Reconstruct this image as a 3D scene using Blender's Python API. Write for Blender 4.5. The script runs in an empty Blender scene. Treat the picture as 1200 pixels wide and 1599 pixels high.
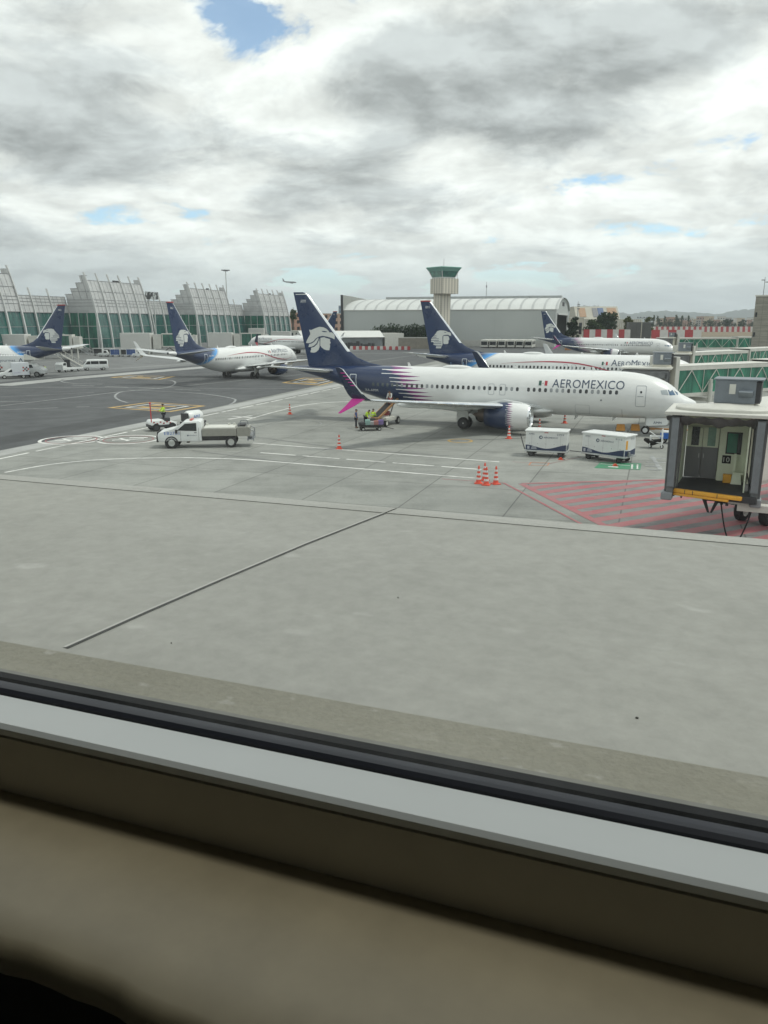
# Airport apron seen through a terminal window on a bright, cloudy day.
import math
EXPOSURE = 0.17
SKY_STRENGTH = 0.1
SUN_E = 1.7
CLOUD_LOC = (8.2, 3.1, 0)
CLOUD_FLAT, CLOUD_SX = .24, 1.0
HAZE = 0.00014
# (photo x, y of the direction; spread in the cloud plane; + cloud, - clear)
SKY_SPOTS = [(360, 22, .16, .20, -.10), (330, -20, .14, .22, -.04), (140, 332, .30, .30, -.13), (740, 365, .34, .22, -.13), (890, 265, .10, .20, -.05), (385, 150, .22, .30, .07), (1090, 300, .40, .40, .07), (1150, 370, .4, .3, .06),
             (90, 45, .42, .40, .12), (190, 215, .42, .42, .15), (660, 130, .42, .40, .14), (850, 215, .34, .30, .12), (620, 300, .45, .30, .08),
             (430, 120, .30, .40, -.08), (1050, 180, .40, .35, -.05), (900, 70, .45, .30, .10), (300, 330, .30, .35, -.03)]
import bpy, bmesh, math, random
from mathutils import Vector, Matrix
random.seed(7)
sc = bpy.context.scene
COL = sc.collection
R = math.radians
PI = math.pi

# ------------------------------------------------------------------ camera
CAM_H, F_PX, PITCH = 9.57, 1211.4, 0.2406369
cd = bpy.data.cameras.new("camera")
cam = bpy.data.objects.new("camera", cd)
COL.objects.link(cam)
cam.location = (0, 0, CAM_H)
cam.rotation_euler = (PI / 2 - PITCH, 0, 0)
cd.sensor_fit = 'VERTICAL'
cd.sensor_height = 24.0
cd.lens = 24.0 * F_PX / 1599.0
cd.clip_start = 0.02
cd.clip_end = 60000
cd.dof.use_dof = True
cd.dof.focus_distance = 60
cd.dof.aperture_fstop = 22.0
sc.camera = cam


def G(px, py, z=0.0):
    """point of height z that the camera sees at photo pixel (1200x1599)"""
    u, v = (px - 600) / F_PX, (799.5 - py) / F_PX
    c, s = math.cos(PITCH), math.sin(PITCH)
    d = Vector((u, c + v * s, -s + v * c))
    t = (z - CAM_H) / d.z
    return Vector((0, 0, CAM_H)) + d * t


def at(px, py, Y):
    u, v = (px - 600) / F_PX, (799.5 - py) / F_PX
    c, s = math.cos(PITCH), math.sin(PITCH)
    d = Vector((u, c + v * s, -s + v * c))
    return Vector((0, 0, CAM_H)) + d * (Y / d.y)


# ------------------------------------------------------------------ node helpers
class NT:
    def __init__(self, tree):
        self.t = tree
        self.n = tree.nodes
        self.l = tree.links

    def new(self, typ, **kw):
        x = self.n.new(typ)
        for k, v in kw.items():
            setattr(x, k, v)
        return x

    def put(self, sock, v):
        if isinstance(v, bpy.types.NodeSocket):
            self.l.new(v, sock)
        elif v is not None:
            sock.default_value = v

    def m(self, op, a, b=None, c=None, clamp=False):
        x = self.new('ShaderNodeMath', operation=op, use_clamp=clamp)
        for i, v in enumerate((a, b, c)):
            self.put(x.inputs[i], v)
        return x.outputs[0]

    def mix(self, f, a, b, bt='MIX'):
        x = self.new('ShaderNodeMix', data_type='RGBA', blend_type=bt)
        self.put(x.inputs[0], f)
        for i, v in ((6, a), (7, b)):
            if isinstance(v, (tuple, list)) and len(v) == 3:
                v = (*v, 1)
            self.put(x.inputs[i], v)
        return x.outputs[2]

    def noise(self, vec, scale, detail=4, rough=.55, w=None):
        x = self.new('ShaderNodeTexNoise')
        if vec is not None:
            self.put(x.inputs['Vector'], vec)
        x.inputs['Scale'].default_value = scale
        x.inputs['Detail'].default_value = detail
        x.inputs['Roughness'].default_value = rough
        return x.outputs['Fac']

    def rng(self, v, a, b, c=0., d=1., smooth=False):
        x = self.new('ShaderNodeMapRange')
        if smooth:
            x.interpolation_type = 'SMOOTHSTEP'
        self.put(x.inputs[0], v)
        for i, q in enumerate((a, b, c, d)):
            self.put(x.inputs[1 + i], q)
        return x.outputs[0]

    def coord(self, kind='Object'):
        return self.new('ShaderNodeTexCoord').outputs[kind]

    def xyz(self, v):
        x = self.new('ShaderNodeSeparateXYZ')
        self.put(x.inputs[0], v)
        return x.outputs

    def comb(self, a, b, c):
        x = self.new('ShaderNodeCombineXYZ')
        for i, v in enumerate((a, b, c)):
            self.put(x.inputs[i], v)
        return x.outputs[0]

    def mapping(self, v, loc=(0, 0, 0), rot=(0, 0, 0), scl=(1, 1, 1)):
        x = self.new('ShaderNodeMapping')
        self.put(x.inputs[0], v)
        x.inputs[1].default_value = loc
        x.inputs[2].default_value = rot
        x.inputs[3].default_value = scl
        return x.outputs[0]


def newmat(name):
    m = bpy.data.materials.new(name)
    m.use_nodes = True
    t = NT(m.node_tree)
    p = m.node_tree.nodes['Principled BSDF']
    return m, t, p


_mc = {}


def M(name, col, r=.5, m=0., var=.10, sc_=1.5, bump=0., coat=0., spec=None):
    if name in _mc:
        return _mc[name]
    mt, t, p = newmat(name)
    co = t.coord()
    n = t.noise(co, sc_, 6, .6)
    n2 = t.noise(co, sc_ * 9, 3, .6)
    f = t.m('ADD', t.rng(n, .3, .7, 1 - var, 1 + var), t.rng(n2, .3, .7, -var * .4, var * .4))
    c = t.mix(1., (*col, 1), t.comb(f, f, f), 'MULTIPLY')
    t.put(p.inputs['Base Color'], c)
    p.inputs['Metallic'].default_value = m
    t.put(p.inputs['Roughness'], t.rng(n, .3, .7, max(.02, r - .08), min(1, r + .08)))
    if coat:
        p.inputs['Coat Weight'].default_value = coat
        p.inputs['Coat Roughness'].default_value = .08
    if spec is not None:
        p.inputs['Specular IOR Level'].default_value = spec
    if bump:
        b = t.new('ShaderNodeBump')
        b.inputs['Strength'].default_value = bump
        b.inputs['Distance'].default_value = .02
        t.put(b.inputs['Height'], n2)
        t.put(p.inputs['Normal'], b.outputs[0])
    _mc[name] = mt
    return mt


# ------------------------------------------------------------------ mesh builder
class MB:
    def __init__(self):
        self.bm = bmesh.new()
        self.mi = 0

    def face(self, vs):
        try:
            f = self.bm.faces.new(vs)
            f.material_index = self.mi
            return f
        except ValueError:
            return None

    def poly(self, pts):
        return self.face([self.bm.verts.new(p) for p in pts])

    def box(self, c, s, rz=0, ry=0, rx=0, bev=0):
        mt = Matrix.Translation(c) @ Matrix.Rotation(rz, 4, 'Z') @ Matrix.Rotation(ry, 4, 'Y') @ Matrix.Rotation(rx, 4, 'X')
        r = bmesh.ops.create_cube(self.bm, size=1, matrix=mt @ Matrix.Diagonal((*s, 1)))
        fs = {f for v in r['verts'] for f in v.link_faces}
        for f in fs:
            f.material_index = self.mi
        if bev:
            es = list({e for v in r['verts'] for e in v.link_edges})
            q = bmesh.ops.bevel(self.bm, geom=es, offset=bev, segments=2, affect='EDGES', profile=.5)
            for f in q['faces']:
                f.material_index = self.mi
        return self

    def prism(self, poly, vec, cap=True):
        a = [self.bm.verts.new(p) for p in poly]
        b = [self.bm.verts.new(Vector(p) + Vector(vec)) for p in poly]
        n = len(poly)
        for i in range(n):
            self.face((a[i], a[(i + 1) % n], b[(i + 1) % n], b[i]))
        if cap:
            self.face(list(reversed(a)))
            self.face(b)
        return self

    def loft(self, rings, closed=True, caps=True):
        rs = [[self.bm.verts.new(p) for p in r] for r in rings]
        n = len(rs[0])
        for a, b in zip(rs, rs[1:]):
            for i in range(n if closed else n - 1):
                j = (i + 1) % n
                self.face((a[i], a[j], b[j], b[i]))
        if caps and closed:
            self.face(list(reversed(rs[0])))
            self.face(rs[-1])
        return self

    def cyl(self, p0, p1, r0, r1=None, n=12, caps=True):
        r1 = r0 if r1 is None else r1
        p0, p1 = Vector(p0), Vector(p1)
        d = (p1 - p0).normalized()
        u = d.orthogonal().normalized()
        v = d.cross(u)
        ring = lambda p, r: [p + (u * math.cos(2 * PI * i / n) + v * math.sin(2 * PI * i / n)) * r for i in range(n)]
        return self.loft([ring(p0, r0), ring(p1, r1)], caps=caps)

    def lathe(self, o, axis, prof, n=24, caps=False):
        """prof: (distance along axis, radius)"""
        o, d = Vector(o), Vector(axis).normalized()
        u = d.orthogonal().normalized()
        v = d.cross(u)
        return self.loft([[o + d * a + (u * math.cos(2 * PI * i / n) + v * math.sin(2 * PI * i / n)) * max(r, .001) for i in range(n)] for a, r in prof], caps=caps)

    def tube(self, pts, r, n=8):
        for a, b in zip(pts, pts[1:]):
            self.cyl(a, b, r, n=n)
        return self

    def ell(self, c, s, n=12, m=8):
        c = Vector(c)
        rings = []
        for j in range(m + 1):
            a = -PI / 2 + PI * j / m
            k = max(math.cos(a), .01)
            rings.append([c + Vector((s[0] * k * math.cos(2 * PI * i / n), s[1] * k * math.sin(2 * PI * i / n), s[2] * math.sin(a))) for i in range(n)])
        return self.loft(rings)

    def build(self, name, mats, parent=None, smooth=False, loc=None, rz=0, recalc=True):
        if recalc:
            bmesh.ops.recalc_face_normals(self.bm, faces=self.bm.faces[:])
        me = bpy.data.meshes.new(name)
        self.bm.to_mesh(me)
        self.bm.free()
        if not isinstance(mats, (list, tuple)):
            mats = [mats]
        for m in mats:
            me.materials.append(m)
        if smooth:
            me.shade_smooth()
            if smooth != 'all':
                me.set_sharp_from_angle(angle=R(38))
        o = bpy.data.objects.new(name, me)
        COL.objects.link(o)
        if parent is not None:
            o.parent = parent
        if loc is not None:
            o.location = loc
        o.rotation_euler.z = rz
        return o


def tag(o, label=None, cat=None, group=None, kind=None):
    if label:
        o['label'] = label
    if cat:
        o['category'] = cat
    if group:
        o['group'] = group
    if kind:
        o['kind'] = kind
    return o


def thing(name, label, cat, loc=(0, 0, 0), rz=0, group=None):
    o = bpy.data.objects.new(name, None)
    COL.objects.link(o)
    o.empty_display_size = .3
    o.location = loc
    o.rotation_euler = (0, 0, rz)
    return tag(o, label, cat, group)


def copy_tree(o, parent=None):
    c = o.copy()
    COL.objects.link(c)
    c.parent = parent
    for ch in list(o.children):
        copy_tree(ch, c)
    return c


def text_bm(s, size, xs=1., font=None, shear=0):
    """bmesh of flat lettering in x,y, starting at x=0, height = size (capital letters)"""
    cu = bpy.data.curves.new("t", 'FONT')
    cu.body = s
    cu.size = size / .729
    cu.resolution_u = 3
    cu.space_character = 1.05
    cu.shear = shear
    ob = bpy.data.objects.new("t", cu)
    me = bpy.data.meshes.new_from_object(ob)
    b = bmesh.new()
    b.from_mesh(me)
    bpy.data.objects.remove(ob)
    bpy.data.curves.remove(cu)
    bpy.data.meshes.remove(me)
    if len(b.verts):
        x0 = min(v.co.x for v in b.verts)
        for v in b.verts:
            v.co.x = (v.co.x - x0) * xs
            v.co.z = 0
    return b


def text_width(b):
    return max((v.co.x for v in b.verts), default=0)


def lettering(s, size, mt, parent, o, u, v, name='lettering', width=None, xs=1., center=False):
    """flat lettering: origin o (local), u = reading direction, v = up"""
    b = text_bm(s, size, xs)
    w = text_width(b)
    k = (width / w) if width else 1
    o, u, v = Vector(o), Vector(u).normalized(), Vector(v).normalized()
    off = -w * k / 2 if center else 0
    for q in b.verts:
        q.co = o + u * (q.co.x * k + off) + v * q.co.y
    m = MB()
    m.bm.free()
    m.bm = b
    return m.build(name, mt, parent)


# ------------------------------------------------------------------ colours
WHITE = M('white_paint', (.72, .74, .73), .35, var=.05, coat=.2)
OFFWHITE = M('offwhite_paint', (.60, .60, .55), .5, var=.08)
CREAM = M('cream_panel', (.74, .79, .63), .5, var=.05)
GREYP = M('grey_paint', (.22, .235, .25), .5, var=.08)
STEEL = M('brushed_steel', (.48, .49, .47), .38, .6, var=.12)
ALU = M('aluminium', (.55, .57, .57), .4, .75, var=.06)
DARK = M('dark_metal', (.035, .036, .04), .55, var=.2)
BLACK = M('black_rubber', (.012, .012, .013), .7, var=.2)
TYRE = M('tyre_rubber', (.018, .018, .019), .85, var=.25)
NAVY = M('navy_paint', (.012, .032, .095), .3, var=.08, coat=.3)
MAGENTA = M('magenta_paint', (.62, .03, .32), .35, var=.05)
REDP = M('red_paint', (.50, .025, .03), .5, var=.12)
ORANGE = M('orange_plastic', (.68, .075, .035), .5, var=.12)
YELLOW = M('yellow_paint', (.72, .36, .035), .5, var=.12)
HIVIS = M('hi_vis_cloth', (.50, .72, .05), .8, var=.15, sc_=6)
SKIN = M('skin', (.30, .16, .10), .6, var=.05)
CLOTHD = M('dark_cloth', (.02, .022, .03), .9, var=.2, sc_=6)
CLOTHB = M('blue_grey_cloth', (.16, .20, .28), .9, var=.2, sc_=6)
GLASSD = M('dark_glass', (.015, .02, .024), .08, var=.1, spec=.7)
GLASSREFL = M('grey_reflection_glass', (.10, .12, .13), .12, var=.25, spec=.7)  # grey reflection put into the colour, for windows in the navy zone
BLUEL = M('blue_lettering', (.02, .12, .45), .4, var=.05)
GREENP = M('green_paint', (.02, .22, .10), .6, var=.2)
# ------------------------------------------------------------------ world, sun
SUN_EL, SUN_AZ = R(62), R(88)        # azimuth clockwise from +Y
w = bpy.data.worlds.new("World")
sc.world = w
w.use_nodes = True
t = NT(w.node_tree)
for x in list(w.node_tree.nodes):
    w.node_tree.nodes.remove(x)
sky = t.new('ShaderNodeTexSky')
sky.sky_type = 'NISHITA'
sky.sun_disc = False
sky.sun_elevation = SUN_EL
sky.sun_rotation = SUN_AZ
sky.altitude = 2200
sky.air_density = 1.0
sky.dust_density = 1.5
g = t.coord('Generated')
X, Y, Z = t.xyz(g)
zz = t.m('ADD', t.m('MAXIMUM', Z, 0.0), CLOUD_FLAT)
pv = t.comb(t.m('DIVIDE', X, zz), t.m('DIVIDE', Y, zz), 0.)
pv_raw = pv
pv = t.mapping(pv, loc=CLOUD_LOC, rot=(0, 0, .2), scl=(CLOUD_SX, 1., 1.))


def cloud_density(p):
    wp = t.new('ShaderNodeTexNoise')
    t.put(wp.inputs['Vector'], p)
    wp.inputs['Scale'].default_value = 1.6
    wp.inputs['Detail'].default_value = 4
    va = t.new('ShaderNodeVectorMath', operation='MULTIPLY_ADD')
    t.put(va.inputs[0], wp.outputs['Color'])
    va.inputs[1].default_value = (.30, .30, .0)
    t.put(va.inputs[2], p)
    q = va.outputs[0]
    big = t.noise(q, .85, 2, .5)
    mid = t.noise(q, 2.9, 9, .56)
    return t.m('ADD', t.m('MULTIPLY', big, .60), t.m('MULTIPLY', mid, .50)), q


def sky_spot(px, py, rx, ry, amt):
    """thicker cloud (or a gap) around one direction of the sky"""
    d = (G(px, py, 5000.) - Vector((0, 0, CAM_H))).normalized()
    k = max(d.z, 0) + CLOUD_FLAT
    c = (d.x / k, d.y / k, 0.)
    v = t.mapping(pv_raw, loc=(-c[0] / rx, -c[1] / ry, 0), scl=(1 / rx, 1 / ry, 1))
    ln = t.new('ShaderNodeVectorMath', operation='LENGTH')
    t.put(ln.inputs[0], v)
    return t.rng(ln.outputs['Value'], 0., 1., amt, 0., True)


bias = None
for sp in SKY_SPOTS:
    b = sky_spot(*sp)
    bias = b if bias is None else t.m('ADD', bias, b)
dens, q0 = cloud_density(pv)
dens2, q1 = cloud_density(t.mapping(pv, loc=(.045, -.085, 0)))
dif = t.m('SUBTRACT', dens, dens2)
dens = t.m('ADD', t.m('ADD', dens, bias), t.m('MULTIPLY', t.m('SUBTRACT', t.noise(q0, 5.5, 8, .68), .5), .24))
cover = t.rng(dens, .405, .475, 0., 1., True)                     # clear gaps where low
thick = t.rng(dens, .515, .68, 0., 1., True)                       # grey bases where thick
rim = t.rng(dif, -.06, .06, -1., 1.)
puff = t.noise(q0, 7., 7, .62)
lum = t.m('ADD', t.rng(thick, 0., 1., .97, .54), t.m('MULTIPLY', rim, .17))
lum = t.m('ADD', lum, t.rng(puff, .3, .7, -.06, .06))
lum = t.m('MAXIMUM', lum, .38)
# towards the horizon the deck is seen edge-on and evens out
low = t.rng(Z, .0, .13, 1., 0., True)
lum = t.m('ADD', t.m('MULTIPLY', lum, t.m('SUBTRACT', 1., t.m('MULTIPLY', low, .72))), t.m('MULTIPLY', low, .54))
cc = t.mix(thick, (1.0, 1.0, .985, 1), (.95, .98, 1.0, 1))
cc = t.mix(low, cc, (.93, .99, 1.0, 1))
K = 1.0 / SKY_STRENGTH
cloud = t.mix(1., cc, t.comb(t.m('MULTIPLY', lum, K), t.m('MULTIPLY', lum, K), t.m('MULTIPLY', lum, K)), 'MULTIPLY')
cov2 = t.m('MAXIMUM', cover, t.m('MULTIPLY', low, .80))
blue = t.mix(1., sky.outputs[0], (1.75, 1.85, 1.75, 1), 'MULTIPLY')
colr = t.mix(t.m('MAXIMUM', cov2, .12), blue, cloud)
bg = t.new('ShaderNodeBackground')
t.put(bg.inputs[0], colr)
bg.inputs[1].default_value = SKY_STRENGTH
wo = t.new('ShaderNodeOutputWorld')
t.l.new(bg.outputs[0], wo.inputs[0])
w.cycles.sampling_method = 'MANUAL'
w.cycles.sample_map_resolution = 1024

sl = bpy.data.lights.new("sun", 'SUN')
sl.energy = SUN_E
sl.angle = R(9)
sl.color = (1, .95, .88)
so = bpy.data.objects.new("sun", sl)
COL.objects.link(so)
sd = Vector((math.sin(SUN_AZ) * math.cos(SUN_EL), math.cos(SUN_AZ) * math.cos(SUN_EL), math.sin(SUN_EL)))
so.rotation_euler = sd.to_track_quat('Z', 'Y').to_euler()
so.location = (0, -20, 60)

sc.view_settings.view_transform = 'Standard'
sc.view_settings.look = 'None'
sc.view_settings.exposure = EXPOSURE
sc.view_settings.gamma = 1
sc.render.engine = 'CYCLES'
sc.cycles.use_denoising = True
sc.cycles.max_bounces = 6
sc.cycles.transparent_max_bounces = 12
sc.cycles.volume_bounces = 0
sc.cycles.caustics_reflective = False
sc.cycles.caustics_refractive = False
sc.cycles.sample_clamp_indirect = 4

# ------------------------------------------------------------------ ground
JA = R(71)            # direction of the slab joints


def ground_mat(name, cols, joint=5.6, jw=.05, stain=.55, streak=True, jdark=.6, rough=.85):
    mt, t, p = newmat(name)
    co = t.coord()
    big = t.noise(co, .035, 5, .6)
    mid = t.noise(co, .35, 6, .65)
    fine = t.noise(co, 6., 4, .7)
    c = t.mix(t.rng(big, .35, .65), (*cols[0], 1), (*cols[1], 1))
    c = t.mix(t.rng(mid, .45, .75, 0, stain), c, (*cols[2], 1))
    if streak:
        sv = t.mapping(co, rot=(0, 0, R(19)), scl=(.05, .9, 1))
        c = t.mix(t.rng(t.noise(sv, 1., 6, .6), .5, .75, 0, .45), c, (*cols[2], 1))
    k = t.rng(fine, .3, .7, .90, 1.10)
    c = t.mix(1., c, t.comb(k, k, k), 'MULTIPLY')
    if joint:
        rv = t.xyz(t.mapping(co, loc=(1.1, .6, 0), rot=(0, 0, PI / 2 - JA)))
        j = None
        for q, sp in ((0, joint), (1, joint * 1.15)):
            fr = t.m('PINGPONG', rv[q], sp / 2)
            e = t.rng(fr, jw * .4, jw, 1., 0.)
            j = e if j is None else t.m('MAXIMUM', j, e)
            # each slab has its own tone
        fx = t.m('FLOOR', t.m('DIVIDE', rv[0], joint))
        fy = t.m('FLOOR', t.m('DIVIDE', rv[1], joint * 1.15))
        wn = t.new('ShaderNodeTexWhiteNoise', noise_dimensions='2D')
        t.put(wn.inputs['Vector'], t.comb(fx, fy, 0))
        k = t.rng(wn.outputs[0], 0, 1, .93, 1.06)
        c = t.mix(1., c, t.comb(k, k, k), 'MULTIPLY')
        c = t.mix(t.m('MULTIPLY', j, jdark), c, (.03, .03, .03, 1))
    t.put(p.inputs['Base Color'], c)
    t.put(p.inputs['Roughness'], t.rng(mid, .3, .7, rough - .12, min(1, rough + .1)))
    b = t.new('ShaderNodeBump')
    b.inputs['Strength'].default_value = .25
    b.inputs['Distance'].default_value = .01
    t.put(b.inputs['Height'], fine)
    t.put(p.inputs['Normal'], b.outputs[0])
    return mt


CONC = ground_mat('apron_concrete', ((.285, .29, .268), (.225, .232, .216), (.12, .125, .118)))
ASPH = ground_mat('asphalt', ((.085, .09, .092), (.066, .07, .074), (.04, .042, .044)), joint=0, stain=.5)
ASPHN = ground_mat('new_asphalt', ((.052, .055, .058), (.045, .048, .05), (.035, .036, .038)), joint=0, stain=.3)
LIGHTC = ground_mat('light_concrete', ((.40, .405, .39), (.33, .335, .325), (.22, .222, .215)), joint=0)
STANDC = ground_mat('stand_concrete', ((.18, .185, .182), (.14, .145, .145), (.085, .088, .09)), joint=7.5, jdark=.25)
GREYC = ground_mat('stained_concrete', ((.25, .245, .24), (.19, .188, .186), (.10, .098, .10)), joint=5.6)
DRY = ground_mat('far_ground', ((.17, .15, .105), (.13, .125, .085), (.10, .085, .06)), joint=0, streak=False)


def sheet(name, pts, z, mt, kind='structure'):
    m = MB()
    m.poly([(p[0], p[1], z) for p in pts])
    o = m.build(name, mt)
    if kind:
        o['kind'] = kind
    return o


S = 14000
sheet('ground', [(-S, -S), (S, -S), (S, S), (-S, S)], 0, DRY)
sheet('apron', [(-420, -60), (330, -60), (330, 420), (-420, 560)], .004, CONC)
sheet('aircraft_stand', [(-90, 58), (-62.7, 128), (-33, 204), (0, 290), (8, 312), (-60, 470), (-300, 400), (-300, 60), (-110, 8)][::-1], .008, STANDC)
sheet('taxiway', [(-40, 18), (-28.8, 57.5), (-11.4, 116.2), (15.5, 206), (26, 240), (110, 262), (110, 330), (14, 326), (0, 290), (-33, 204), (-62.7, 128), (-90, 58), (-110, 8)], .008, ASPH)


def ribbon(name, pts, wd, mt, z=.016, dash=None, kind='structure', bld=None):
    """painted line along ground points"""
    pts = [Vector((p[0], p[1], 0)) for p in pts]
    # smooth resample
    m = bld or MB()
    segs = []
    if dash:
        on, off = dash
        pos, L = 0., 0.
        for a, b in zip(pts, pts[1:]):
            d = (b - a)
            n = d.length
            d = d / n
            q = 0.
            while q < n:
                ph = (L + q) % (on + off)
                step = min(n - q, (on - ph) if ph < on else (on + off - ph))
                step = max(step, .01)
                if ph < on - 1e-4:
                    segs.append([a + d * q, a + d * (q + step)])
                q += step
            L += n
    else:
        segs = [pts]
    for s in segs:
        lft, rgt = [], []
        for i, p in enumerate(s):
            d = (s[min(i + 1, len(s) - 1)] - s[max(i - 1, 0)]).normalized()
            nrm = Vector((-d.y, d.x, 0)) * wd / 2
            lft.append(m.bm.verts.new((*(p + nrm).xy, z)))
            rgt.append(m.bm.verts.new((*(p - nrm).xy, z)))
        for i in range(len(s) - 1):
            m.face((rgt[i], rgt[i + 1], lft[i + 1], lft[i]))
    if bld:
        return bld
    o = m.build(name, mt)
    o['kind'] = kind
    return o


def smooth_pts(pts, n=6):
    pts = [Vector((p[0], p[1], 0)) for p in pts]
    out = []
    for i in range(len(pts) - 1):
        p0, p1, p2, p3 = pts[max(i - 1, 0)], pts[i], pts[i + 1], pts[min(i + 2, len(pts) - 1)]
        for k in range(n):
            u = k / n
            out.append(.5 * ((2 * p1) + (p2 - p0) * u + (2 * p0 - 5 * p1 + 4 * p2 - p3) * u * u + (3 * p1 - p0 - 3 * p2 + p3) * u ** 3))
    out.append(pts[-1])
    return out


def paint_mat(name, col, under, wear=.5):
    mt, t, p = newmat(name)
    co = t.coord()
    n = t.noise(co, 1.3, 8, .7)
    n2 = t.noise(co, .12, 4, .6)
    f = t.rng(t.m('ADD', n, t.m('MULTIPLY', n2, .5)), .55 + (1 - wear) * .25, .95, 0., .75)
    t.put(p.inputs['Base Color'], t.mix(f, (*col, 1), (*under, 1)))
    p.inputs['Roughness'].default_value = .7
    return mt


PW = paint_mat('white_line_paint', (.72, .72, .69), (.25, .25, .24), .38)
PWA = paint_mat('worn_white_paint', (.36, .37, .365), (.10, .105, .11), .7)
PY = paint_mat('yellow_line_paint', (.58, .37, .10), (.15, .13, .10), .7)
PR = paint_mat('red_line_paint', (.34, .09, .105), (.27, .18, .175), .8)
PG = paint_mat('green_line_paint', (.035, .24, .12), (.14, .17, .15), .55)


def gp(*px):
    return [G(x, y).xy.to_tuple() + (0,) for x, y in px]


edge = gp((0, 708), (250, 655), (420, 622), (520, 603))
e0, e1 = Vector(edge[0]), Vector(edge[-1])
ed = (e1 - e0).normalized()
ribbon('concrete_strip', [e0 - ed * 40, e0 + ed * 130], 1.9, LIGHTC, .012)
nrm = Vector((ed.y, -ed.x, 0))
ribbon('lane_marking', [e0 + nrm * 1.9 - ed * 30, e0 + nrm * 1.9 + ed * 75], .28, PW, .016, dash=(3.2, .75))
ribbon('lane_marking', smooth_pts(gp((8, 738), (83, 725), (167, 717.5), (267, 715), (333, 716), (400, 719), (560, 732), (743, 747))), .24, PW, .016)
ribbon('lane_marking', gp((395, 692), (780, 721.5)), .22, PW, .016)
ribbon('lane_marking', gp((407, 707), (752, 733.5)), .24, PW, .016, dash=(3.05, .55))
ribbon('lead_in_marking', gp((340, 641.5), (545, 652.5), (1000, 680)), .26, PWA, .016)
ribbon('lead_in_marking', smooth_pts(gp((385, 656), (433, 642.5), (480, 632), (533, 627.5), (590, 626))), .26, PW, .020)
ribbon('lead_in_marking', gp((930, 677), (1100, 683)), .3, PWA, .020)
# taxiway lines
ribbon('taxi_marking', gp((0, 634), (187, 612), (400, 592), (470, 585)), .3, PWA, .012)
ribbon('taxi_marking', smooth_pts(gp((200, 629), (187, 625), (180, 619), (187, 613), (207, 610), (260, 605), (274, 598.5), (267, 594), (240, 592))), .3, PWA, .016)
ribbon('taxi_marking', smooth_pts(gp((160, 600), (120, 599), (97, 596), (103, 592), (140, 590.5))), .28, PWA, .012)
ribbon('taxi_marking', smooth_pts(gp((200, 609), (260, 611.5), (317, 615), (362, 622), (367, 627), (357, 633))), .28, PWA, .020)
ribbon('taxi_marking', gp((0, 605), (160, 605), (400, 607.5), (478, 606)), .3, PWA, .024)
ribbon('taxi_marking', gp((113, 601.5), (320, 610)), .4, PWA, .028, dash=(4.5, 2))
ribbon('taxi_marking', gp((0, 620), (147, 613)), .22, PWA, .024)
ribbon('taxi_marking', gp((0, 640), (140, 635)), .22, PWA, .012, dash=(6, 2))
ribbon('taxi_marking', gp((0, 627.5), (40, 627)), .3, PWA, .028)
ribbon('asphalt_patch', gp((-40, 697), (170, 656.5), (245, 643)), 3.4, ASPHN, .012)
ribbon('taxi_marking', gp((520, 553), (640, 551)), .9, PWA, .016)
ribbon('taxi_marking', smooth_pts(gp((560, 567), (640, 556), (720, 548))), .35, PWA, .012)
ribbon('taxi_marking', gp((0, 602), (120, 590), (400, 567), (470, 561)), 4.5, LIGHTC, .012)
ribbon('taxi_marking', gp((100, 581), (400, 561)), .8, PWA, .016)


def stand_sign(corners, z=.02):
    """painted stand box: yellow outline, pale inner outline and two yellow blocks"""
    c = [Vector(p) for p in gp(*corners)]
    mid = sum(c, Vector()) / 4
    k = lambda f: [mid + (p - mid) * f for p in c]
    for i, (a, b, mt) in enumerate(((1., .86, PY), (.66, .58, PW))):
        m = MB()
        A, B = k(a), k(b)
        for j in range(4):
            m.poly([(*A[j].xy, z), (*A[(j + 1) % 4].xy, z), (*B[(j + 1) % 4].xy, z), (*B[j].xy, z)])
        m.build('stand_marking', mt)['kind'] = 'structure'
    lp = lambda u, v: (c[0] * (1 - u) * (1 - v) + c[1] * u * (1 - v) + c[2] * u * v + c[3] * (1 - u) * v)
    m = MB()
    for u0, u1, v0, v1 in ((.26, .42, .3, .7), (.58, .66, .28, .72), (.66, .76, .28, .4)):
        m.poly([(*lp(u, v).xy, z + .004) for u, v in ((u0, v0), (u1, v0), (u1, v1), (u0, v1))])
    m.build('stand_marking', PY)['kind'] = 'structure'


stand_sign(((167, 637), (233, 628), (322, 634), (267, 643.5)))
stand_sign(((172, 589.5), (205, 586), (275, 588), (250, 593)))
stand_sign(((440, 598), (474, 590), (540, 592), (500, 602)))


def ring(name, c, rad, wd, mt, z, arc=(0, 2 * PI), n=40):
    pts = [(c[0] + rad * math.cos(arc[0] + (arc[1] - arc[0]) * i / n), c[1] + rad * math.sin(arc[0] + (arc[1] - arc[0]) * i / n)) for i in range(n + 1)]
    ribbon(name, pts, wd, mt, z)


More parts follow.
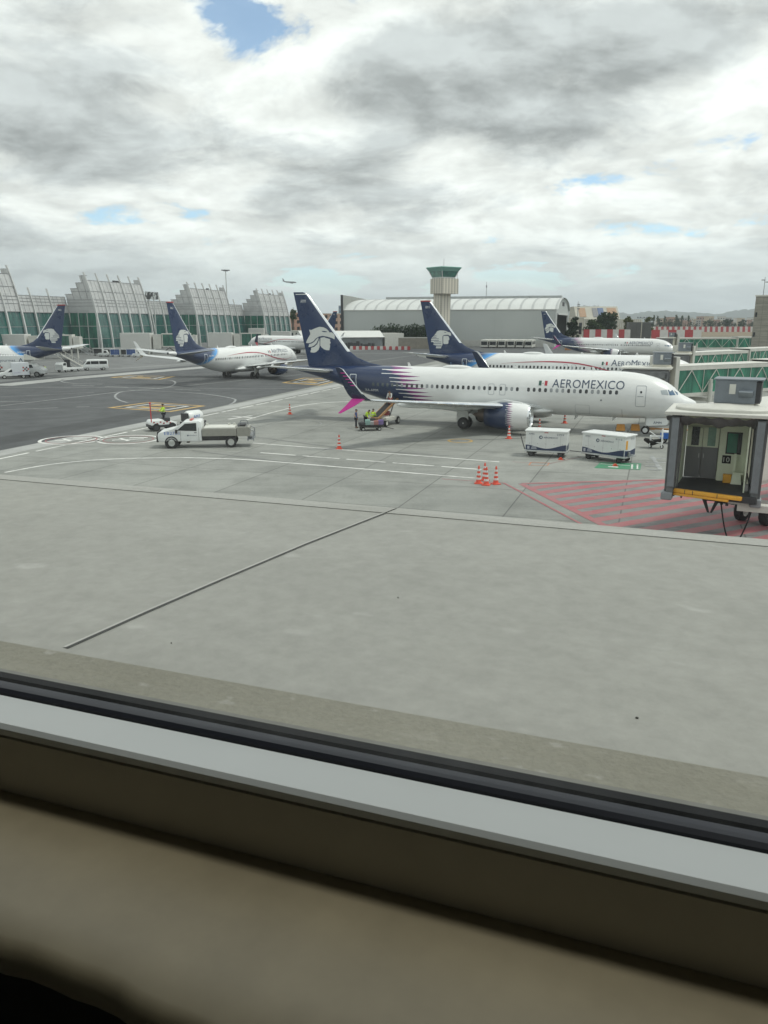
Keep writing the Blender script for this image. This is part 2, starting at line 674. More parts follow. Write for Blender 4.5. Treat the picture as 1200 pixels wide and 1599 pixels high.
for px, py in ((201, 686.5), (112, 687)):
    c = G(px, py)
    ring('roundel_marking', c, 2.45, .28, PW, .02)
    ring('roundel_marking', c, 2.0, .10, PR, .02)
    m = MB()
    ribbon('', [(c.x - 1.2, c.y - .5), (c.x + 1.2, c.y + .3)], .35, PW, .024, bld=m)
    ribbon('', [(c.x - .9, c.y + .6), (c.x + .3, c.y - .9)], .3, PW, .028, bld=m)
    ribbon('', [(c.x - .2, c.y + .9), (c.x + 1.3, c.y + 1.1)], .4, PW, .024, bld=m)
    m.build('roundel_marking', PW)['kind'] = 'structure'
c = G(376, 652)
m = MB()
ribbon('', [(c.x - .9, c.y - 1.6), (c.x + .9, c.y + 1.6)], .5, PW, .02, bld=m)
ribbon('', [(c.x - 1.0, c.y + .9), (c.x + 1.6, c.y - .6)], .45, PW, .024, bld=m)
m.build('cross_marking', PW)['kind'] = 'structure'
ring('nosewheel_marking', G(719, 688.5), .95, .22, PY, .016)
ring('old_circle_marking', G(460, 662), 2.6, .12, PWA, .024, (-.9, 1.6))
m = MB()
c = G(719, 688.5)
ribbon('', [(c.x - .5, c.y - .1), (c.x + .5, c.y + .1)], .3, PWA, .02, bld=m)
m.build('nosewheel_marking', PWA)['kind'] = 'structure'
# equipment boxes beside the carts
q = gp((938, 722), (1002, 724), (1000, 734), (928, 731))
sheet('green_marking', q, .016, PG)
ribbon('arrow_marking', gp((938, 724.5), (984, 727.5)), .10, PW, .02)
ribbon('arrow_marking', gp((950, 729), (966, 730)), .28, PW, .024)
for a in (985, 993.5):
    for j in range(3):
        ribbon('glyph_marking', gp((a, 726.4 + j * 2.4 + (a - 985) * .06), (a + 5, 726.9 + j * 2.4 + (a - 985) * .06)), .10, PW, .024)
    ribbon('glyph_marking', gp((a + 2.4, 725.5), (a + 2, 733)), .09, PW, .028)
q = gp((830, 722), (858, 723), (855, 727.5), (826, 726.5))
ribbon('orange_marking', q + [q[0]], .10, paint_mat('orange_line_paint', (.55, .2, .09), (.25, .2, .17), .6), .016)
ribbon('orange_marking', gp((800, 721.5), (858, 724.5), (908, 713.5)), .05, PR, .02)
for a, b in (((1014, 716), (1042, 716)), ((1010, 722), (1040, 722.5)), ((1008, 728), (1034, 729)), ((1018, 712), (1032, 734)), ((1012, 733), (1030, 735))):
    ribbon('worn_marking', gp(a, b), .30, PWA, .016 + random.random() * .01)
# oil stains, soft dark patches under aircraft, carts and pickup, tyre marks
DARKPATCH, stn, pr_ = newmat('dark_patch')
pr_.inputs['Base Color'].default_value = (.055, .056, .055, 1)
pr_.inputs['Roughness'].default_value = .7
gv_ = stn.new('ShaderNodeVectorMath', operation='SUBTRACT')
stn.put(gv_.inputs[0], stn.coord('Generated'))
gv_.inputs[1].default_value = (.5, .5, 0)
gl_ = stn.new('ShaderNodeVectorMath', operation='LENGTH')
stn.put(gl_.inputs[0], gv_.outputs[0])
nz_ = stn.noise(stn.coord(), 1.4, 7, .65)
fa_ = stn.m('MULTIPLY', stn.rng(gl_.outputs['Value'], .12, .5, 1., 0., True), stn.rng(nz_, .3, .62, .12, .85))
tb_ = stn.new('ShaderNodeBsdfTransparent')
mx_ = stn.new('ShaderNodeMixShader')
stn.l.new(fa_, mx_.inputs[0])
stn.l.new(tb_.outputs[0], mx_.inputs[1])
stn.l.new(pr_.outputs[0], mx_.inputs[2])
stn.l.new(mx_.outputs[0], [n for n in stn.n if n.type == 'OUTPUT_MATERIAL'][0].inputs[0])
TYREM = paint_mat('tyre_mark_rubber', (.13, .132, .13), (.22, .225, .21), .6)
rn = random.Random(21)


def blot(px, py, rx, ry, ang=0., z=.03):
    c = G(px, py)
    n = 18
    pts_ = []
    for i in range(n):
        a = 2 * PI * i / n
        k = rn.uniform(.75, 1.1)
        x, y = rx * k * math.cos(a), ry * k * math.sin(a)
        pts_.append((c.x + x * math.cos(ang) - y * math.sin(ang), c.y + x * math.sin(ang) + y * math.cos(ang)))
    sheet('dark_patch', pts_, z, DARKPATCH)


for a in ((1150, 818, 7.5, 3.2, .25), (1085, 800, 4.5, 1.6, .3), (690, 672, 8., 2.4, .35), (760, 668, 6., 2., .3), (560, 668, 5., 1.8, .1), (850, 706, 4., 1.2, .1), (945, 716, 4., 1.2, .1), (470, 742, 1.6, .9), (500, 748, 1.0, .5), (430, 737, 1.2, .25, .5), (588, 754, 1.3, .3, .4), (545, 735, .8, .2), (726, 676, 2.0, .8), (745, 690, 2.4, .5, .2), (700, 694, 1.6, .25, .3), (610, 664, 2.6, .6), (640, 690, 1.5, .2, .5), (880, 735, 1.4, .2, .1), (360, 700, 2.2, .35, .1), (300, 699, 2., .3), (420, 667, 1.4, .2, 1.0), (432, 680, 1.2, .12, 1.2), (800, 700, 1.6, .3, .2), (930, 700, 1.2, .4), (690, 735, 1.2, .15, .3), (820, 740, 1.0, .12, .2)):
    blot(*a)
for a, b in (((600, 690), (1000, 672)), ((300, 704), (700, 742)), ((380, 680), (700, 712))):
    ribbon('tyre_mark', smooth_pts([G(*a), G((a[0] + b[0]) / 2, (a[1] + b[1]) / 2 + 4), G(*b)]), .22, TYREM, .0125)
# red hatching under the boarding bridge
h0, h1 = Vector(gp((815, 756))[0]), Vector(gp((948, 823))[0])
hd = (h1 - h0).normalized()
sheet('stained_apron', [h0 + Vector((-.2, .3, 0)), h0 + hd * 30 + Vector((0, 0, 0)), (40, 24, 0), (40, 47, 0), gp((1100, 748))[0]][::1], .008, GREYC)
ribbon('red_marking', [h0, h0 + hd * 24], .42, PR, .016)
ribbon('red_marking', [Vector(p) for p in gp((772, 753.5), (787, 754.5))] + [Vector(gp((787, 754.5))[0]) + hd * 26], .16, PR, .02)
ribbon('red_marking', gp((815, 755.5), (1100, 748)), .30, PR, .02)
ribbon('red_marking', gp((690, 748), (775, 753.5)), .12, PR, .012)
sdir = (Vector(gp((997, 766))[0]) - Vector(gp((900, 780))[0])).normalized()
nn = Vector((-sdir.y, sdir.x, 0))
gap = abs((Vector(gp((900, 770))[0]) - Vector(gp((900, 780))[0])).dot(nn))
top = [Vector(p) for p in gp((815, 755.5), (1100, 748))]
hm = MB()
for kk in range(1, 26):
    # start on the diagonal edge
    s0 = h0 + hd * (kk * gap / abs(hd.dot(nn)))
    # end on the top edge line or far right
    td = (top[1] - top[0])
    den = sdir.x * td.y - sdir.y * td.x
    tt = ((top[0].x - s0.x) * td.y - (top[0].y - s0.y) * td.x) / den if abs(den) > 1e-6 else 60
    tt = min(tt if tt > 0 else 22, 22)
    ribbon('', [s0, s0 + sdir * tt], gap * .54, PR, .012, bld=hm)
tag(hm.build('hatch_marking', PR), kind='structure')
# ------------------------------------------------------------------ airliners (local axes: x aft of the nose, y to starboard, z up)
FUS = [  # s, top, bottom, half width
    (0, 2.72, 2.66, .02), (.08, 2.92, 2.44, .26), (.25, 3.05, 2.24, .45), (.55, 3.20, 2.02, .68), (.9, 3.36, 1.86, .88), (1.35, 3.60, 1.70, 1.09), (1.9, 4.10, 1.57, 1.31),
    (2.5, 4.50, 1.48, 1.49), (3.3, 4.86, 1.41, 1.67), (4.5, 5.16, 1.36, 1.80), (6, 5.34, 1.34, 1.87), (8, 5.37, 1.34, 1.88), (24, 5.37, 1.34, 1.88), (26, 5.37, 1.48, 1.87),
    (28, 5.37, 1.86, 1.80), (30, 5.36, 2.36, 1.66), (32, 5.33, 2.92, 1.44), (34, 5.29, 3.50, 1.14), (36, 5.24, 4.04, .80), (37.6, 5.18, 4.42, .52), (38.6, 5.12, 4.64, .34), (39.2, 5.05, 4.78, .20), (39.3, 4.98, 4.86, .06)]


def _lim(i, k):
    h0 = FUS[i][0] - FUS[i - 1][0]
    h1 = FUS[i + 1][0] - FUS[i][0]
    d0 = (FUS[i][k] - FUS[i - 1][k]) / h0
    d1 = (FUS[i + 1][k] - FUS[i][k]) / h1
    return 0. if d0 * d1 <= 0 else 2 * d0 * d1 / (d0 + d1)


_SL = [[0, 0, 0]] + [[_lim(i, k) for k in (1, 2, 3)] for i in range(1, len(FUS) - 1)] + [[0, 0, 0]]
_SL[0] = [(FUS[1][k] - FUS[0][k]) / .08 for k in (1, 2, 3)]


def fus(s):
    s = min(max(s, 0), 39.3)
    i = max(j for j in range(len(FUS) - 1) if FUS[j][0] <= s + 1e-9)
    h = FUS[i + 1][0] - FUS[i][0]
    u = (s - FUS[i][0]) / h
    out = []
    for k in (1, 2, 3):
        a, b, m0, m1 = FUS[i][k], FUS[i + 1][k], _SL[i][k - 1] * h, _SL[i + 1][k - 1] * h
        out.append((2 * u ** 3 - 3 * u * u + 1) * a + (u ** 3 - 2 * u * u + u) * m0 + (3 * u * u - 2 * u ** 3) * b + (u ** 3 - u * u) * m1)
    return out


def surf_y(s, z):
    t_, b_, w_ = fus(s)
    q = (z - (t_ + b_) / 2) / max((t_ - b_) / 2, 1e-3)
    return w_ * math.sqrt(max(0., 1 - min(1, q * q)))


def wrap(b, side, off=.012, name='x', mats=None, parent=None):
    """flat bmesh in (s, z) laid on the fuselage skin"""
    if b.verts:
        z0, z1 = min(v.co.y for v in b.verts), max(v.co.y for v in b.verts)
        s0, s1 = min(v.co.x for v in b.verts), max(v.co.x for v in b.verts)
        k = math.ceil(z0 / .12) * .12
        while k < z1:
            bmesh.ops.bisect_plane(b, geom=b.verts[:] + b.edges[:] + b.faces[:], plane_co=(0, k, 0), plane_no=(0, 1, 0))
            k += .12
        if s0 < 6 or s1 > 25:
            k = math.ceil(s0 / .4) * .4
            while k < s1:
                bmesh.ops.bisect_plane(b, geom=b.verts[:] + b.edges[:] + b.faces[:], plane_co=(k, 0, 0), plane_no=(1, 0, 0))
                k += .4
        for v in b.verts:
            s, z = v.co.x, v.co.y
            v.co = (s, side * (surf_y(s, z) + off), z)
    m = MB()
    m.bm.free()
    m.bm = b
    return m.build(name, mats, parent, smooth='all')


def poly_bm(*polys):
    b = bmesh.new()
    for p in polys:
        b.faces.new([b.verts.new((x, y, 0)) for x, y in p])
    return b


def rrect(s, z, w_, h_, r, n=4):
    out = []
    for cx, cz, a0 in ((s + w_ / 2 - r, z + h_ / 2 - r, 0), (s - w_ / 2 + r, z + h_ / 2 - r, 90), (s - w_ / 2 + r, z - h_ / 2 + r, 180), (s + w_ / 2 - r, z - h_ / 2 + r, 270)):
        for i in range(n + 1):
            a = R(a0 + 90 * i / n)
            out.append((cx + r * math.cos(a), cz + r * math.sin(a)))
    return out


def ring_bm(outer, inner):
    b = bmesh.new()
    o = [b.verts.new((x, y, 0)) for x, y in outer]
    i_ = [b.verts.new((x, y, 0)) for x, y in inner]
    n = len(o)
    for k in range(n):
        b.faces.new((o[k], o[(k + 1) % n], i_[(k + 1) % n], i_[k]))
    return b


def strip_bm(pts, w0, w1=None):
    """ribbon in (s,z) through points, pointed ends"""
    pts = smooth_pts([(a, b) for a, b in pts], 8)
    b = bmesh.new()
    L, U = [], []
    n = len(pts)
    for i, p in enumerate(pts):
        d = (pts[min(i + 1, n - 1)] - pts[max(i - 1, 0)]).normalized()
        q = Vector((-d.y, d.x, 0)) * (w0 * .5 * max(.12, min(1, 4 * i / n, 4 * (n - 1 - i) / n)))
        L.append(b.verts.new(p + q))
        U.append(b.verts.new(p - q))
    for i in range(n - 1):
        b.faces.new((L[i], L[i + 1], U[i + 1], U[i]))
    return b


# ---- livery materials
def paint_base(p):
    p.inputs['Roughness'].default_value = .28
    p.inputs['Coat Weight'].default_value = .35
    p.inputs['Coat Roughness'].default_value = .1


WCOL, NCOL, MCOL = (.74, .75, .74, 1), (.012, .030, .088, 1), (.20, .03, .17, 1)


def dirt(t, c, co):
    n = t.noise(t.mapping(co, scl=(.5, 2., 2.)), 1.1, 6, .6)
    k = t.rng(n, .3, .7, .93, 1.03)
    return t.mix(1., c, t.comb(k, k, k), 'MULTIPLY')


def teeth_livery(name, s_at, slope, row, ln, zoff=0.):
    mt, t, p = newmat(name)
    co = t.coord()
    x, y, z = t.xyz(co)
    ph = t.m('FRACT', t.m('DIVIDE', t.m('ADD', z, zoff), row))
    fl = t.m('FLOOR', t.m('DIVIDE', t.m('ADD', z, zoff), row))
    wn = t.new('ShaderNodeTexWhiteNoise', noise_dimensions='1D')
    t.put(wn.inputs['W'], fl)
    tri = t.m('SUBTRACT', 1., t.m('ABSOLUTE', t.m('SUBTRACT', t.m('MULTIPLY', ph, 2.), 1.)))   # 1 in the row's middle
    jig = t.m('MULTIPLY', t.m('SUBTRACT', wn.outputs[0], .5), ln * .35)
    bnd = t.m('ADD', t.m('ADD', s_at, t.m('MULTIPLY', z, slope)), jig)
    nav = t.m('GREATER_THAN', x, t.m('SUBTRACT', bnd, t.m('MULTIPLY', tri, ln * .35)))
    sharp = t.m('MULTIPLY', t.m('SUBTRACT', tri, .12), 1.25)
    mag = t.m('GREATER_THAN', x, t.m('SUBTRACT', t.m('SUBTRACT', bnd, ln * .06), t.m('MULTIPLY', sharp, ln)))
    c = t.mix(mag, WCOL, MCOL)
    # a white sliver above each magenta one
    wsl = t.m('MULTIPLY', t.m('LESS_THAN', ph, .16), t.m('GREATER_THAN', x, t.m('SUBTRACT', bnd, ln * .5)))
    c = t.mix(t.m('MULTIPLY', wsl, t.m('LESS_THAN', x, t.m('ADD', bnd, ln * .28))), c, WCOL)
    c = t.mix(t.m('MULTIPLY', nav, t.m('SUBTRACT', 1., t.m('MULTIPLY', wsl, t.m('LESS_THAN', x, t.m('ADD', bnd, ln * .28))))), c, NCOL)
    t.put(p.inputs['Base Color'], dirt(t, c, co))
    paint_base(p)
    return mt


def classic_livery(name):
    mt, t, p = newmat(name)
    co = t.coord()
    x, y, z = t.xyz(co)
    bnd = t.m('ADD', 27.2, t.m('MULTIPLY', t.m('SUBTRACT', 5.4, z), 1.75))
    d = t.m('SUBTRACT', x, bnd)
    low = t.m('ADD', 2.85, t.m('MULTIPLY', t.m('MAXIMUM', t.m('SUBTRACT', x, 33.), 0.), .30))
    up = t.rng(t.m('SUBTRACT', z, low), 0., .05)
    fwd = t.rng(d, 0., .05)
    aft = t.rng(x, 37.7, 37.75, 1., 0.)
    mask = t.m('MULTIPLY', t.m('MULTIPLY', up, fwd), aft)
    blue = t.mix(t.rng(d, .2, 1.7), (.06, .32, .72, 1), NCOL)
    c = t.mix(mask, WCOL, blue)
    edge_ = t.m('MULTIPLY', t.m('MULTIPLY', t.rng(d, -.35, -.3), t.rng(d, .0, .05, 1., 0.)), up)
    c = t.mix(edge_, c, (.45, .50, .56, 1))
    t.put(p.inputs['Base Color'], dirt(t, c, co))
    paint_base(p)
    return mt


FM_NEW = teeth_livery('fuselage_paint_with_teeth', 22.9, 1.02, .36, 2.3)
FM_OLD = classic_livery('fuselage_paint_with_swoosh')
EM_NEW = teeth_livery('nacelle_paint_with_teeth', 14.85, .05, .17, .42)
WINGM = M('wing_paint', (.50, .52, .52), .35, var=.07, sc_=.8, coat=.2)
SILVER = M('polished_metal', (.70, .72, .73), .22, .9, var=.05)
EXH = M('exhaust_metal', (.16, .13, .11), .45, .8, var=.2)
AEROG = M('antenna_white', (.68, .69, .68), .4, var=.05)
OUTL = M('door_outline', (.30, .33, .35), .5, var=.05)
OUTLW = M('door_outline_white', (.60, .64, .68), .5, var=.05)
TITLE = M('title_paint', (.035, .06, .11), .35, var=.05)
TWHITE = M('white_lettering', (.72, .74, .75), .4, var=.03)
FLAGG = M('flag_green', (.03, .10, .08), .4, var=.05)
FLAGR = M('flag_red', (.42, .03, .05), .4, var=.05)
LINER = M('red_stripe', (.36, .035, .06), .4, var=.05)
EMBL = M('emblem_white', (.62, .64, .62), .4, var=.03)
FINM = M('fin_paint', (.013, .034, .098), .3, var=.12, sc_=.6, coat=.3)
WSCR = M('windscreen_glass', (.10, .16, .24), .1, var=.3, spec=.7)
WSCL = M('windscreen_blind', (.36, .40, .42), .2, var=.1)
SHADE = M('window_shade', (.30, .32, .33), .3, var=.2)

def zpx(px, py):
    """fin of the nearest airliner: photo pixel (450 + x/10, 450 + y/10) -> (s, z)"""
    X0, Y0, yaw = PLANES['A'][:3]
    d, n = Vector((-math.cos(yaw), math.sin(yaw), 0)), Vector((-math.sin(yaw), -math.cos(yaw), 0))
    a, b = G(450 + px / 10, 450 + py / 10, 0), Vector((0, 0, CAM_H))
    r = (a - b)
    p0 = Vector((X0, Y0, 0))
    t_ = (.2 - (b - p0).dot(n)) / r.dot(n)
    p = b + r * t_ - p0
    return (p.dot(d), p.z)


PLANES = {'A': (26.611, 66.265, .402), 'B': (-17.488, 155.293, -1.178), 'C': (40.643, 98.368, .421), 'D': (73.39, 197.876, .704), 'E': (-94.025, 148.58, 3.342), 'F': (-43.5, 255., 3.83)}
EAGLE = [
    [(320, 648), (360, 652), (420, 625), (490, 603), (550, 610), (600, 635), (640, 675), (640, 690), (680, 690), (715, 715), (728, 750), (725, 800), (690, 780), (640, 765), (600, 755), (540, 745), (480, 755), (430, 785), (390, 830), (350, 850), (310, 860), (270, 855), (285, 815), (305, 775), (340, 720), (335, 690)],
    [(318, 872), (360, 864), (405, 836), (440, 795), (472, 772), (466, 805), (438, 862), (400, 898), (360, 915), (330, 920), (308, 918), (318, 890)],
    [(350, 932), (400, 918), (450, 875), (476, 815), (484, 775), (490, 850), (488, 920), (470, 965), (430, 1000), (390, 1008), (345, 1003), (340, 985), (352, 960)],
    [(503, 775), (560, 765), (600, 780), (640, 790), (660, 800), (655, 825), (668, 855), (650, 875), (658, 900), (645, 970), (600, 968), (560, 955), (520, 925), (500, 895), (500, 850)]]
EYE = [(520, 668), (560, 668), (600, 675), (615, 685), (570, 688), (540, 682)]
EAGLE_SZ = [[zpx(*q) for q in p] for p in EAGLE]
EYE_SZ = [zpx(*q) for q in EYE]


def cpx(px, py):
    """fin of the red-striped airliner: photo pixel (655 + x/15, 470 + y/15) -> (s, z)"""
    X0, Y0, yaw = PLANES['C'][:3]
    d, n = Vector((-math.cos(yaw), math.sin(yaw), 0)), Vector((-math.sin(yaw), -math.cos(yaw), 0))
    a, b = G(655 + px / 15, 470 + py / 15, 0), Vector((0, 0, CAM_H))
    r = (a - b)
    p0 = Vector((X0, Y0, 0))
    t_ = (.2 - (b - p0).dot(n)) / r.dot(n)
    p = b + r * t_ - p0
    return (p.dot(d) - .1, p.z - .1)


def old_emblem():
    """older emblem: hooked beak over a face, mane cut by level stripes"""
    P = [[(400, 690), (460, 672), (560, 675), (625, 690), (650, 710), (700, 715), (728, 750), (730, 800), (695, 795), (655, 772), (560, 782), (528, 805), (528, 1000), (500, 1060), (490, 1090), (370, 1090), (375, 1025), (310, 1010), (315, 945), (255, 945), (255, 870), (300, 820), (330, 785), (370, 740)],
         [(545, 812), (560, 800), (660, 800), (680, 830), (692, 890), (670, 902), (668, 970), (650, 990), (560, 990), (545, 970)]]
    S = [[(a, y - 6), (b, y - 6), (b, y + 6), (a, y + 6)] for a, b, y in ((295, 385, 800), (295, 385, 833), (250, 440, 868), (250, 440, 908), (325, 500, 942), (305, 500, 982), (370, 505, 1022), (368, 505, 1056), (570, 620, 718))]
    return [[cpx(*q) for q in p] for p in P], [[cpx(*q) for q in p] for p in S]


OLD_SZ, OLD_ST = old_emblem()


def foil(u):
    if u < .22:
        return math.sqrt(max(0, 1 - ((.22 - u) / .22) ** 2))
    return 1 - .96 * ((u - .22) / .78) ** 1.35


FOILU = [0, .012, .04, .1, .22, .4, .6, .8, 1.]


def foil_ring(fn, le, te, th):
    """closed section; fn(s, t) -> point"""
    up = [fn(le + (te - le) * u, th / 2 * foil(u)) for u in FOILU]
    lo = [fn(le + (te - le) * u, -th / 2 * foil(u)) for u in FOILU[::-1][:-1]]
    return up + lo[:-1] if False else up + lo


FIN_LE = [(5.1, 28.2), (5.35, 29.0), (5.62, 30.5), (6.1, 31.8), (6.67, 32.58), (12.1, 37.12), (12.36, 37.42), (12.45, 37.8)]


def fin_le(z):
    for (z0, a), (z1, b) in zip(FIN_LE, FIN_LE[1:]):
        if z <= z1:
            return a + (b - a) * (z - z0) / (z1 - z0)
    return FIN_LE[-1][1]


def fin_te(z):
    return 37.28 + (z - 5.1) * .216


def fin_th(z):
    return .46 - (z - 5.1) * .040


def fin_y(s, z):
    le = max(fin_le(z), 32.58 - (6.67 - z) * .85) if z < 6.67 else fin_le(z)
    u = (s - le) / (fin_te(z) - le)
    return fin_th(z) / 2 * foil(min(1, max(0, u)))


def on_fin(b, side, off, name, mt, parent):
    s0, s1 = min(v.co.x for v in b.verts), max(v.co.x for v in b.verts)
    k = math.ceil(s0 / .35) * .35
    while k < s1:
        bmesh.ops.bisect_plane(b, geom=b.verts[:] + b.edges[:] + b.faces[:], plane_co=(k, 0, 0), plane_no=(1, 0, 0))
        k += .35
    for v in b.verts:
        s, z = v.co.x, v.co.y
        v.co = (s, side * (fin_y(s, z) + off), z)
    m = MB()
    m.bm.free()
    m.bm = b
    return m.build(name, mt, parent)


def gear(parent, s, r, rw, ww, gap, top, main):
    g = MB()
    g.cyl((s, r, rw), (s, r, top), .11 if main else .08, n=10)
    g.cyl((s, r - gap - ww / 2, rw), (s, r + gap + ww / 2, rw), .07)
    g.cyl((s, r, rw + .5), (s - .9, r, top), .05)
    if main:
        g.cyl((s, r, rw + .5), (s, r * .55, top + .1), .06)
        g.box((s + .1, r + (.5 if r > 0 else -.5), 1.25), (1.1, .04, 1.1))
    o = g.build('main_gear' if main else 'nose_gear', STEEL if main else WHITE, parent)
    for q in (-1, 1):
        wv = MB()
        pr = [(-ww / 2, rw * .62), (-ww / 2, rw * .86), (-ww * .36, rw * .98), (0, rw), (ww * .36, rw * .98), (ww / 2, rw * .86), (ww / 2, rw * .62)]
        wv.lathe((s, r + q * gap, rw), (0, 1, 0), pr, 24)
        ty = wv.build('wheel', TYRE, o, smooth=True)
        hb = MB()
        hb.lathe((s, r + q * gap, rw), (0, 1, 0), [(-ww * .5 + .01, 0), (-ww * .42, rw * .3), (-ww * .5 + .02, rw * .63), (ww * .5 - .02, rw * .63), (ww * .42, rw * .3), (ww * .5 - .01, 0)], 20)
        hb.build('rim', DARK if main else WHITE, ty, smooth=True)
    return o


_plane_cache = {}


def make_airliner(key, label, new, reg, vis, num='', white_tips=False, fullwin=True, detail=True, title='new', group='airliners parked on the apron', height=1.0):
    X0, Y0, yaw = PLANES[key][:3]
    root = thing('airliner', label, 'aeroplane', (X0, Y0, 0), PI - yaw, group)
    # fuselage
    m = MB()
    ss = [0, .02, .08, .16, .25, .4, .55, .7, .9, 1.1, 1.35, 1.6, 1.9, 2.2, 2.5, 2.9, 3.3, 3.8, 4.5, 5.2, 6, 7, 8, 10, 12, 14, 16, 18, 20, 22, 24, 25, 26, 27, 28, 29, 30, 31, 32, 33, 34, 35, 36, 37, 37.6, 38.2, 38.6, 39, 39.2, 39.3]
    rings = []
    for s in ss:
        t_, b_, w_ = fus(s)
        rings.append([(s, w_ * math.cos(2 * PI * i / 56), (t_ + b_) / 2 + (t_ - b_) / 2 * math.sin(2 * PI * i / 56)) for i in range(56)])
    m.loft(rings)
    f = m.build('fuselage', FM_NEW if new else FM_OLD, root, smooth='all')
    m = MB()
    m.lathe((39.25, 0, 4.92), (1, 0, .1), [(0, .17), (.08, .15), (.16, .05)], 14, caps=True)
    m.build('exhaust_pipe', DARK, f, smooth=True)
    m = MB()
    rings = []
    for i in range(15):
        u = i / 14
        k = math.sin(PI * u) ** .45 if 0 < u < 1 else .02
        rings.append([(11.9 + 11.2 * u, (1.2 + .95 * k) * math.cos(a), 1.75 + .72 * k * math.sin(a)) for a in [2 * PI * j / 20 for j in range(20)]])
    m.loft(rings)
    m.build('belly_fairing', WHITE, f, smooth='all')
    m = MB()
    m.ell((21.4 if new else 22.3, 0, 5.34), (1.5, .55, .26), 16, 8)
    m.build('radome', AEROG, root, smooth='all')
    for s, h in ((8.5, .35), (15.5, .3), (26., .38)):
        m = MB()
        m.prism([(s, -.015, 5.3), (s + .35, -.015, 5.3), (s + .42, -.015, 5.34 + h), (s + .25, -.015, 5.34 + h)], (0, .03, 0))
        m.build('antenna', AEROG, root)
    for s, h in ((6.5, .3), (9.8, .35)):
        m = MB()
        m.prism([(s, -.015, 1.4), (s + .3, -.015, 1.4), (s + .42, -.015, 1.33 - h), (s + .27, -.015, 1.33 - h)], (0, .03, 0))
        m.build('antenna', AEROG, root)
    # fin
    m = MB()
    m.loft([foil_ring(lambda s, th, z=z: (s, th, z), fin_le(z), fin_te(z), fin_th(z) * (.6 if z < 6.5 else 1)) for z in (4.95, 5.1, 5.35, 5.62, 6.1, 6.67, 8, 10, 12.1, 12.36, 12.45)])
    fin = m.build('fin', FINM, root, smooth=True)
    m = MB()
    for sd in (-1, 1):
        ring0 = None
        rg = []
        for z in (6.67, 8, 10, 12.1, 12.36):
            le, te, th = fin_le(z) - .012, fin_te(z), fin_th(z)
            rg.append([(le + (te - le) * u, sd * (th / 2 * foil(u) + .008), z) for u in (0, .012, .03, .055 + (z - 6.67) * .008)])
        m.loft(rg, closed=False)
    m.build('leading_edge', SILVER, fin, smooth=True)
    if not new:
        m = MB()
        m.box((38.05, 0, 12.40), (1.5, .28, .16))
        m.build('tip_cap', M('red_tip', (.40, .05, .05), .4), fin)
    for sd in (1, -1):
        if sd != vis:
            continue
        if new:
            on_fin(poly_bm(*EAGLE_SZ), sd, .012, 'emblem', EMBL, fin)
            on_fin(poly_bm(EYE_SZ), sd, .02, 'emblem_eye', FINM, fin)
            on_fin(poly_bm([(37.35, 12.28), (38.6, 12.28), (38.6, 12.2), (37.35, 12.2)]), sd, .014, 'tip_line', TWHITE, fin)
        else:
            on_fin(poly_bm(*OLD_SZ), sd, .012, 'emblem', EMBL, fin)
            on_fin(poly_bm(*OLD_ST[:-1]), sd, .02, 'emblem_stripe', FINM, fin)
            on_fin(poly_bm(OLD_ST[-1]), sd, .02, 'emblem_eye', FINM, fin)
        b = text_bm(num or reg[-3:], .34)
        wv = text_width(b)
        for v in b.verts:
            v.co.x = (38.05 - v.co.x * .62 / wv * 1.0) if sd > 0 else (37.43 + v.co.x * .62 / wv)
            v.co.y += 11.4
        on_fin(b, sd, .014, 'registration', TWHITE, fin)
    # tailplanes and wings
    for sd in (1, -1):
        m = MB()
        m.loft([foil_ring(lambda s, th, r=r, z=z: (s, sd * r, z + th), le, te, tk) for r, z, le, te, tk in ((.3, 4.72, 33.5, 37.6, .42), (1., 4.78, 34.0, 37.62, .4), (6.9, 5.44, 37.05, 38.55, .15), (7.17, 5.47, 37.5, 38.6, .06))])
        st = m.build('tailplane', WINGM, root, smooth=True)
        m = MB()
        for a in ((.8, 4.758, 33.9, 37.61, .42), ):
            rg = []
            for r, z, le, te, tk in ((1., 4.78, 34.0, 37.62, .4), (6.9, 5.44, 37.05, 38.55, .15)):
                rg.append([(le - .012 + (te - le) * u, sd * r, z + s2 * (tk / 2 * foil(u) + .006)) for s2, u in ((1, .06), (1, .02), (1, 0), (-1, .02), (-1, .06))])
            m.loft(rg, closed=False)
        m.build('leading_edge', SILVER, st, smooth=True)
        # wing
        sec = [(1.2, 2.02, 12.6, 20.9, .95), (1.9, 2.10, 13.3, 20.85, .86), (3.2, 2.22, 14.0, 20.75, .72), (5.7, 2.50, 15.45, 20.7, .52), (11.5, 3.12, 19.15, 22.5, .32), (16.9, 3.72, 22.4, 24.05, .17), (17.25, 3.78, 22.62, 24.1, .14)]
        m = MB()
        m.loft([foil_ring(lambda s, th, r=r, z=z: (s, sd * r, z + th), le, te, tk) for r, z, le, te, tk in sec])
        wg = m.build('wing', WINGM, root, smooth=True)
        m = MB()
        rg = []
        for r, z, le, te, tk in sec[1:]:
            rg.append([(le - .012 + (te - le) * u, sd * r, z + s2 * (tk / 2 * foil(u) + .006)) for s2, u in ((1, .07), (1, .02), (1, 0), (-1, .02), (-1, .06))])
        m.loft(rg, closed=False)
        m.build('leading_edge', SILVER, wg, smooth=True)
        # winglet: upper blade (two faced) and lower blade
        m = MB()
        up = [(17.2, 3.77, 22.6, 24.1, .13), (17.5, 3.92, 22.8, 24.22, .12), (17.72, 4.25, 23.1, 24.4, .11), (17.86, 4.7, 23.45, 24.6, .10), (18.15, 6.1, 24.55, 25.15, .06), (18.17, 6.22, 24.85, 25.2, .04)]
        rg = []
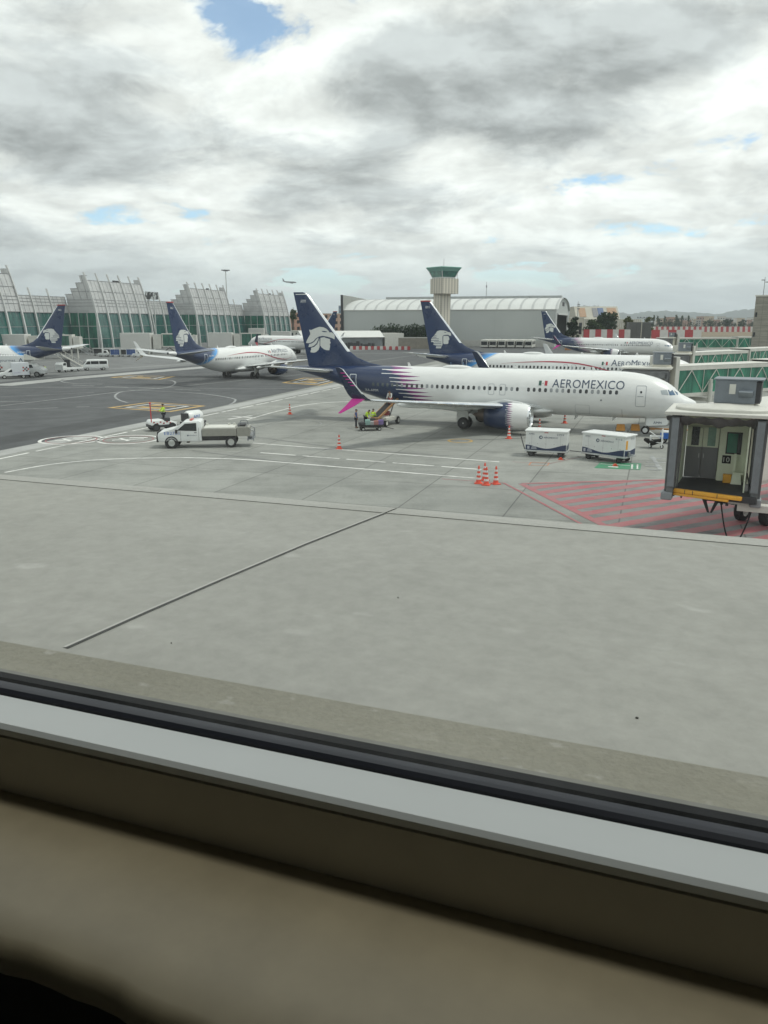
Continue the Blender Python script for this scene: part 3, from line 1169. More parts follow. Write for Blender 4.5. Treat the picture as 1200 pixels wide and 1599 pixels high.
        for i, (r, z, le, te, tk) in enumerate(up):
            j0, j1 = up[max(i - 1, 0)], up[min(i + 1, len(up) - 1)]
            dv = Vector((j1[0] - j0[0], j1[1] - j0[1])).normalized()
            nr = Vector((dv.y, -dv.x))          # outward normal in the r,z plane
            rg.append(foil_ring(lambda s, th: (s, sd * (r + nr.x * th), z + nr.y * th), le, te, tk))
        m.loft(rg)
        bmesh.ops.recalc_face_normals(m.bm, faces=m.bm.faces[:])
        for fc in m.bm.faces:
            c = fc.calc_center_median()
            if fc.normal.y * sd < -.1 or (fc.normal.z > .3 and c.z < 4.5):
                fc.material_index = 1
        wl = m.build('winglet', [WHITE if white_tips else M('winglet_navy', (.014, .026, .065), .3, coat=.2), WINGM], wg, smooth=True)
        if new:
            m = MB()
            for k in range(5):
                z = 5.75 - k * .23
                u = (z - 4.7) / 1.4
                s0 = 23.45 + (24.55 - 23.45) * u + .06
                r = 17.86 + .29 * u + .062
                m.prism([(s0 + .05, sd * r, z + .03), (s0 + .42, sd * r, z + .04), (s0 + .42, sd * r, z + .09), (s0 + .1, sd * r, z + .09)], (0, sd * .015, 0))
            m.build('winglet_stripe', MAGENTA, wl)
            m = MB()
            rg = []
            for r, z, le, te, tk in up[2:]:
                rg.append([(le - .02 + (te - le) * u, sd * (r + q * (tk / 2 * foil(u) + .006)), z) for q, u in ((1, .1), (1, .02), (1, 0), (-1, .02), (-1, .1))])
            m.loft(rg, closed=False)
            m.build('leading_edge', SILVER, wl, smooth=True)
        m = MB()
        m.loft([foil_ring(lambda s, th, r=r, z=z: (s, sd * (r + th * .8), z + th * .5), le, te, tk) for r, z, le, te, tk in ((17.5, 3.85, 23.05, 24.15, .10), (17.85, 3.35, 23.75, 24.5, .08), (18.2, 2.78, 24.75, 25.0, .04))])
        m.build('winglet_lower_blade', MAGENTA if new else WHITE if white_tips else M('winglet_red', (.42, .05, .07), .35), wg, smooth=True)
        if detail:
            for r, s0, s1, z in ((4.6, 18.4, 21.9, 2.02), (7.6, 18.9, 22.2, 2.42), (10.8, 20.1, 23.2, 2.8)):
                m = MB()
                m.ell(((s0 + s1) / 2, sd * r, z), ((s1 - s0) / 2, .17, .24), 10, 8)
                m.build('flap_fairing', WHITE, wg, smooth='all')
        # engine
        o = (0, sd * 4.85, 1.58)
        m = MB()
        m.lathe(o, (1, 0, 0), [(13.22, .98), (13.5, 1.08), (14.0, 1.17), (14.6, 1.21), (15.2, 1.22), (15.9, 1.17), (16.5, 1.06), (17.05, .93), (17.04, .90), (16.5, .92)], 40)
        n_ = m.build('engine', EM_NEW if new else M('nacelle_navy', (.014, .036, .10), .3, coat=.3), root, smooth='all')
        m = MB()
        m.lathe(o, (1, 0, 0), [(13.9, .80), (13.4, .82), (13.12, .86), (13.05, .90), (13.08, .94), (13.24, .986)], 40)
        m.build('inlet_lip', SILVER, n_, smooth='all')
        m = MB()
        m.lathe(o, (1, 0, 0), [(13.95, .84), (13.95, .3), (13.7, .16), (13.45, .02)], 24)
        m.build('fan', DARK, n_, smooth=True)
        m = MB()
        m.lathe(o, (1, 0, 0), [(16.3, .80), (17.0, .68), (17.75, .5), (17.73, .46), (17.0, .5)], 24)
        m.build('exhaust_nozzle', EXH, n_, smooth='all')
        m = MB()
        m.lathe(o, (1, 0, 0), [(17.2, .38), (17.8, .27), (18.3, .03)], 16)
        m.build('exhaust_cone', EXH, n_, smooth='all')
        m = MB()
        m.loft([[(s, o[1] + q * .17, z) for q, z in ((-1, z0), (1, z0), (1, z1), (-1, z1))] for s, z0, z1 in ((13.9, 2.55, 2.80), (15.5, 2.4, 2.98), (17.4, 2.0, 2.62), (19.6, 2.1, 2.4))])
        m.build('pylon', WHITE, n_)
        gear(root, 19.6, sd * 2.86, .56, .38, .44, 2.0, True)
    ng = gear(root, 4.0, 0, .345, .2, .2, 1.6, False)
    m = MB()
    for q in (-1, 1):
        m.prism([(2.15, q * .45, 1.5), (3.95, q * .45, 1.44), (3.95, q * .5, .85), (3.8, q * .5, .78), (2.3, q * .5, .9), (2.15, q * .5, 1.0)], (0, q * .03, 0))
    nd = m.build('gear_door', WHITE, ng)
    if detail:
        lettering(reg[-3:], .22, TITLE, nd, (3.35 if vis > 0 else 2.75, vis * .545, .98), (-vis, 0, 0), (0, 0, 1), 'registration')
    # windows and doors on the side that shows
    rg = random.Random(key)
    k = 0
    while True:
        s = 6.45 + .508 * k
        k += 1
        if s > 29.9:
            break
        if abs(s - 14.5) < .26 or abs(s - 29.9) < .2:
            continue
        o = wrap(poly_bm(rrect(s, 3.66, .25, .36, .11)), vis, .010, 'passenger_window', (SHADE if rg.random() < .22 else GLASSD) if not (new and s > 26.6) else GLASSREFL, f)
    D_ = [(4.45, 3.40, .82, 1.78, .12), (31.6, 3.78, .76, 1.60, .12), (16.45, 3.58, .56, 1.0, .14), (17.5, 3.58, .56, 1.0, .14)]
    for i, (s, z, w_, h_, r_) in enumerate(D_):
        lw = .035 if i != 1 else .07
        o = wrap(ring_bm(rrect(s, z, w_, h_, r_), rrect(s, z, w_ - 2 * lw, h_ - 2 * lw, r_ - lw * .6)), vis, .014, 'door' if i < 2 else 'emergency_exit', OUTL if i != 1 else OUTLW, f)
        if i < 2:
            wrap(poly_bm(rrect(s, z + .35, .16, .2, .06)), vis, .016, 'door_window', GLASSD, o)
            wrap(poly_bm(rrect(s + .02, z - .02, .5, .05, .02)), vis, .016, 'handle', OUTL, o)
    # cargo door and small panels
    if detail:
        wrap(ring_bm(rrect(9.3, 2.05, 1.25, .85, .08), rrect(9.3, 2.05, 1.21, .81, .07)), vis, .014, 'cargo_door', OUTL, f)
        wrap(poly_bm(rrect(7.7, 2.95, .16, .16, .07)), vis, .014, 'service_panel', GREYP, f)
        wrap(poly_bm([(5.95, 1.45), (5.93, 1.45), (5.93, 2.2), (5.95, 2.2)]), vis, .014, 'drain_mark', DARK, f)
    # flight deck glazing
    for i, p in enumerate(([(2.93, 3.92), (2.45, 3.97), (2.25, 3.55), (2.80, 3.58)], [(2.37, 3.97), (1.99, 3.93), (1.72, 3.54), (2.17, 3.53)], [(1.88, 3.90), (1.62, 3.74), (1.38, 3.53), (1.60, 3.53)])):
        for q in (-1, 1):
            wrap(poly_bm(p), q, .014, 'cockpit_window', (WSCL, WSCR, WSCR)[i], f)
    # titles
    def txt(s_, size, sL, sR, z, mt, nm, caps=None):
        b = text_bm(s_, size)
        wv = text_width(b)
        for v in b.verts:
            v.co.x = (sL - v.co.x / wv * (sL - sR)) if vis > 0 else (sR + v.co.x / wv * (sL - sR))
            v.co.y += z
        return wrap(b, vis, .016, nm, mt, f)
    if title == 'new':
        txt('AEROMEXICO', .74, 12.0, 5.85, 3.93, TITLE, 'title_lettering')
        fl, zf = 13.2, 4.05
    else:
        # small capitals with a tall A and M
        xs = {}
        cur = 0.
        parts_ = []
        for ch in 'AEROMEXICO':
            hgt = .80 if ch in 'AM' else .60
            b = text_bm(ch, hgt)
            parts_.append((b, cur))
            cur += text_width(b) + .10
        tot = bmesh.new()
        for b, x in parts_:
            me = bpy.data.meshes.new('t')
            for v in b.verts:
                v.co.x = (11.7 - (v.co.x + x) * 5.9 / cur) if vis > 0 else (5.8 + (v.co.x + x) * 5.9 / cur)
                v.co.y += 4.05
            b.to_mesh(me)
            tot.from_mesh(me)
            bpy.data.meshes.remove(me)
            b.free()
        wrap(tot, vis, .016, 'title_lettering', TITLE, f)
        fl, zf = 12.9, 4.1
        pts = [(26.2, 4.05), (23., 4.28), (19.5, 4.40), (16.5, 4.28), (14., 3.9), (11.5, 3.3), (9., 2.9), (6.5, 2.75), (4.5, 3.1)]
        wrap(strip_bm(pts, .16), vis, .0205, 'swoosh_stripe', LINER, f)
    x1 = lambda a: fl - a if vis > 0 else fl - .75 + a
    for a, mt in ((0, FLAGG), (.52, FLAGR)):
        xx = x1(a) if vis > 0 else x1(a)
        wrap(poly_bm([(xx - .24, zf), (xx, zf), (xx, zf + .42), (xx - .24, zf + .42)]), vis, .016, 'flag', mt, f)
    wrap(poly_bm(rrect(x1(.37), zf + .2, .08, .09, .03)), vis, .016, 'flag_crest', M('crest_brown', (.2, .14, .06), .5), f)
    if new:
        txt(reg, .26, 30.35, 28.85, 2.96, TWHITE, 'registration')
    else:
        txt(reg, .28, 31.0, 29.6, 4.12, TWHITE, 'registration')
    return root


make_airliner('A', 'nearest airliner, white with a navy tail, magenta teeth and a magenta winglet blade', True, 'XA-AMM', 1)
make_airliner('B', 'airliner with a blue swoosh seen from behind as it taxis away across the asphalt', False, 'XA-MIA', 1, '862', True, title='old')
make_airliner('C', 'airliner with red stripe and blue swoosh parked just behind the nearest airliner', False, 'N891AM', 1, '891', title='old')
make_airliner('D', 'far airliner with magenta teeth parked in front of the striped fence and open hangar', True, 'XA-AMN', 1, detail=False)
make_airliner('E', 'airliner with blue swoosh seen port side, its nose cut off behind the catering truck', False, 'N783AM', -1, '783', True, title='old')
make_airliner('F', 'small far airliner facing left before the last pavilion, mostly behind others', False, 'XA-ADL', -1, title='old', detail=False)
# ------------------------------------------------------------------ the window we look through and the roof below it
WRZ = R(-20.1)
H0 = CAM_H


def rough_conc(name, a, b, c, sc_=3.):
    mt, t, p = newmat(name)
    co = t.coord()
    n1 = t.noise(co, sc_ * .15, 5, .6)
    n2 = t.noise(t.mapping(co, scl=(.25, 1, 1)), sc_, 8, .65)
    n3 = t.noise(co, sc_ * 12, 4, .7)
    q = t.mix(t.rng(n1, .35, .65), (*a, 1), (*b, 1))
    q = t.mix(t.rng(n2, .52, .72, 0, .7), q, (*c, 1))
    q = t.mix(t.rng(t.noise(t.mapping(co, loc=(3, 1, 0), scl=(.6, 1, 1)), sc_ * 5, 3, .5), .66, .74, 0, .35), q, (.42, .42, .40, 1))
    k = t.rng(n3, .3, .7, .90, 1.09)
    q = t.mix(1., q, t.comb(k, k, k), 'MULTIPLY')
    t.put(p.inputs['Base Color'], q)
    p.inputs['Roughness'].default_value = .88
    bp = t.new('ShaderNodeBump')
    bp.inputs['Strength'].default_value = .35
    bp.inputs['Distance'].default_value = .006
    t.put(bp.inputs['Height'], n3)
    t.put(p.inputs['Normal'], bp.outputs[0])
    return mt


ROOFM = rough_conc('roof_screed', (.285, .285, .262), (.255, .256, .238), (.31, .31, .29), .8)
SILLC = rough_conc('stained_concrete_sill', (.24, .235, .195), (.19, .185, .15), (.36, .355, .32), 9.)
roof = thing('flat_roof', 'pale flat concrete roof just outside the window, its far edge hiding the apron', 'roof', (0, 0, 0), WRZ)
m = MB()
RZ = H0 - 1.3
m.box((0, (5.11 + .72) / 2, RZ - .25), (60, 5.11 - .72, .5), bev=.012)
m.build('slab', ROOFM, roof)
m = MB()
m.box((0, 5.02, RZ + .003), (60, .16, .006), bev=.002)
m.build('edge_lip', rough_conc('lip_concrete', (.33, .33, .31), (.29, .29, .27), (.24, .24, .22), 3.), roof)
inv = Matrix.Rotation(-WRZ, 4, 'Z')
pts = [inv @ G(*q, RZ) for q in ((105, 1013), (230, 957), (350, 905), (480, 850), (620, 795))]
m = MB()
ribbon('', pts, .013, None, RZ + .006, bld=m)
m.build('sealed_joint', M('joint_sealant', (.05, .052, .05), .8), roof)
m = MB()
ribbon('', [(p.x - .016, p.y + .004) for p in pts], .016, None, RZ + .004, bld=m)
m.build('joint_highlight', M('joint_highlight', (.36, .36, .34), .8), roof)  # highlight along the joint, painted as a paler strip
# far apron joint line on the roof and a few specks of litter
spk = MB()
for px, py, r_ in ((622, 934, .006), (995, 1122, .010), (268, 1005, .005)):
    q = inv @ G(px, py, RZ)
    spk.ell((q.x, q.y, RZ + .003), (r_ * .6, r_ * .35, .004), 7, 4)
tag(spk.build('grit', M('grit', (.10, .10, .09), .9), rz=WRZ), 'small dark crumbs of grit scattered on the flat roof', 'grit', kind='stuff')

ALUW = M('white_window_profile', (.46, .485, .49), .32, .0, var=.03, sc_=2, coat=.1)
GASK = M('black_gasket', (.006, .0065, .008), .75, var=.2, sc_=3, spec=.15)
OUTF_ = M('outer_frame', (.045, .05, .06), .4, var=.2, sc_=3)
SILLI = M('brown_sill', (.27, .232, .158), .45, var=.16, sc_=2.2)
win = thing('window', 'wide window with a white inner ledge, black gasket and stained concrete outer sill', 'window', (0, 0, 0), WRZ)
WX = 16.
zl = H0 - .40
m = MB()
# ledge profile (y, z) swept along x
prof = [(.539, zl - .004), (.543, zl), (.590, zl), (.594, zl - .003), (.594, zl - .12), (.560, zl - .12), (.560, zl - .079), (.545, zl - .079), (.545, zl - .014), (.539, zl - .011)]
m.prism([(-WX / 2, y, z) for y, z in prof], (WX, 0, 0))
m.build('frame', ALUW, win)
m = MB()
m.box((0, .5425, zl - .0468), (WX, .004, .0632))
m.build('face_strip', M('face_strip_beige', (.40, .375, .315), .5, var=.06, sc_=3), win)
m = MB()
m.prism([(-WX / 2, y, z) for y, z in ((.594, zl - .02), (.594, zl + .001), (.598, zl + .004), (.606, zl + .004), (.610, zl + .001), (.616, zl + .001), (.616, zl - .02))], (WX, 0, 0))
m.build('gasket', M('inner_gasket', (.016, .018, .026), .45, var=.1, spec=.3), win)
m = MB()
m.prism([(-WX / 2, y, z) for y, z in ((.6165, zl - .06), (.6165, zl - .004), (.621, zl - .004), (.6215, zl - .04), (.640, zl - .04), (.6405, zl - .010), (.652, zl - .010), (.652, zl - .06))], (WX, 0, 0))
m.build('outer_channel', GASK, win)
m = MB()
m.prism([(-WX / 2, y, z) for y, z in ((.6525, zl - .06), (.6525, zl - .013), (.668, zl - .016), (.668, zl - .06))], (WX, 0, 0))
m.build('outer_trim', M('outer_trim', (.13, .13, .115), .6, var=.2, sc_=5), win)
m = MB()
zo = H0 - .425
m.box((0, (.669 + .752) / 2, zo - .45), (40, .083, .9), bev=.003)
m.build('concrete_sill', SILLC, win)
m = MB()
m.poly([(-WX / 2, .604, zl - .01), (WX / 2, .604, zl - .01), (WX / 2, .604, H0 + .95), (-WX / 2, .604, H0 + .95)])
gm = bpy.data.materials.new('window_glass')
gm.use_nodes = True
t = NT(gm.node_tree)
for x in list(gm.node_tree.nodes):
    gm.node_tree.nodes.remove(x)
tr = t.new('ShaderNodeBsdfTransparent')
tr.inputs[0].default_value = (.93, .98, .945, 1)
gl = t.new('ShaderNodeBsdfGlossy')
gl.inputs['Roughness'].default_value = .02
fr = t.new('ShaderNodeFresnel')
fr.inputs[0].default_value = 1.4
mx = t.new('ShaderNodeMixShader')
t.l.new(t.m('MULTIPLY', fr.outputs[0], .8), mx.inputs[0])
du = t.new('ShaderNodeBsdfTranslucent')
du.inputs[0].default_value = (.8, .85, .82, 1)
dn = t.noise(t.mapping(t.coord(), scl=(1.2, 1, .35)), 3.2, 6, .65)
dmx = t.new('ShaderNodeMixShader')
t.l.new(t.rng(dn, .42, .72, .008, .055), dmx.inputs[0])
t.l.new(tr.outputs[0], dmx.inputs[1])
t.l.new(du.outputs[0], dmx.inputs[2])
t.l.new(dmx.outputs[0], mx.inputs[1])
t.l.new(gl.outputs[0], mx.inputs[2])
ou = t.new('ShaderNodeOutputMaterial')
t.l.new(mx.outputs[0], ou.inputs[0])
m.build('pane', gm, win)
zs = H0 - .479
m = MB()
n = 200
rg = []
EA, EB = inv @ G(0, 1478, zs), inv @ G(310, 1597, zs)
EK = (EB.y - EA.y) / (EB.x - EA.x)
for i in range(n + 1):
    x = -2.2 + 4.4 * i / n
    e = min(.45, max(.30, EA.y + EK * (x - EA.x))) + .004 * math.sin(x * 9.) + .0025 * math.sin(x * 31 + 1) + .0015 * math.sin(x * 83)
    rg.append([(x, y, z) for y, z in ((.56, zs), (.50, zs), (.42, zs - .0005), (e + .012, zs - .002), (e + .004, zs - .007), (e, zs - .016), (e + .002, zs - .03), (.42, zs - .034), (.56, zs - .034))])
m.loft(rg)
m.build('inner_sill', SILLI, win, smooth=True)
m = MB()
m.box((0, .645, H0 + 1.3), (WX, .12, .7))
m.build('head_panel', OFFWHITE, win)

WALLI = M('room_wall', (.62, .59, .50), .8, var=.05)
m = MB()
m.box((0, .50, H0 - 1.0), (WX, .09, .98))
tag(m.build('wall', M('under_sill', (.02, .02, .02), .8), rz=WRZ), kind='structure')
for nm, c, s_, mt in (('wall', (0, -6.05, H0 + .1), (WX, .1, 3.4), WALLI), ('wall', (-8.05, -2.7, H0 + .1), (.1, 6.6, 3.4), WALLI), ('wall', (8.05, -2.7, H0 + .1), (.1, 6.6, 3.4), WALLI), ('floor', (0, -2.7, H0 - 1.55), (WX, 6.6, .1), M('carpet', (.16, .15, .13), .95)), ('ceiling', (0, -2.7, H0 + 1.7), (WX, 6.8, .1), M('ceiling_panel', (.7, .69, .65), .8))):
    m = MB()
    m.box(c, s_)
    tag(m.build(nm, mt, rz=WRZ), kind='structure')

# ------------------------------------------------------------------ boarding bridges
BELL = M('bellows_fabric', (.125, .13, .133), .75, var=.3, sc_=2.5, bump=.5)
BELLD = M('bellows_dark', (.03, .031, .034), .8, var=.25, sc_=2.5)
BRW = M('bridge_white', (.56, .555, .51), .5, var=.10, sc_=.7)
BRC = M('bridge_cream', (.50, .48, .40), .5, var=.08, sc_=.9)
ACG = M('unit_grey', (.17, .195, .22), .45, var=.15, sc_=1.2)
FLOORM = M('rubber_floor', (.035, .036, .04), .7, var=.15)


def glass_mat(name, col, dark, rough=.08):
    mt, t, p = newmat(name)
    co = t.coord()
    x, y, z = t.xyz(co)
    n = t.noise(t.mapping(co, scl=(1.2, 1.2, .25)), .8, 4, .6)
    t.put(p.inputs['Base Color'], t.mix(t.rng(n, .4, .62), (*col, 1), (*dark, 1)))
    p.inputs['Roughness'].default_value = rough
    p.inputs['Specular IOR Level'].default_value = .6
    return mt


GREENG = glass_mat('green_glass', (.05, .25, .165), (.02, .10, .072))


def add_ac(root, c, s=(2.0, 1.5, 1.0), rz=0):
    """rooftop air conditioner: body, hood, darker end, base"""
    m = MB()
    m.box((0, 0, .25 + s[2] / 2), (s[0] * .78, s[1], s[2]), bev=.03)
    m.box((s[0] * .05, 0, .27 + s[2]), (s[0] * .95, s[1] * 1.04, .05))
    o = m.build('air_conditioner', ACG, root, loc=c, rz=rz)
    m = MB()
    m.box((s[0] * .435, 0, .25 + s[2] * .48), (s[0] * .1, s[1] * .92, s[2] * .9))
    m.build('coil', DARK, o)
    m = MB()
    m.loft([[(-s[0] * .5, -s[1] * .62, 0), (s[0] * .5, -s[1] * .62, 0), (s[0] * .5, s[1] * .62, 0), (-s[0] * .5, s[1] * .62, 0)], [(-s[0] * .37, -s[1] * .48, .25), (s[0] * .37, -s[1] * .48, .25), (s[0] * .37, s[1] * .48, .25), (-s[0] * .37, s[1] * .48, .25)]])
    m.build('plinth', BRC, o)
    m = MB()
    m.prism([(s[0] * .08, -s[1] * .5, .25 + s[2] * .6), (s[0] * .08, -s[1] * .5 - .32, .25 + s[2] * .52), (s[0] * .08, -s[1] * .5 - .04, .25 + s[2] * .28)], (s[0] * .26, 0, 0))
    m.build('intake_hood', ACG, o)
    m = MB()
    m.box((-s[0] * .05, -s[1] * .5 - .008, .25 + s[2] * .62), (s[0] * .12, .012, s[2] * .42))
    m.build('label_plate', OFFWHITE, o)
    return o


def drive(root, x, floor_z, w=3.2, name='drive_column'):
    m = MB()
    for q in (-1, 1):
        m.cyl((x, q * w * .5, 1.1), (x, q * w * .5, floor_z + 1.6), .16, n=10)
        m.cyl((x, q * w * .5, floor_z * .5), (x, q * w * .5, floor_z + 1.2), .21, n=10)
    m.box((x, 0, floor_z - .35), (.35, w, .3))
    m.box((x, 0, .95), (.6, w * .8, .4))
    d = m.build(name, BRW, root)
    for q in (-1, 1):
        m = MB()
        m.lathe((x, q * .62, .55), (0, 1, 0), [(-.2, .3), (-.2, .47), (-.15, .54), (.15, .54), (.2, .47), (.2, .3)], 24)
        wl = m.build('wheel', TYRE, d, smooth=True)
        m = MB()
        m.lathe((x, q * .62, .55), (0, 1, 0), [(-.17, 0), (-.12, .2), (-.18, .31), (.18, .31), (.12, .2), (.17, 0)], 16)
        m.build('rim', OFFWHITE, wl, smooth=True)
    return d


def tunnel(root, x0, x1, w, z0, z1, panels, mname='tunnel'):
    """glazed tunnel section along local x"""
    m = MB()
    for q in (-1, 1):
        m.box(((x0 + x1) / 2, q * w / 2, z1 - .18), (x1 - x0, .14, .36))
        m.box(((x0 + x1) / 2, q * w / 2, z0 + .12), (x1 - x0, .14, .30))
    m.box(((x0 + x1) / 2, 0, z1 + .03), (x1 - x0, w + .16, .06))
    m.box(((x0 + x1) / 2, 0, z0 - .06), (x1 - x0, w + .1, .06))
    for x in (x0 + .1, x1 - .1):
        for q in (-1, 1):
            m.box((x, q * (w / 2 + .002), (z0 + z1) / 2), (.2, .15, z1 - z0 - .06))
    tn = m.build(mname, BRW, root)
    m = MB()
    for q in (-1, 1):
        m.box(((x0 + x1) / 2, q * (w / 2 - .03), (z0 + z1) / 2 - .05), (x1 - x0 - .4, .03, z1 - z0 - .6))
    m.build('glazing', GREENG, tn)
    m = MB()
    n = panels
    L = (x1 - x0 - .4) / n
    for q in (-1, 1):
        yy = q * (w / 2 + .02)
        for i in range(n):
            a = x0 + .2 + L * i
            zA, zB = z0 + .28, z1 - .38
            up = i % 2 == 0
            m.tube([(a, yy, zA if up else zB), (a + L, yy, zB if up else zA)], .045, 6)
            if i and i % 2 == 0:
                m.tube([(a, yy, zA), (a, yy, zB)], .035, 6)
    m.build('bracing', BRW, tn)
    return tn


def bridge_cab(root, w, dep, z0, z1, hood=.9, front=-1):
    """cab centred on local origin, its mouth towards -y"""
    m = MB()
    m.box((0, 0, z0 - .12), (w, dep, .24))
    m.build('cab_floor', GREYP, root)
    m = MB()
    for q in (-1, 1):
        m.box((q * (w / 2 - .05), dep * .1, (z0 + z1) / 2), (.1, dep * .8, z1 - z0))
    m.box((0, dep / 2 - .05, (z0 + z1) / 2), (w - .2, .1, z1 - z0))
    m.build('cab_wall', BRC, root)
    m = MB()
    m.box((0, 0, z1 + .09), (w + .5, dep + .5, .18), bev=.05)
    m.build('cab_roof', BRW, root)
    # bellows hood: nested folds
    m = MB()
    for k in range(4):
        y = -dep / 2 - hood * k / 4
        d = .06 + .03 * (k % 2)
        for q in (-1, 1):
            m.box((q * (w / 2 + .05 - .05 * k), y - hood / 8, (z0 + z1) / 2 - .1), (.14 + d, hood / 4.2, z1 - z0 - .2))
        m.box((0, y - hood / 8, z1 - .30 - .05 * k), (w + .18 - .1 * k, hood / 4.2, .42 + d))
    m.build('bellows', BELL, root)


def small_bridge(label, door, fus_yaw, tdir, tlen, tz=(2.7, 5.65), panels=6, ac=True, gap=2.6):
    """bridge docked at an airliner's far-side door"""
    n = Vector((math.sin(fus_yaw), math.cos(fus_yaw), 0))
    cpos = Vector(door) + n * 2.4
    root = thing('boarding_bridge', label, 'boarding bridge', (cpos.x, cpos.y, 0), 0, 'boarding bridges docked at the airliners')
    cabr = bpy.data.objects.new('cab', None)
    COL.objects.link(cabr)
    cabr.parent = root
    cabr.rotation_euler.z = -fus_yaw
    bridge_cab(cabr, 3.9, 3.0, tz[0], tz[1] - .25)
    if ac:
        add_ac(cabr, (1.2, .2, tz[1] - .1), (1.9, 1.5, 1.05), rz=.15)
    tr_ = bpy.data.objects.new('gangway', None)
    COL.objects.link(tr_)
    tr_.parent = root
    tr_.rotation_euler.z = tdir
    m = MB()
    m.box((gap - .35, 0, (tz[0] + tz[1]) / 2 + .3), (.5, 3.1, tz[1] - tz[0] + 1.0), bev=.05)
    m.build('end_frame', BRW, tr_)
    L1 = tlen * .55
    tunnel(tr_, gap, gap + L1, 2.5, tz[0] + .1, tz[1] - .1, panels)
    tunnel(tr_, gap + L1 + .01, gap + tlen, 2.9, tz[0] - .05, tz[1] + .12, panels)
    drive(tr_, gap + L1 * .3, tz[0], 3.3)
    m = MB()
    m.lathe((gap + tlen + 1.6, 0, 0), (0, 0, 1), [(tz[0] - .3, .4), (tz[0] - .3, 2.0), (tz[1] + .3, 2.0), (tz[1] + .35, 1.9), (tz[1] + .5, .3)], 20)
    m.cyl((gap + tlen + 1.6, 0, 0), (gap + tlen + 1.6, 0, tz[0]), .55)
    m.build('rotunda', BRW, tr_, smooth=True)
    return root


def door_of(k, s=4.6, r=-1.95):
    X0, Y0, yw = PLANES[k][:3]
    return Vector((X0 - s * math.cos(yw) - r * math.sin(yw), Y0 + s * math.sin(yw) - r * math.cos(yw), 0))


small_bridge("boarding bridge docked behind the nearest airliner's nose, green glass with white bracing", door_of('A'), PLANES['A'][2], R(30), 26, panels=8)
small_bridge("boarding bridge at the red-striped airliner's nose, second glazed gangway from the nearest one", door_of('C'), PLANES['C'][2], R(38), 26, panels=8)
small_bridge('boarding bridge at the nose of the far airliner by the striped fence', door_of('D'), PLANES['D'][2], R(10), 30, panels=8)

# the near bridge, its empty cab open towards us
zf, zc = 2.62, 5.62
P, Q = G(1054, 762, zf), G(1160, 776, zf)
brz = R(-25)
bmp = math.atan2(Q.y - P.y, Q.x - P.x) - brz          # the bumper is swivelled a little more than the cab
near = thing('boarding_bridge', 'near boarding bridge with an open empty cab and yellow bumper over the red hatching', 'boarding bridge', (P.x, P.y, 0), brz, 'boarding bridges docked at the airliners')
W = (Q - P).length * math.cos(bmp)          # bumper length, left post to right post
CW = W + .55
m = MB()
m.prism([(-.1, .02, zf - .27), (W + .02, .02 + W * math.tan(bmp), zf - .27), (W + .5, .02 + W * math.tan(bmp), zf - .27), (W + .5, 3., zf - .27), (-.1, 3., zf - .27)], (0, 0, .26))
m.build('cab_floor', FLOORM, near)
m = MB()
WB = W / math.cos(bmp)
bq = lambda f: (W * f + math.sin(bmp) * .10, W * f * math.tan(bmp) - math.cos(bmp) * .10)
m.box((*bq(.5), zf - .07), (WB, .20, .17), rz=bmp, bev=.04)
m.box((*bq(.41), zf - .22), (WB * .82, .14, .12), rz=bmp, bev=.03)
m.build('bumper', YELLOW, near)
m = MB()
for x in (.18, .30, .66):
    q = bq(x)
    m.box((q[0] + math.sin(bmp) * .1, q[1] - math.cos(bmp) * .1, zf - .07), (.025, .02, .17), rz=bmp)
m.build('bumper_seam', DARK, near)
# inner walls
m = MB()
m.prism([(.0, .15, zf), (.10, 2.75, zf), (.04, 2.75, zf), (-.06, .15, zf)], (0, 0, zc - zf))
m.prism([(W - .02, .15, zf), (W + .04, .15, zf), (W + .04, 2.75, zf), (W - .02, 2.75, zf)], (0, 0, zc - zf))
m.build('side_wall', CREAM, near)
bx0 = .12
m = MB()
m.box(((bx0 + W * .555) / 2, 2.82, zc - .35), (W * .555 - bx0, .1, .7))
m.box(((W * .575 + W) / 2, 2.60, (zf + zc) / 2), (W - W * .575, .1, zc - zf))
m.box((W * .575, 2.72, (zf + zc) / 2), (.06, .22, zc - zf))
bw = m.build('back_wall', CREAM, near)
m = MB()
m.box((W * .79, 2.545, zf + 1.72), (W * .235, .012, .98), bev=.004)
wn_ = m.build('window', M('window_rubber', (.012, .012, .012), .5), bw)
m = MB()
m.box((W * .765, 2.535, zf + 1.72), (W * .15, .012, .86))
m.build('pane', GREENG, wn_)
m = MB()
m.box((W * .705 + W * .17, 2.534, zf + 1.72), (W * .055, .012, .86))
m.build('pane', GLASSD, wn_)
m = MB()
m.box((W * .70, 2.54, zf + .98), (.36, .014, .36))
sg = m.build('sign', BLACK, bw)
lettering('10', .23, OFFWHITE, sg, (W * .70, 2.53, zf + .865), (1, 0, 0), (0, 0, 1), center=True)
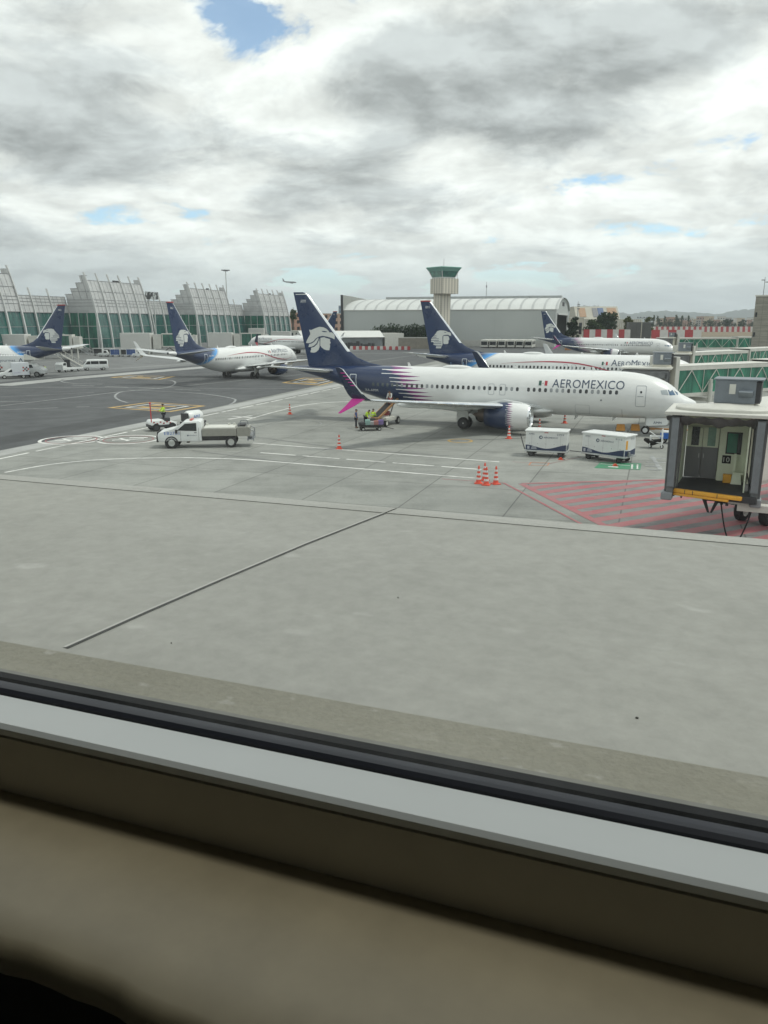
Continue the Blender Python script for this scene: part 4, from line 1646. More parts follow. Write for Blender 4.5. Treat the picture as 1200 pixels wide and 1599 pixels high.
# double door
dw = (W * .555 - bx0) / 2
for i in range(2):
    x0 = bx0 + dw * i
    xc = x0 + dw / 2
    m = MB()
    m.box((xc, 2.80, zf + 1.93), (dw - .02, .06, .98))
    dr = m.build('door', CREAM, near)
    m = MB()
    m.box((xc, 2.79, zf + .74), (dw - .02, .07, 1.40))
    m.build('kick_panel', M('door_grey', (.17, .17, .175), .4, .2, var=.05), dr)
    m = MB()
    m.box((xc + .03, 2.762, zf + 1.92), (dw * .48, .012, .84))
    m.build('glazing', (GLASSD, M('lit_green_glass', (.22, .36, .29), .15, var=.25, sc_=1.5))[i], dr)
    m = MB()
    m.box((x0 + (dw - .1 if i == 0 else .1), 2.74, zf + 1.05), (.03, .05, .2))
    m.build('handle', STEEL, dr)
m = MB()
m.box((W * .74, 2.2, zf + .15), (.34, .3, .3), bev=.03)
m.box((W * .74, 2.2, zf + .33), (.36, .26, .1), bev=.03)
tag(m.build('tool_box', YELLOW, loc=(P.x, P.y, 0), rz=brz), 'yellow tool box on the floor of the open bridge cab', 'tool box')
m = MB()
m.loft([[(W * .88 - a, 2.1 - b, z), (W * .88 + a, 2.1 - b, z), (W * .88 + a, 2.1 + b, z), (W * .88 - a, 2.1 + b, z)] for z, a, b in ((zf + .003, .22, .2), (zf + .42, .16, .15))])
m.box((W * .90, 2.1, zf + .47), (.44, .32, .09))
m.box((W * .83, 2.25, zf + .9), (.1, .08, .8))
m.build('control_desk', CREAM, near)
# roof, canopy, bellows
m = MB()
m.box((W / 2 + .35, 1.3, zc + .26), (CW + 1.35, 3.6, .14), bev=.03)
m.box((W / 2 + .35, -.52, zc + .25), (CW + 1.4, .10, .14), bev=.02)
rf = m.build('cab_roof', BRW, near)
m = MB()
n = 40
m.loft([[((W / 2 + .3) + (1.95 * k) * math.copysign(abs(math.cos(2 * PI * i / n)) ** .75, math.cos(2 * PI * i / n)), .9 + 1.1 * k * math.sin(2 * PI * i / n), z) for i in range(n)] for k, z in ((1., zc + .335), (1., zc + .43), (.97, zc + .47), (.5, zc + .56), (.05, zc + .60))])
m.build('roof_turntable', BRW, rf, smooth=True)
m = MB()
rnd = random.Random(4)
# overhead fabric sagging in folds
nx, ny = 40, 14
gv = []
for j in range(ny + 1):
    row = []
    for i in range(nx + 1):
        u, v_ = i / nx, j / ny
        x = -.55 + (CW + 1.1) * u
        y = -.45 + 1.25 * v_
        sag = .10 * math.sin(u * 19 + v_ * 3) * math.sin(PI * v_) + .06 * math.sin(u * 43 - v_ * 5)
        z = zc + .12 - .42 * math.sin(PI * .5 * min(1, v_ * 1.4)) * (.75 + .25 * math.sin(PI * u)) + sag * .6
        row.append(m.bm.verts.new((x, y, z)))
    gv.append(row)
for j in range(ny):
    for i in range(nx):
        m.face((gv[j][i], gv[j][i + 1], gv[j + 1][i + 1], gv[j + 1][i]))
m.build('canopy_fabric', BELL, near, smooth='all')
for sd_, xb in ((-1, -.18), (1, W + .42)):
    m = MB()
    for k in range(5):
        y = -.45 + .22 * k
        xo = xb + sd_ * (.12 * (k % 2)) + (sd_ * -.03 * k)
        m.prism([(xo - .13, y, zf - .35), (xo + .13, y, zf - .35), (xo + .16, y, zc + .1), (xo - .16, y, zc + .1)], (0, .2, 0))
    m.build('side_bellows', BELL, near)
    m = MB()
    m.box((xb + sd_ * .04 - .06 * sd_, -.5, (zf + zc) / 2 + .1), (.28, .06, zc - zf - .1), rx=0)
    m.build('bellows_pad', M('pad_grey', (.17, .185, .20), .6, var=.15, sc_=2), near)
m = MB()
m.box((-.28, -.15, zf - .28), (.46, .75, .34), bev=.05)
m.box((W + .5, -.1, zf - .3), (.42, .7, .34), bev=.05)
m.build('corner_buffer', GREYP, near)
add_ac(near, (W * .74, 2.0, zc + .33), (2.05, 1.5, .98), rz=-.05)
# tunnel behind the cab, running away to the right
tn = bpy.data.objects.new('gangway', None)
COL.objects.link(tn)
tn.parent = near
tn.location = (W / 2 + .3, 2.9, 0)
tn.rotation_euler.z = R(62)
m = MB()
m.box((7., 0, zc + .2), (14, 2.9, .16))
m.box((7., 0, zf - .1), (14, 2.7, .2))
for q in (-1, 1):
    m.box((7., q * 1.35, (zf + zc) / 2 + .05), (14, .12, zc - zf + .1))
m.build('tunnel', BRW, tn)
dv = drive(tn, 3.6, zf, 3.4)
m = MB()
for a, b, c in ((.45, 2.2, .25), ):
    m.box((W * .72, 1.5, zf - .45), (1.3, 1.2, .35))
    m.box((W * .95, 1.6, zf - .62), (1.6, .12, .14))
    m.cyl((W * .6, 1.7, zf - .8), (W * 1.3, 2.0, zf - .85), .06)
    for k in range(6):
        m.box((W * .62 + k * .22, 1.55, zf - .72 - .04 * (k % 3)), (.12, .25, .18))
m.build('undercarriage', DARK, near)
m = MB()
m.box((W * 1.2, -.0, zf - .55), (1.4, .5, .3), bev=.02)
m.box((W * .95, -.12, zf - .38), (.8, .25, .08))
m.build('service_platform', BRW, near)
# hanging cables and strap
cat = lambda a, b, sag, n=14: [Vector(a).lerp(Vector(b), i / n) + Vector((0, 0, -sag * 4 * (i / n) * (1 - i / n))) for i in range(n + 1)]
m = MB()
m.tube(cat((W * .70, .3, zf - .5), (W + .55, -.2, zf + .3), 2.1, 18), .032, 6)
m.tube(cat((W + .06, -.15, zf + .9), (W + 1.2, .1, zf - .9), .6), .03, 6)
m.tube(cat((W * .14, -.05, zf - .2), (W * .26, -.05, zf - .2), .12, 8), .02, 6)
m.tube(cat((W * .02 + .2, -.05, zf - .2), (W * .08 + .12, -.05, zf - .2), .2, 8), .018, 6)
m.build('cable', BLACK, near, smooth='all')
m = MB()
for a, b, c in (((W * .44, .05, zf - .3), (W * .53, .05, zf - .95), .09), ((W * .66, .05, zf - .3), (W * .57, .05, zf - .95), .09)):
    m.prism([(a[0] - c, a[1], a[2]), (a[0] + c, a[1], a[2]), (b[0] + c * .5, b[1], b[2]), (b[0] - c * .5, b[1], b[2])], (0, .02, 0))
m.build('strap', BLACK, near)
# ------------------------------------------------------------------ terminal on the left
TA = at(150, 488, 248)
TB = at(412, 495, 367)
TDIR = Vector((TB.x - TA.x, TB.y - TA.y, 0)).normalized()
TRZ = math.atan2(TDIR.y, TDIR.x)          # local x along the facade, local -y outwards (towards the apron)
term = thing('terminal_building', 'terminal with four stepped grey metal pavilions over dark green glass', 'terminal', (TA.x, TA.y, 0), TRZ)
PER, LF, REC, ZT, ZL, ZB = 61.9, 29.4, 9.7, 22.0, 17.0, 12.2
prof_o = lambda z: -(1.05 - .0076 * z * z)    # local y of the leaning facade


def clad_mat(name, a, b):
    mt, t, p = newmat(name)
    co = t.coord()
    x, y, z = t.xyz(co)
    wn = t.new('ShaderNodeTexWhiteNoise', noise_dimensions='3D')
    t.put(wn.inputs['Vector'], t.comb(t.m('FLOOR', t.m('DIVIDE', x, 1.96)), t.m('FLOOR', t.m('DIVIDE', y, 2.4)), t.m('FLOOR', t.m('DIVIDE', z, 1.3))))
    q = t.mix(wn.outputs[0], (*a, 1), (*b, 1))
    n = t.noise(co, .6, 6, .6)
    k = t.rng(n, .3, .7, .9, 1.08)
    t.put(p.inputs['Base Color'], t.mix(1., q, t.comb(k, k, k), 'MULTIPLY'))
    p.inputs['Metallic'].default_value = .25
    p.inputs['Roughness'].default_value = .5
    return mt


CLAD = clad_mat('grey_metal_cladding', (.46, .47, .47), (.53, .535, .53))
JOINT = M('cladding_joint', (.26, .265, .27), .6, var=.1)
RIB = M('rib_white', (.56, .57, .56), .5, var=.08)
TEAL = glass_mat('teal_glass', (.030, .125, .105), (.018, .065, .064))
TEALB = glass_mat('bright_teal_glass', (.04, .19, .13), (.02, .085, .07))
ROWS = [ZB, 14.3, 15.3, 16.2, 18.7, ZT]


def facade(name, x0, x1, y0, ztop, rows, ribs, side=None):
    part = MB()
    lv = [z for z in rows if z < ztop] + [ztop]
    part.loft([[(x, y0 + prof_o(z), z) for x in (x0, x1)] for z in lv], closed=False)
    # back of the screen and roof behind it
    part.loft([[(x, y0 + prof_o(z) + .5, z) for x in (x1, x0)] for z in lv], closed=False)
    part.loft([[(x0, y0 + prof_o(ztop), ztop), (x1, y0 + prof_o(ztop), ztop)], [(x0, y0 + prof_o(ztop) + .5, ztop), (x1, y0 + prof_o(ztop) + .5, ztop)]], closed=False)
    pv = part.build(name, CLAD, term)
    j = MB()
    for z in lv:
        j.box(((x0 + x1) / 2, y0 + prof_o(z) - .03, z), (x1 - x0, .12, .13))
    n = round((x1 - x0) / 1.96)
    for i in range(n + 1):
        x = x0 + (x1 - x0) * i / n
        for a, b in zip(lv, lv[1:]):
            j.cyl((x, y0 + prof_o(a) - .01, a), (x, y0 + prof_o(b) - .01, b), .06, n=4, caps=False)
    j.build('joint', JOINT, pv)
    g = MB()
    zs_ = [1.6, 4.4, 8.2, ZB]
    for a, b in zip(zs_, zs_[1:]):
        g.poly([(x0, y0 + prof_o(a) + .15, a), (x1, y0 + prof_o(a) + .15, a), (x1, y0 + prof_o(b) + .15, b), (x0, y0 + prof_o(b) + .15, b)])
    g.build('glazing', TEAL, pv)
    g = MB()
    n = round((x1 - x0) / 1.96)
    for i in range(n + 1):
        x = x0 + (x1 - x0) * i / n
        g.cyl((x, y0 + prof_o(1.6) + .12, 1.6), (x, y0 + prof_o(ZB) + .12, ZB), .05, n=4)
    for z in zs_[1:-1]:
        g.box(((x0 + x1) / 2, y0 + prof_o(z) + .12, z), (x1 - x0, .1, .12))
    g.box(((x0 + x1) / 2, y0 + .2 + prof_o(.8), .8), (x1 - x0, .5, 1.6))
    g.build('mullion', JOINT, pv)
    for x in ribs:
        r = MB()
        pts_ = [z for z in (0, 4, 8, ZB, 14.5, 17, 19.5, 22, 24) if z < ztop] + [ztop, ztop + 2.3]
        r.loft([[(x - w_, y0 + prof_o(z) - .45, z), (x + w_, y0 + prof_o(z) - .45, z), (x + w_, y0 + prof_o(z) + .1, z), (x - w_, y0 + prof_o(z) + .1, z)] for z in pts_ for w_ in (.22 if z < 13 else .12,)])
        r.build('rib', RIB, pv)
    return pv


for k in range(-1, 3):
    x0 = PER * k
    pv = facade('pavilion', x0, x0 + LF, 0, ZT, ROWS, [x0 + LF * i / 5 for i in range(6)])
    # side return, stepped towards the link
    steps = [(0, 2.3, 23.4), (2.3, 4.8, 21.3), (4.8, 7.3, 19.6), (7.3, REC, 17.9)]
    for xs in (x0, x0 + LF):
        m = MB()
        for i, (a, b, z) in enumerate(steps):
            zz_ = [ZB, 14.3, 16.2, min(18.7, z), z]
            ring_ = [(xs, a + prof_o(q) * (1 - .6 * a / REC), q) for q in zz_] + [(xs, b + prof_o(q) * (1 - .6 * b / REC), q) for q in zz_[::-1]]
            m.prism(ring_, (.4 if xs == x0 else -.4, 0, 0))
        m.build('side_cladding', CLAD, pv)
    m = MB()
    for i, (a, b, z) in enumerate(steps):
        for q in (14.3, 15.3, 16.2, 18.7, z):
            if q <= z + .01:
                m.box((x0 - .05, (a + b) / 2 + prof_o(q) * .65, q - .05), (.1, b - a, .13))
        m.cyl((x0 - .04, b + prof_o(ZB) * .5, 16.2), (x0 - .04, b + prof_o(z) * .6, z), .06, n=4)
    m.build('side_joint', JOINT, pv)
    m = MB()
    m.poly([(x0 + .1, prof_o(1.6), 1.6), (x0 + .1, REC, 1.6), (x0 + .1, REC, ZB), (x0 + .1, prof_o(ZB), ZB)])
    m.poly([(x0 + LF - .1, prof_o(1.6), 1.6), (x0 + LF - .1, REC, 1.6), (x0 + LF - .1, REC, ZB), (x0 + LF - .1, prof_o(ZB), ZB)])
    m.build('side_glazing', TEALB, pv)
    m = MB()
    for y in (.2, 3.2, 6.4, REC - .2):
        m.box((x0 - .02, y - (.5 if y < 1 else 0), ZB / 2), (.2 if y > 1 else .5, .16 if y > 1 else .5, ZB))
    for z in (4.4, 8.2):
        m.box((x0 - .02, REC / 2, z), (.1, REC, .14))
    m.build('side_mullion', RIB, pv)
    # link to the next pavilion
    if k < 2:
        facade('link', x0 + LF + .01, x0 + PER - .01, REC, ZL, ROWS, [x0 + LF + 9 + 8 * i for i in range(3)])
m = MB()
m.box((PER * .5, REC + 14, 7.4), (PER * 4.2, 24, 14.8))
m.build('main_block', OFFWHITE, term)
m = MB()
for k, dx in ((0, 17.), (0, 18.7), (1, 18.), (2, 17.)):
    m.box((PER * k + dx, -prof_o(0) + 3.2, ZT + .4), (.9, .8, .5))
    m.cyl((PER * k + dx, 2.5, ZT - .5), (PER * k + dx, 2.9, ZT + .4), .08, n=6)
m.build('floodlight', DARK, term)
# stand number board and picture board
q = Vector((-PER + LF + 7.5, REC - .9, 13.4))
o = thing('stand_number_sign', 'orange stand number board fixed on the grey metal cladding', 'sign', Matrix.Translation((TA.x, TA.y, 0)) @ Matrix.Rotation(TRZ, 4, 'Z') @ q, TRZ)
m = MB()
m.box((0, 0, 0), (1.9, .15, 1.7))
b = m.build('board', M('sign_orange', (.45, .19, .05), .5), o)
lettering('18', 1.2, DARK, b, (-.1, -.08, -.55), (1, 0, 0), (0, 0, 1), center=True)
q = Vector((LF + 11, REC - 4.2, 0))
o = thing('billboard', 'dark picture board on twin white posts between two pavilions', 'billboard', Matrix.Translation((TA.x, TA.y, 0)) @ Matrix.Rotation(TRZ, 4, 'Z') @ q, TRZ)
m = MB()
for x in (-1.6, 1.6):
    m.cyl((x, 0, 0), (x, 0, 17.4), .22, n=8)
m.build('post', RIB, o)
mt, t, p = newmat('mottled_picture')
co = t.coord()
t.put(p.inputs['Base Color'], t.mix(t.rng(t.noise(co, .9, 3, .5), .5, .58), (.02, .022, .024, 1), (.42, .45, .45, 1)))
m = MB()
m.box((0, -.3, 18.6), (8.2, .3, 2.6))
m.build('board', mt, o)


# fixed gangways in front of the pavilions: white end wall on legs, glazed arm, cab
def gangway(px0, px1, ytop, ybot, Y, label, arm=True):
    a, b = at(px0, ytop, Y), at(px1, ytop, Y)
    z1 = a.z
    z0 = at(px0, ybot, Y).z
    w_ = b.x - a.x
    o = thing('fixed_gangway', label, 'gangway', (a.x, Y, 0), 0, 'white gangways along the terminal')
    m = MB()
    m.box((w_ / 2, 2, (z0 + z1) / 2), (w_, 4, z1 - z0), bev=.06)
    m.box((w_ * .48, -.02, z1 - .8), (.9, .06, .25))
    wl = m.build('end_wall', M('gangway_white', (.60, .60, .57), .5, var=.05, sc_=.3), o)
    m = MB()
    for x in (.8, w_ - .8):
        m.cyl((x, .6, 0), (x, .6, z0), .3, n=8)
        m.cyl((x, 3.4, 0), (x, 3.4, z0), .3, n=8)
    m.build('leg', BRW, o)
    if arm:
        tn_ = bpy.data.objects.new('glazed_arm', None)
        COL.objects.link(tn_)
        tn_.parent = o
        tn_.location = (w_, 2.5, 0)
        tn_.rotation_euler.z = R(6)
        m = MB()
        m.box((1.6, 0, (z0 + z1) / 2 - .2), (2.4, 3.2, z1 - z0 - .5))
        m.box((11.2, 0, (z0 + z1) / 2 - .1), (.5, 3.4, z1 - z0))
        m.box((12.5, 0, (z0 + z1) / 2 - .3), (1.6, 3.2, z1 - z0 - .7))
        for x in (11, 12.6):
            m.cyl((x, -1.3, 0), (x, -1.3, z1 - .5), .22, n=8)
        m.build('cab', BRW, tn_)
        m = MB()
        m.box((7, 0, z1 - .3), (8.2, 3., .3))
        m.box((7, 0, z0 + .7), (8.2, 3., .3))
        for x in (3.2, 7, 10.8):
            m.box((x, -1.48, (z0 + z1) / 2 + .2), (.25, .15, z1 - z0 - 1.1))
        m.build('frame', BRW, tn_)
        m = MB()
        m.box((7, -1.4, (z0 + z1) / 2 + .2), (7.4, .08, z1 - z0 - 1.2))
        m.build('glazing', TEALB, tn_)
        m = MB()
        for i in range(5):
            m.tube([(3.5 + i * 1.6, -1.2, z0 + (.4 if i % 2 else -.9)), (5.1 + i * 1.6, -1.2, z0 + (-.9 if i % 2 else .4))], .14, 5)
        m.box((7, .5, z0 - 1.), (8, 1.2, .5))
        m.build('undercarriage', DARK, tn_)
    return o


gangway(-12, 38, 522, 545, 208, 'white gangway end wall behind the cut-off airliner, first along the terminal')
gangway(187, 234, 520, 545, 240, 'white gangway end wall left of the taxiing airliner, with glazed arm')
gangway(325, 362, 519.5, 543, 300, 'white gangway end wall above the taxiing airliner, with glazed arm')
gangway(423, 453, 517.5, 527, 352, 'small white gangway end wall at the last pavilion', arm=False)
gangway(388, 412, 512.5, 527, 350, 'white gangway box beside the last pavilion corner', arm=False)

# outside stair at the second pavilion
s_ = at(121, 540, 238)
o = thing('access_stair', 'grey steel access stair leaning on the terminal behind the white van', 'stair', (s_.x, 238, 0), R(-8))
m = MB()
for q in (-.9, .9):
    for a, b in (((-4.5, q, 4.8), (4, q, 0)), ((-4.5, q, 5.9), (4, q, 1.1)), ((-4.5, q, 0), (-4.5, q, 5.9)), ((-7.5, q, 0), (-7.5, q, 5.9)), ((-7.5, q, 4.8), (-4.5, q, 4.8)), ((-7.5, q, 5.9), (-4.5, q, 5.9)), ((-7.5, q, 0), (-4.5, q, 4.8))):
        m.cyl(a, b, .13, n=5)
m.build('frame', M('galvanised', (.42, .44, .44), .5, .3, var=.1), o)
m = MB()
for i in range(16):
    m.box((-4.5 + 8.5 * i / 16, 0, 4.8 - 4.8 * i / 16), (.4, 1.8, .06))
m.box((-6, 0, 4.8), (3, 1.8, .08))
m.build('steps', GREYP, o)

# floodlight mast behind the terminal
p_ = at(354.5, 465, 345)
o = thing('floodlight_mast', 'tall thin floodlight mast with a crown of lamps behind the pavilions', 'mast', (p_.x, 345, 0))
m = MB()
m.cyl((0, 0, 0), (0, 0, 31), .32, .16, n=10)
m.build('pole', STEEL, o)
m = MB()
m.lathe((0, 0, 30.4), (0, 0, 1), [(0, .9), (.3, 1.3), (.5, 1.3), (.7, .3)], 12)
for i in range(8):
    m.box((1.5 * math.cos(i * PI / 4), 1.5 * math.sin(i * PI / 4), 30.8), (.6, .6, .35), rz=i * PI / 4)
m.build('lamp_crown', GREYP, o)

# ------------------------------------------------------------------ hangar, tower and sheds
HL, HR = Vector((*at(537, 500, 332).xy, 0)), Vector((*at(868, 500, 306).xy, 0))
hv = HR - HL
hrz = math.atan2(hv.y, hv.x)
HLEN, HW = hv.length, 58.
hg = thing('hangar', 'long pale grey hangar with a curved ribbed roof and dark open end', 'hangar', HL, hrz)
m = MB()
m.poly([(0, 0, 0), (HLEN, 0, 0), (HLEN, 0, 14.1), (0, 0, 14.1)])
m.poly([(0, HW, 0), (HLEN, HW, 0), (HLEN, HW, 14.1), (0, HW, 14.1)])
mt, t, p = newmat('hangar_sheet')
co = t.coord()
x, y, z = t.xyz(co)
st = t.rng(t.m('PINGPONG', x, .6), .0, .08, .93, 1.)
st = t.m('MULTIPLY', st, t.rng(t.m('PINGPONG', x, 10.5), 0, .15, .9, 1.))
k = t.m('MULTIPLY', st, t.rng(t.noise(co, .06, 5, .6), .3, .7, .94, 1.05))
t.put(p.inputs['Base Color'], t.mix(1., (.45, .475, .46, 1), t.comb(k, k, k), 'MULTIPLY'))
p.inputs['Roughness'].default_value = .6
HMAT = mt
hw = m.build('wall', HMAT, hg)
arch = lambda v: 14.1 + 5.0 * (1 - (2 * v - 1) ** 2) ** .62
m = MB()
NA = 20
m.loft([[(x, HW * i / NA, arch(i / NA)) for i in range(NA + 1)] for x in (-.3, HLEN + .8)], closed=False)
rfh = m.build('roof', M('roof_sheet_white', (.58, .595, .58), .55, var=.06, sc_=.15), hg, smooth='all')
m = MB()
nr = 19
for i in range(nr + 1):
    x = HLEN * i / nr
    m.loft([[(x + dx, HW * j / NA, arch(j / NA) + .10) for dx in (-.42, .42)] for j in range(NA + 1)], closed=False)
m.build('roof_rib', M('roof_rib_grey', (.42, .435, .43), .6, var=.08), rfh)
m = MB()
m.box((HLEN * .56, HW * .46, 19.5), (HLEN * .87, 5, .95))
for i in range(26):
    m.box((HLEN * .14 + i * HLEN * .0335, HW * .46 - 2.55, 19.4), (.35, .2, 1.0))
m.build('roof_monitor', M('monitor_grey', (.36, .38, .38), .6, var=.12), rfh)
m = MB()
m.box((HLEN / 2, -.12, 14.05), (HLEN, .2, .3))
m.box((HLEN / 2, -.3, 1.2), (HLEN, .5, 2.4))
m.build('eave_and_plinth', M('plinth_white', (.46, .46, .43), .6, var=.1), hg)
# right gable with the open doorway
m = MB()
gp_ = [(HLEN, HW * i / NA, arch(i / NA)) for i in range(NA + 1)]
top_ = 12.2
m.poly([(HLEN, 0, 0), (HLEN, HW * .10, 0), (HLEN, HW * .10, top_), (HLEN, HW * .86, top_), (HLEN, HW * .86, 0), (HLEN, HW, 0)] + gp_[::-1])
gb = m.build('gable', HMAT, hg)
m = MB()
for y in (.47, .56):
    m.box((HLEN + .1, HW * y, 16.6), (.2, 2.6, 1.6))
m.build('gable_window', DARK, gb)
m = MB()
m.box((HLEN + .3, HW * .88, 6.1), (.5, 1., 12.4))
m.box((HLEN + .3, HW * .95, 6.1), (.5, .6, 12.4))
m.box((HLEN + .2, HW * .5, 12.5), (.5, HW * .8, .6))
m.build('door_frame', RIB, gb)
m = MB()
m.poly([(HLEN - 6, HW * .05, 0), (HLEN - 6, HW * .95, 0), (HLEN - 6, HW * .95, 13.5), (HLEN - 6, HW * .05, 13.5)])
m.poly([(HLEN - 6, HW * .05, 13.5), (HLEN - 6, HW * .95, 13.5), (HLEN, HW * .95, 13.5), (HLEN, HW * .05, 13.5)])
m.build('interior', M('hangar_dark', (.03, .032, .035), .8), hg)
m = MB()
m.prism([(-.9, -.4, 0), (-.9, -.4, 20.2), (-.9, 10, 20.0), (-.9, HW * .8, 18.6), (-.9, HW, 0)], (.8, 0, 0))
m.build('fire_wall', M('fire_wall_grey', (.30, .31, .29), .7, var=.12, sc_=.4), hg)
m = MB()
m.box((-.5, -.5, 10.1), (1.0, .3, 20.3))
m.build('corner_post', DARK, hg)
pa = at(760, 465, 335)
o = thing('antenna_mast', 'thin antenna mast rising above the hangar roof', 'antenna', (pa.x, 336, 19.3))
m = MB()
m.cyl((0, 0, -1), (0, 0, 6.3), .13, .07, n=6)
m.box((0, 0, 4.5), (.5, .1, .9))
m.build('pole', GREYP, o)

# control tower
tp = at(690, 500, 272)
tw = thing('control_tower', 'square cream control tower with a wide upper block and flared green glass cab', 'control tower', (tp.x, 272, 0), R(35))
mt, t, p = newmat('tower_blocks')
co = t.coord()
x, y, z = t.xyz(co)
u = t.m('MAXIMUM', t.rng(t.m('PINGPONG', t.m('ADD', x, y), .32), .0, .12, 1., 0.), t.rng(t.m('PINGPONG', z, .33), .0, .12, 1., 0.))
h = t.m('MULTIPLY', t.rng(t.m('PINGPONG', z, .33), .12, .13, 0., 1.), t.rng(t.m('PINGPONG', t.m('ADD', x, y), .64), .2, .24, 1., 0.))
c = t.mix(t.m('MULTIPLY', u, .25), (.68, .64, .55, 1), (.42, .39, .34, 1))
c = t.mix(t.rng(t.noise(co, .4, 5, .6), .35, .7, 0., .3), c, (.56, .52, .45, 1))
c = t.mix(t.m('MULTIPLY', h, .75), c, (.09, .085, .08, 1))
t.put(p.inputs['Base Color'], c)
p.inputs['Roughness'].default_value = .8
m = MB()
m.box((0, 0, 9.75), (4.1, 4.1, 19.5))
m.build('shaft', mt, tw)
m = MB()
m.box((.5, -.5, 21.1), (7.0, 6.4, 4.9))
m.build('upper_block', mt, tw)
m = MB()
sq = lambda a, z: [(-a + .3, -a - .3, z), (a + .3, -a - .3, z), (a + .3, a - .3, z), (-a + .3, a - .3, z)]
m.loft([sq(2.75, 23.56), sq(2.75, 24.0)])
m.build('cab_sill', RIB, tw)
m = MB()
m.loft([sq(2.7, 24.0), sq(3.45, 25.9)])
m.build('cab_glass', glass_mat('cab_green_glass', (.08, .24, .19), (.05, .13, .12)), tw)
m = MB()
for a, b in zip(sq(2.74, 24.0), sq(3.49, 25.9)):
    m.cyl(a, b, .14, n=6)
m.build('cab_mullion', RIB, tw)
m = MB()
m.loft([sq(3.5, 25.85), sq(4.25, 27.0), sq(4.25, 27.15), sq(3.9, 27.3)])
m.build('cab_roof', M('patina_green', (.19, .38, .33), .6, var=.1), tw)
m = MB()
m.cyl((.3, -.3, 27.2), (.3, -.3, 30), .06, n=5)
m.cyl((3.8, -3.2, 23.5), (3.8, -3.2, 25.6), .07, n=5)
m.build('aerial', GREYP, tw)

# low sheds in front of the hangar
a, b = G(470, 546), G(632, 544)
rz_ = math.atan2(b.y - a.y, b.x - a.x)
o = thing('shed', 'low shed with a white roof, grey front and white end block', 'shed', (a.x, a.y + 5, 0), rz_)
Ls = (b - a).length
m = MB()
m.box((Ls * .39, 5, 2.), (Ls * .78, 10, 4.))
m.build('wall', M('shed_grey', (.20, .215, .22), .7, var=.2, sc_=.4), o)
m = MB()
m.prism([(0, -.6, 4.0), (0, 5, 6.3), (0, 10.6, 4.0)], (Ls * .80, 0, 0))
m.build('roof', M('shed_roof_white', (.60, .61, .59), .6, var=.06), o)
m = MB()
m.box((Ls * .9, 4.5, 2.7), (Ls * .19, 9, 5.4))
m.build('end_block', OFFWHITE, o)
rn = random.Random(3)
m = MB()
for i in range(16):
    x = Ls * (.12 + .6 * i / 16)
    m.box((x, -.3, rn.uniform(.5, 1.6)), (rn.uniform(.5, 2), .3, rn.uniform(.6, 2.6)))
m.build('open_bay', DARK, o)
a, b = G(632, 546), G(668, 546)
o = thing('wall', 'low tan perimeter wall between the white shed and the blue tail', 'wall', (a.x, a.y + 9, 0))
m = MB()
m.box(((b.x - a.x) / 2 + 4, 0, 1.9), (b.x - a.x + 12, .4, 3.8), bev=.03)
m.build('panel', M('tan_wall', (.27, .25, .21), .8, var=.15, sc_=.6), o)
m = MB()
m.box(((b.x - a.x) / 2 + 4, 0, 3.95), (b.x - a.x + 12, .6, .3))
m.build('coping', OFFWHITE, o)


# ------------------------------------------------------------------ trees
def leaf_mat(name, a, b):
    mt, t, p = newmat(name)
    co = t.coord()
    inf = t.new('ShaderNodeObjectInfo')
    n = t.noise(co, .35, 4, .6)
    n2 = t.noise(co, 2.5, 2, .6)
    f = t.m('ADD', t.rng(n, .35, .65), t.rng(n2, .3, .7, -.3, .3))
    t.put(p.inputs['Base Color'], t.mix(f, (*a, 1), (*b, 1)))
    p.inputs['Roughness'].default_value = .75
    p.inputs['Specular IOR Level'].default_value = .2
    return mt


LEAFD = leaf_mat('dark_leaves', (.012, .030, .014), (.030, .060, .022))
LEAFM = leaf_mat('mid_leaves', (.022, .050, .018), (.055, .085, .025))
LEAFY = leaf_mat('yellow_green_leaves', (.045, .065, .018), (.10, .11, .03))
BARK = M('bark', (.07, .055, .04), .9, var=.2)


def leaves(m, blobs, n, size, rn):
    """leaf clumps through the volumes of several lobes (c, r)"""
    tot = sum(r[0] * r[1] * r[2] for c, r in blobs)
    for c, r in blobs:
        for _ in range(max(6, int(n * r[0] * r[1] * r[2] / tot))):
            d = Vector((rn.gauss(0, 1), rn.gauss(0, 1), rn.gauss(0, 1))).normalized() * (rn.random() ** .45)
            p = Vector((c[0] + d.x * r[0], c[1] + d.y * r[1], c[2] + d.z * r[2]))
            s = size * rn.uniform(.5, 1.3)
            u = Vector((rn.gauss(0, 1), rn.gauss(0, 1), rn.gauss(0, 1))).normalized()
            v = u.orthogonal().normalized()
            w_ = u.cross(v)
            m.poly([p + v * s, p + w_ * s * .55, p - v * s, p - w_ * s * .6])


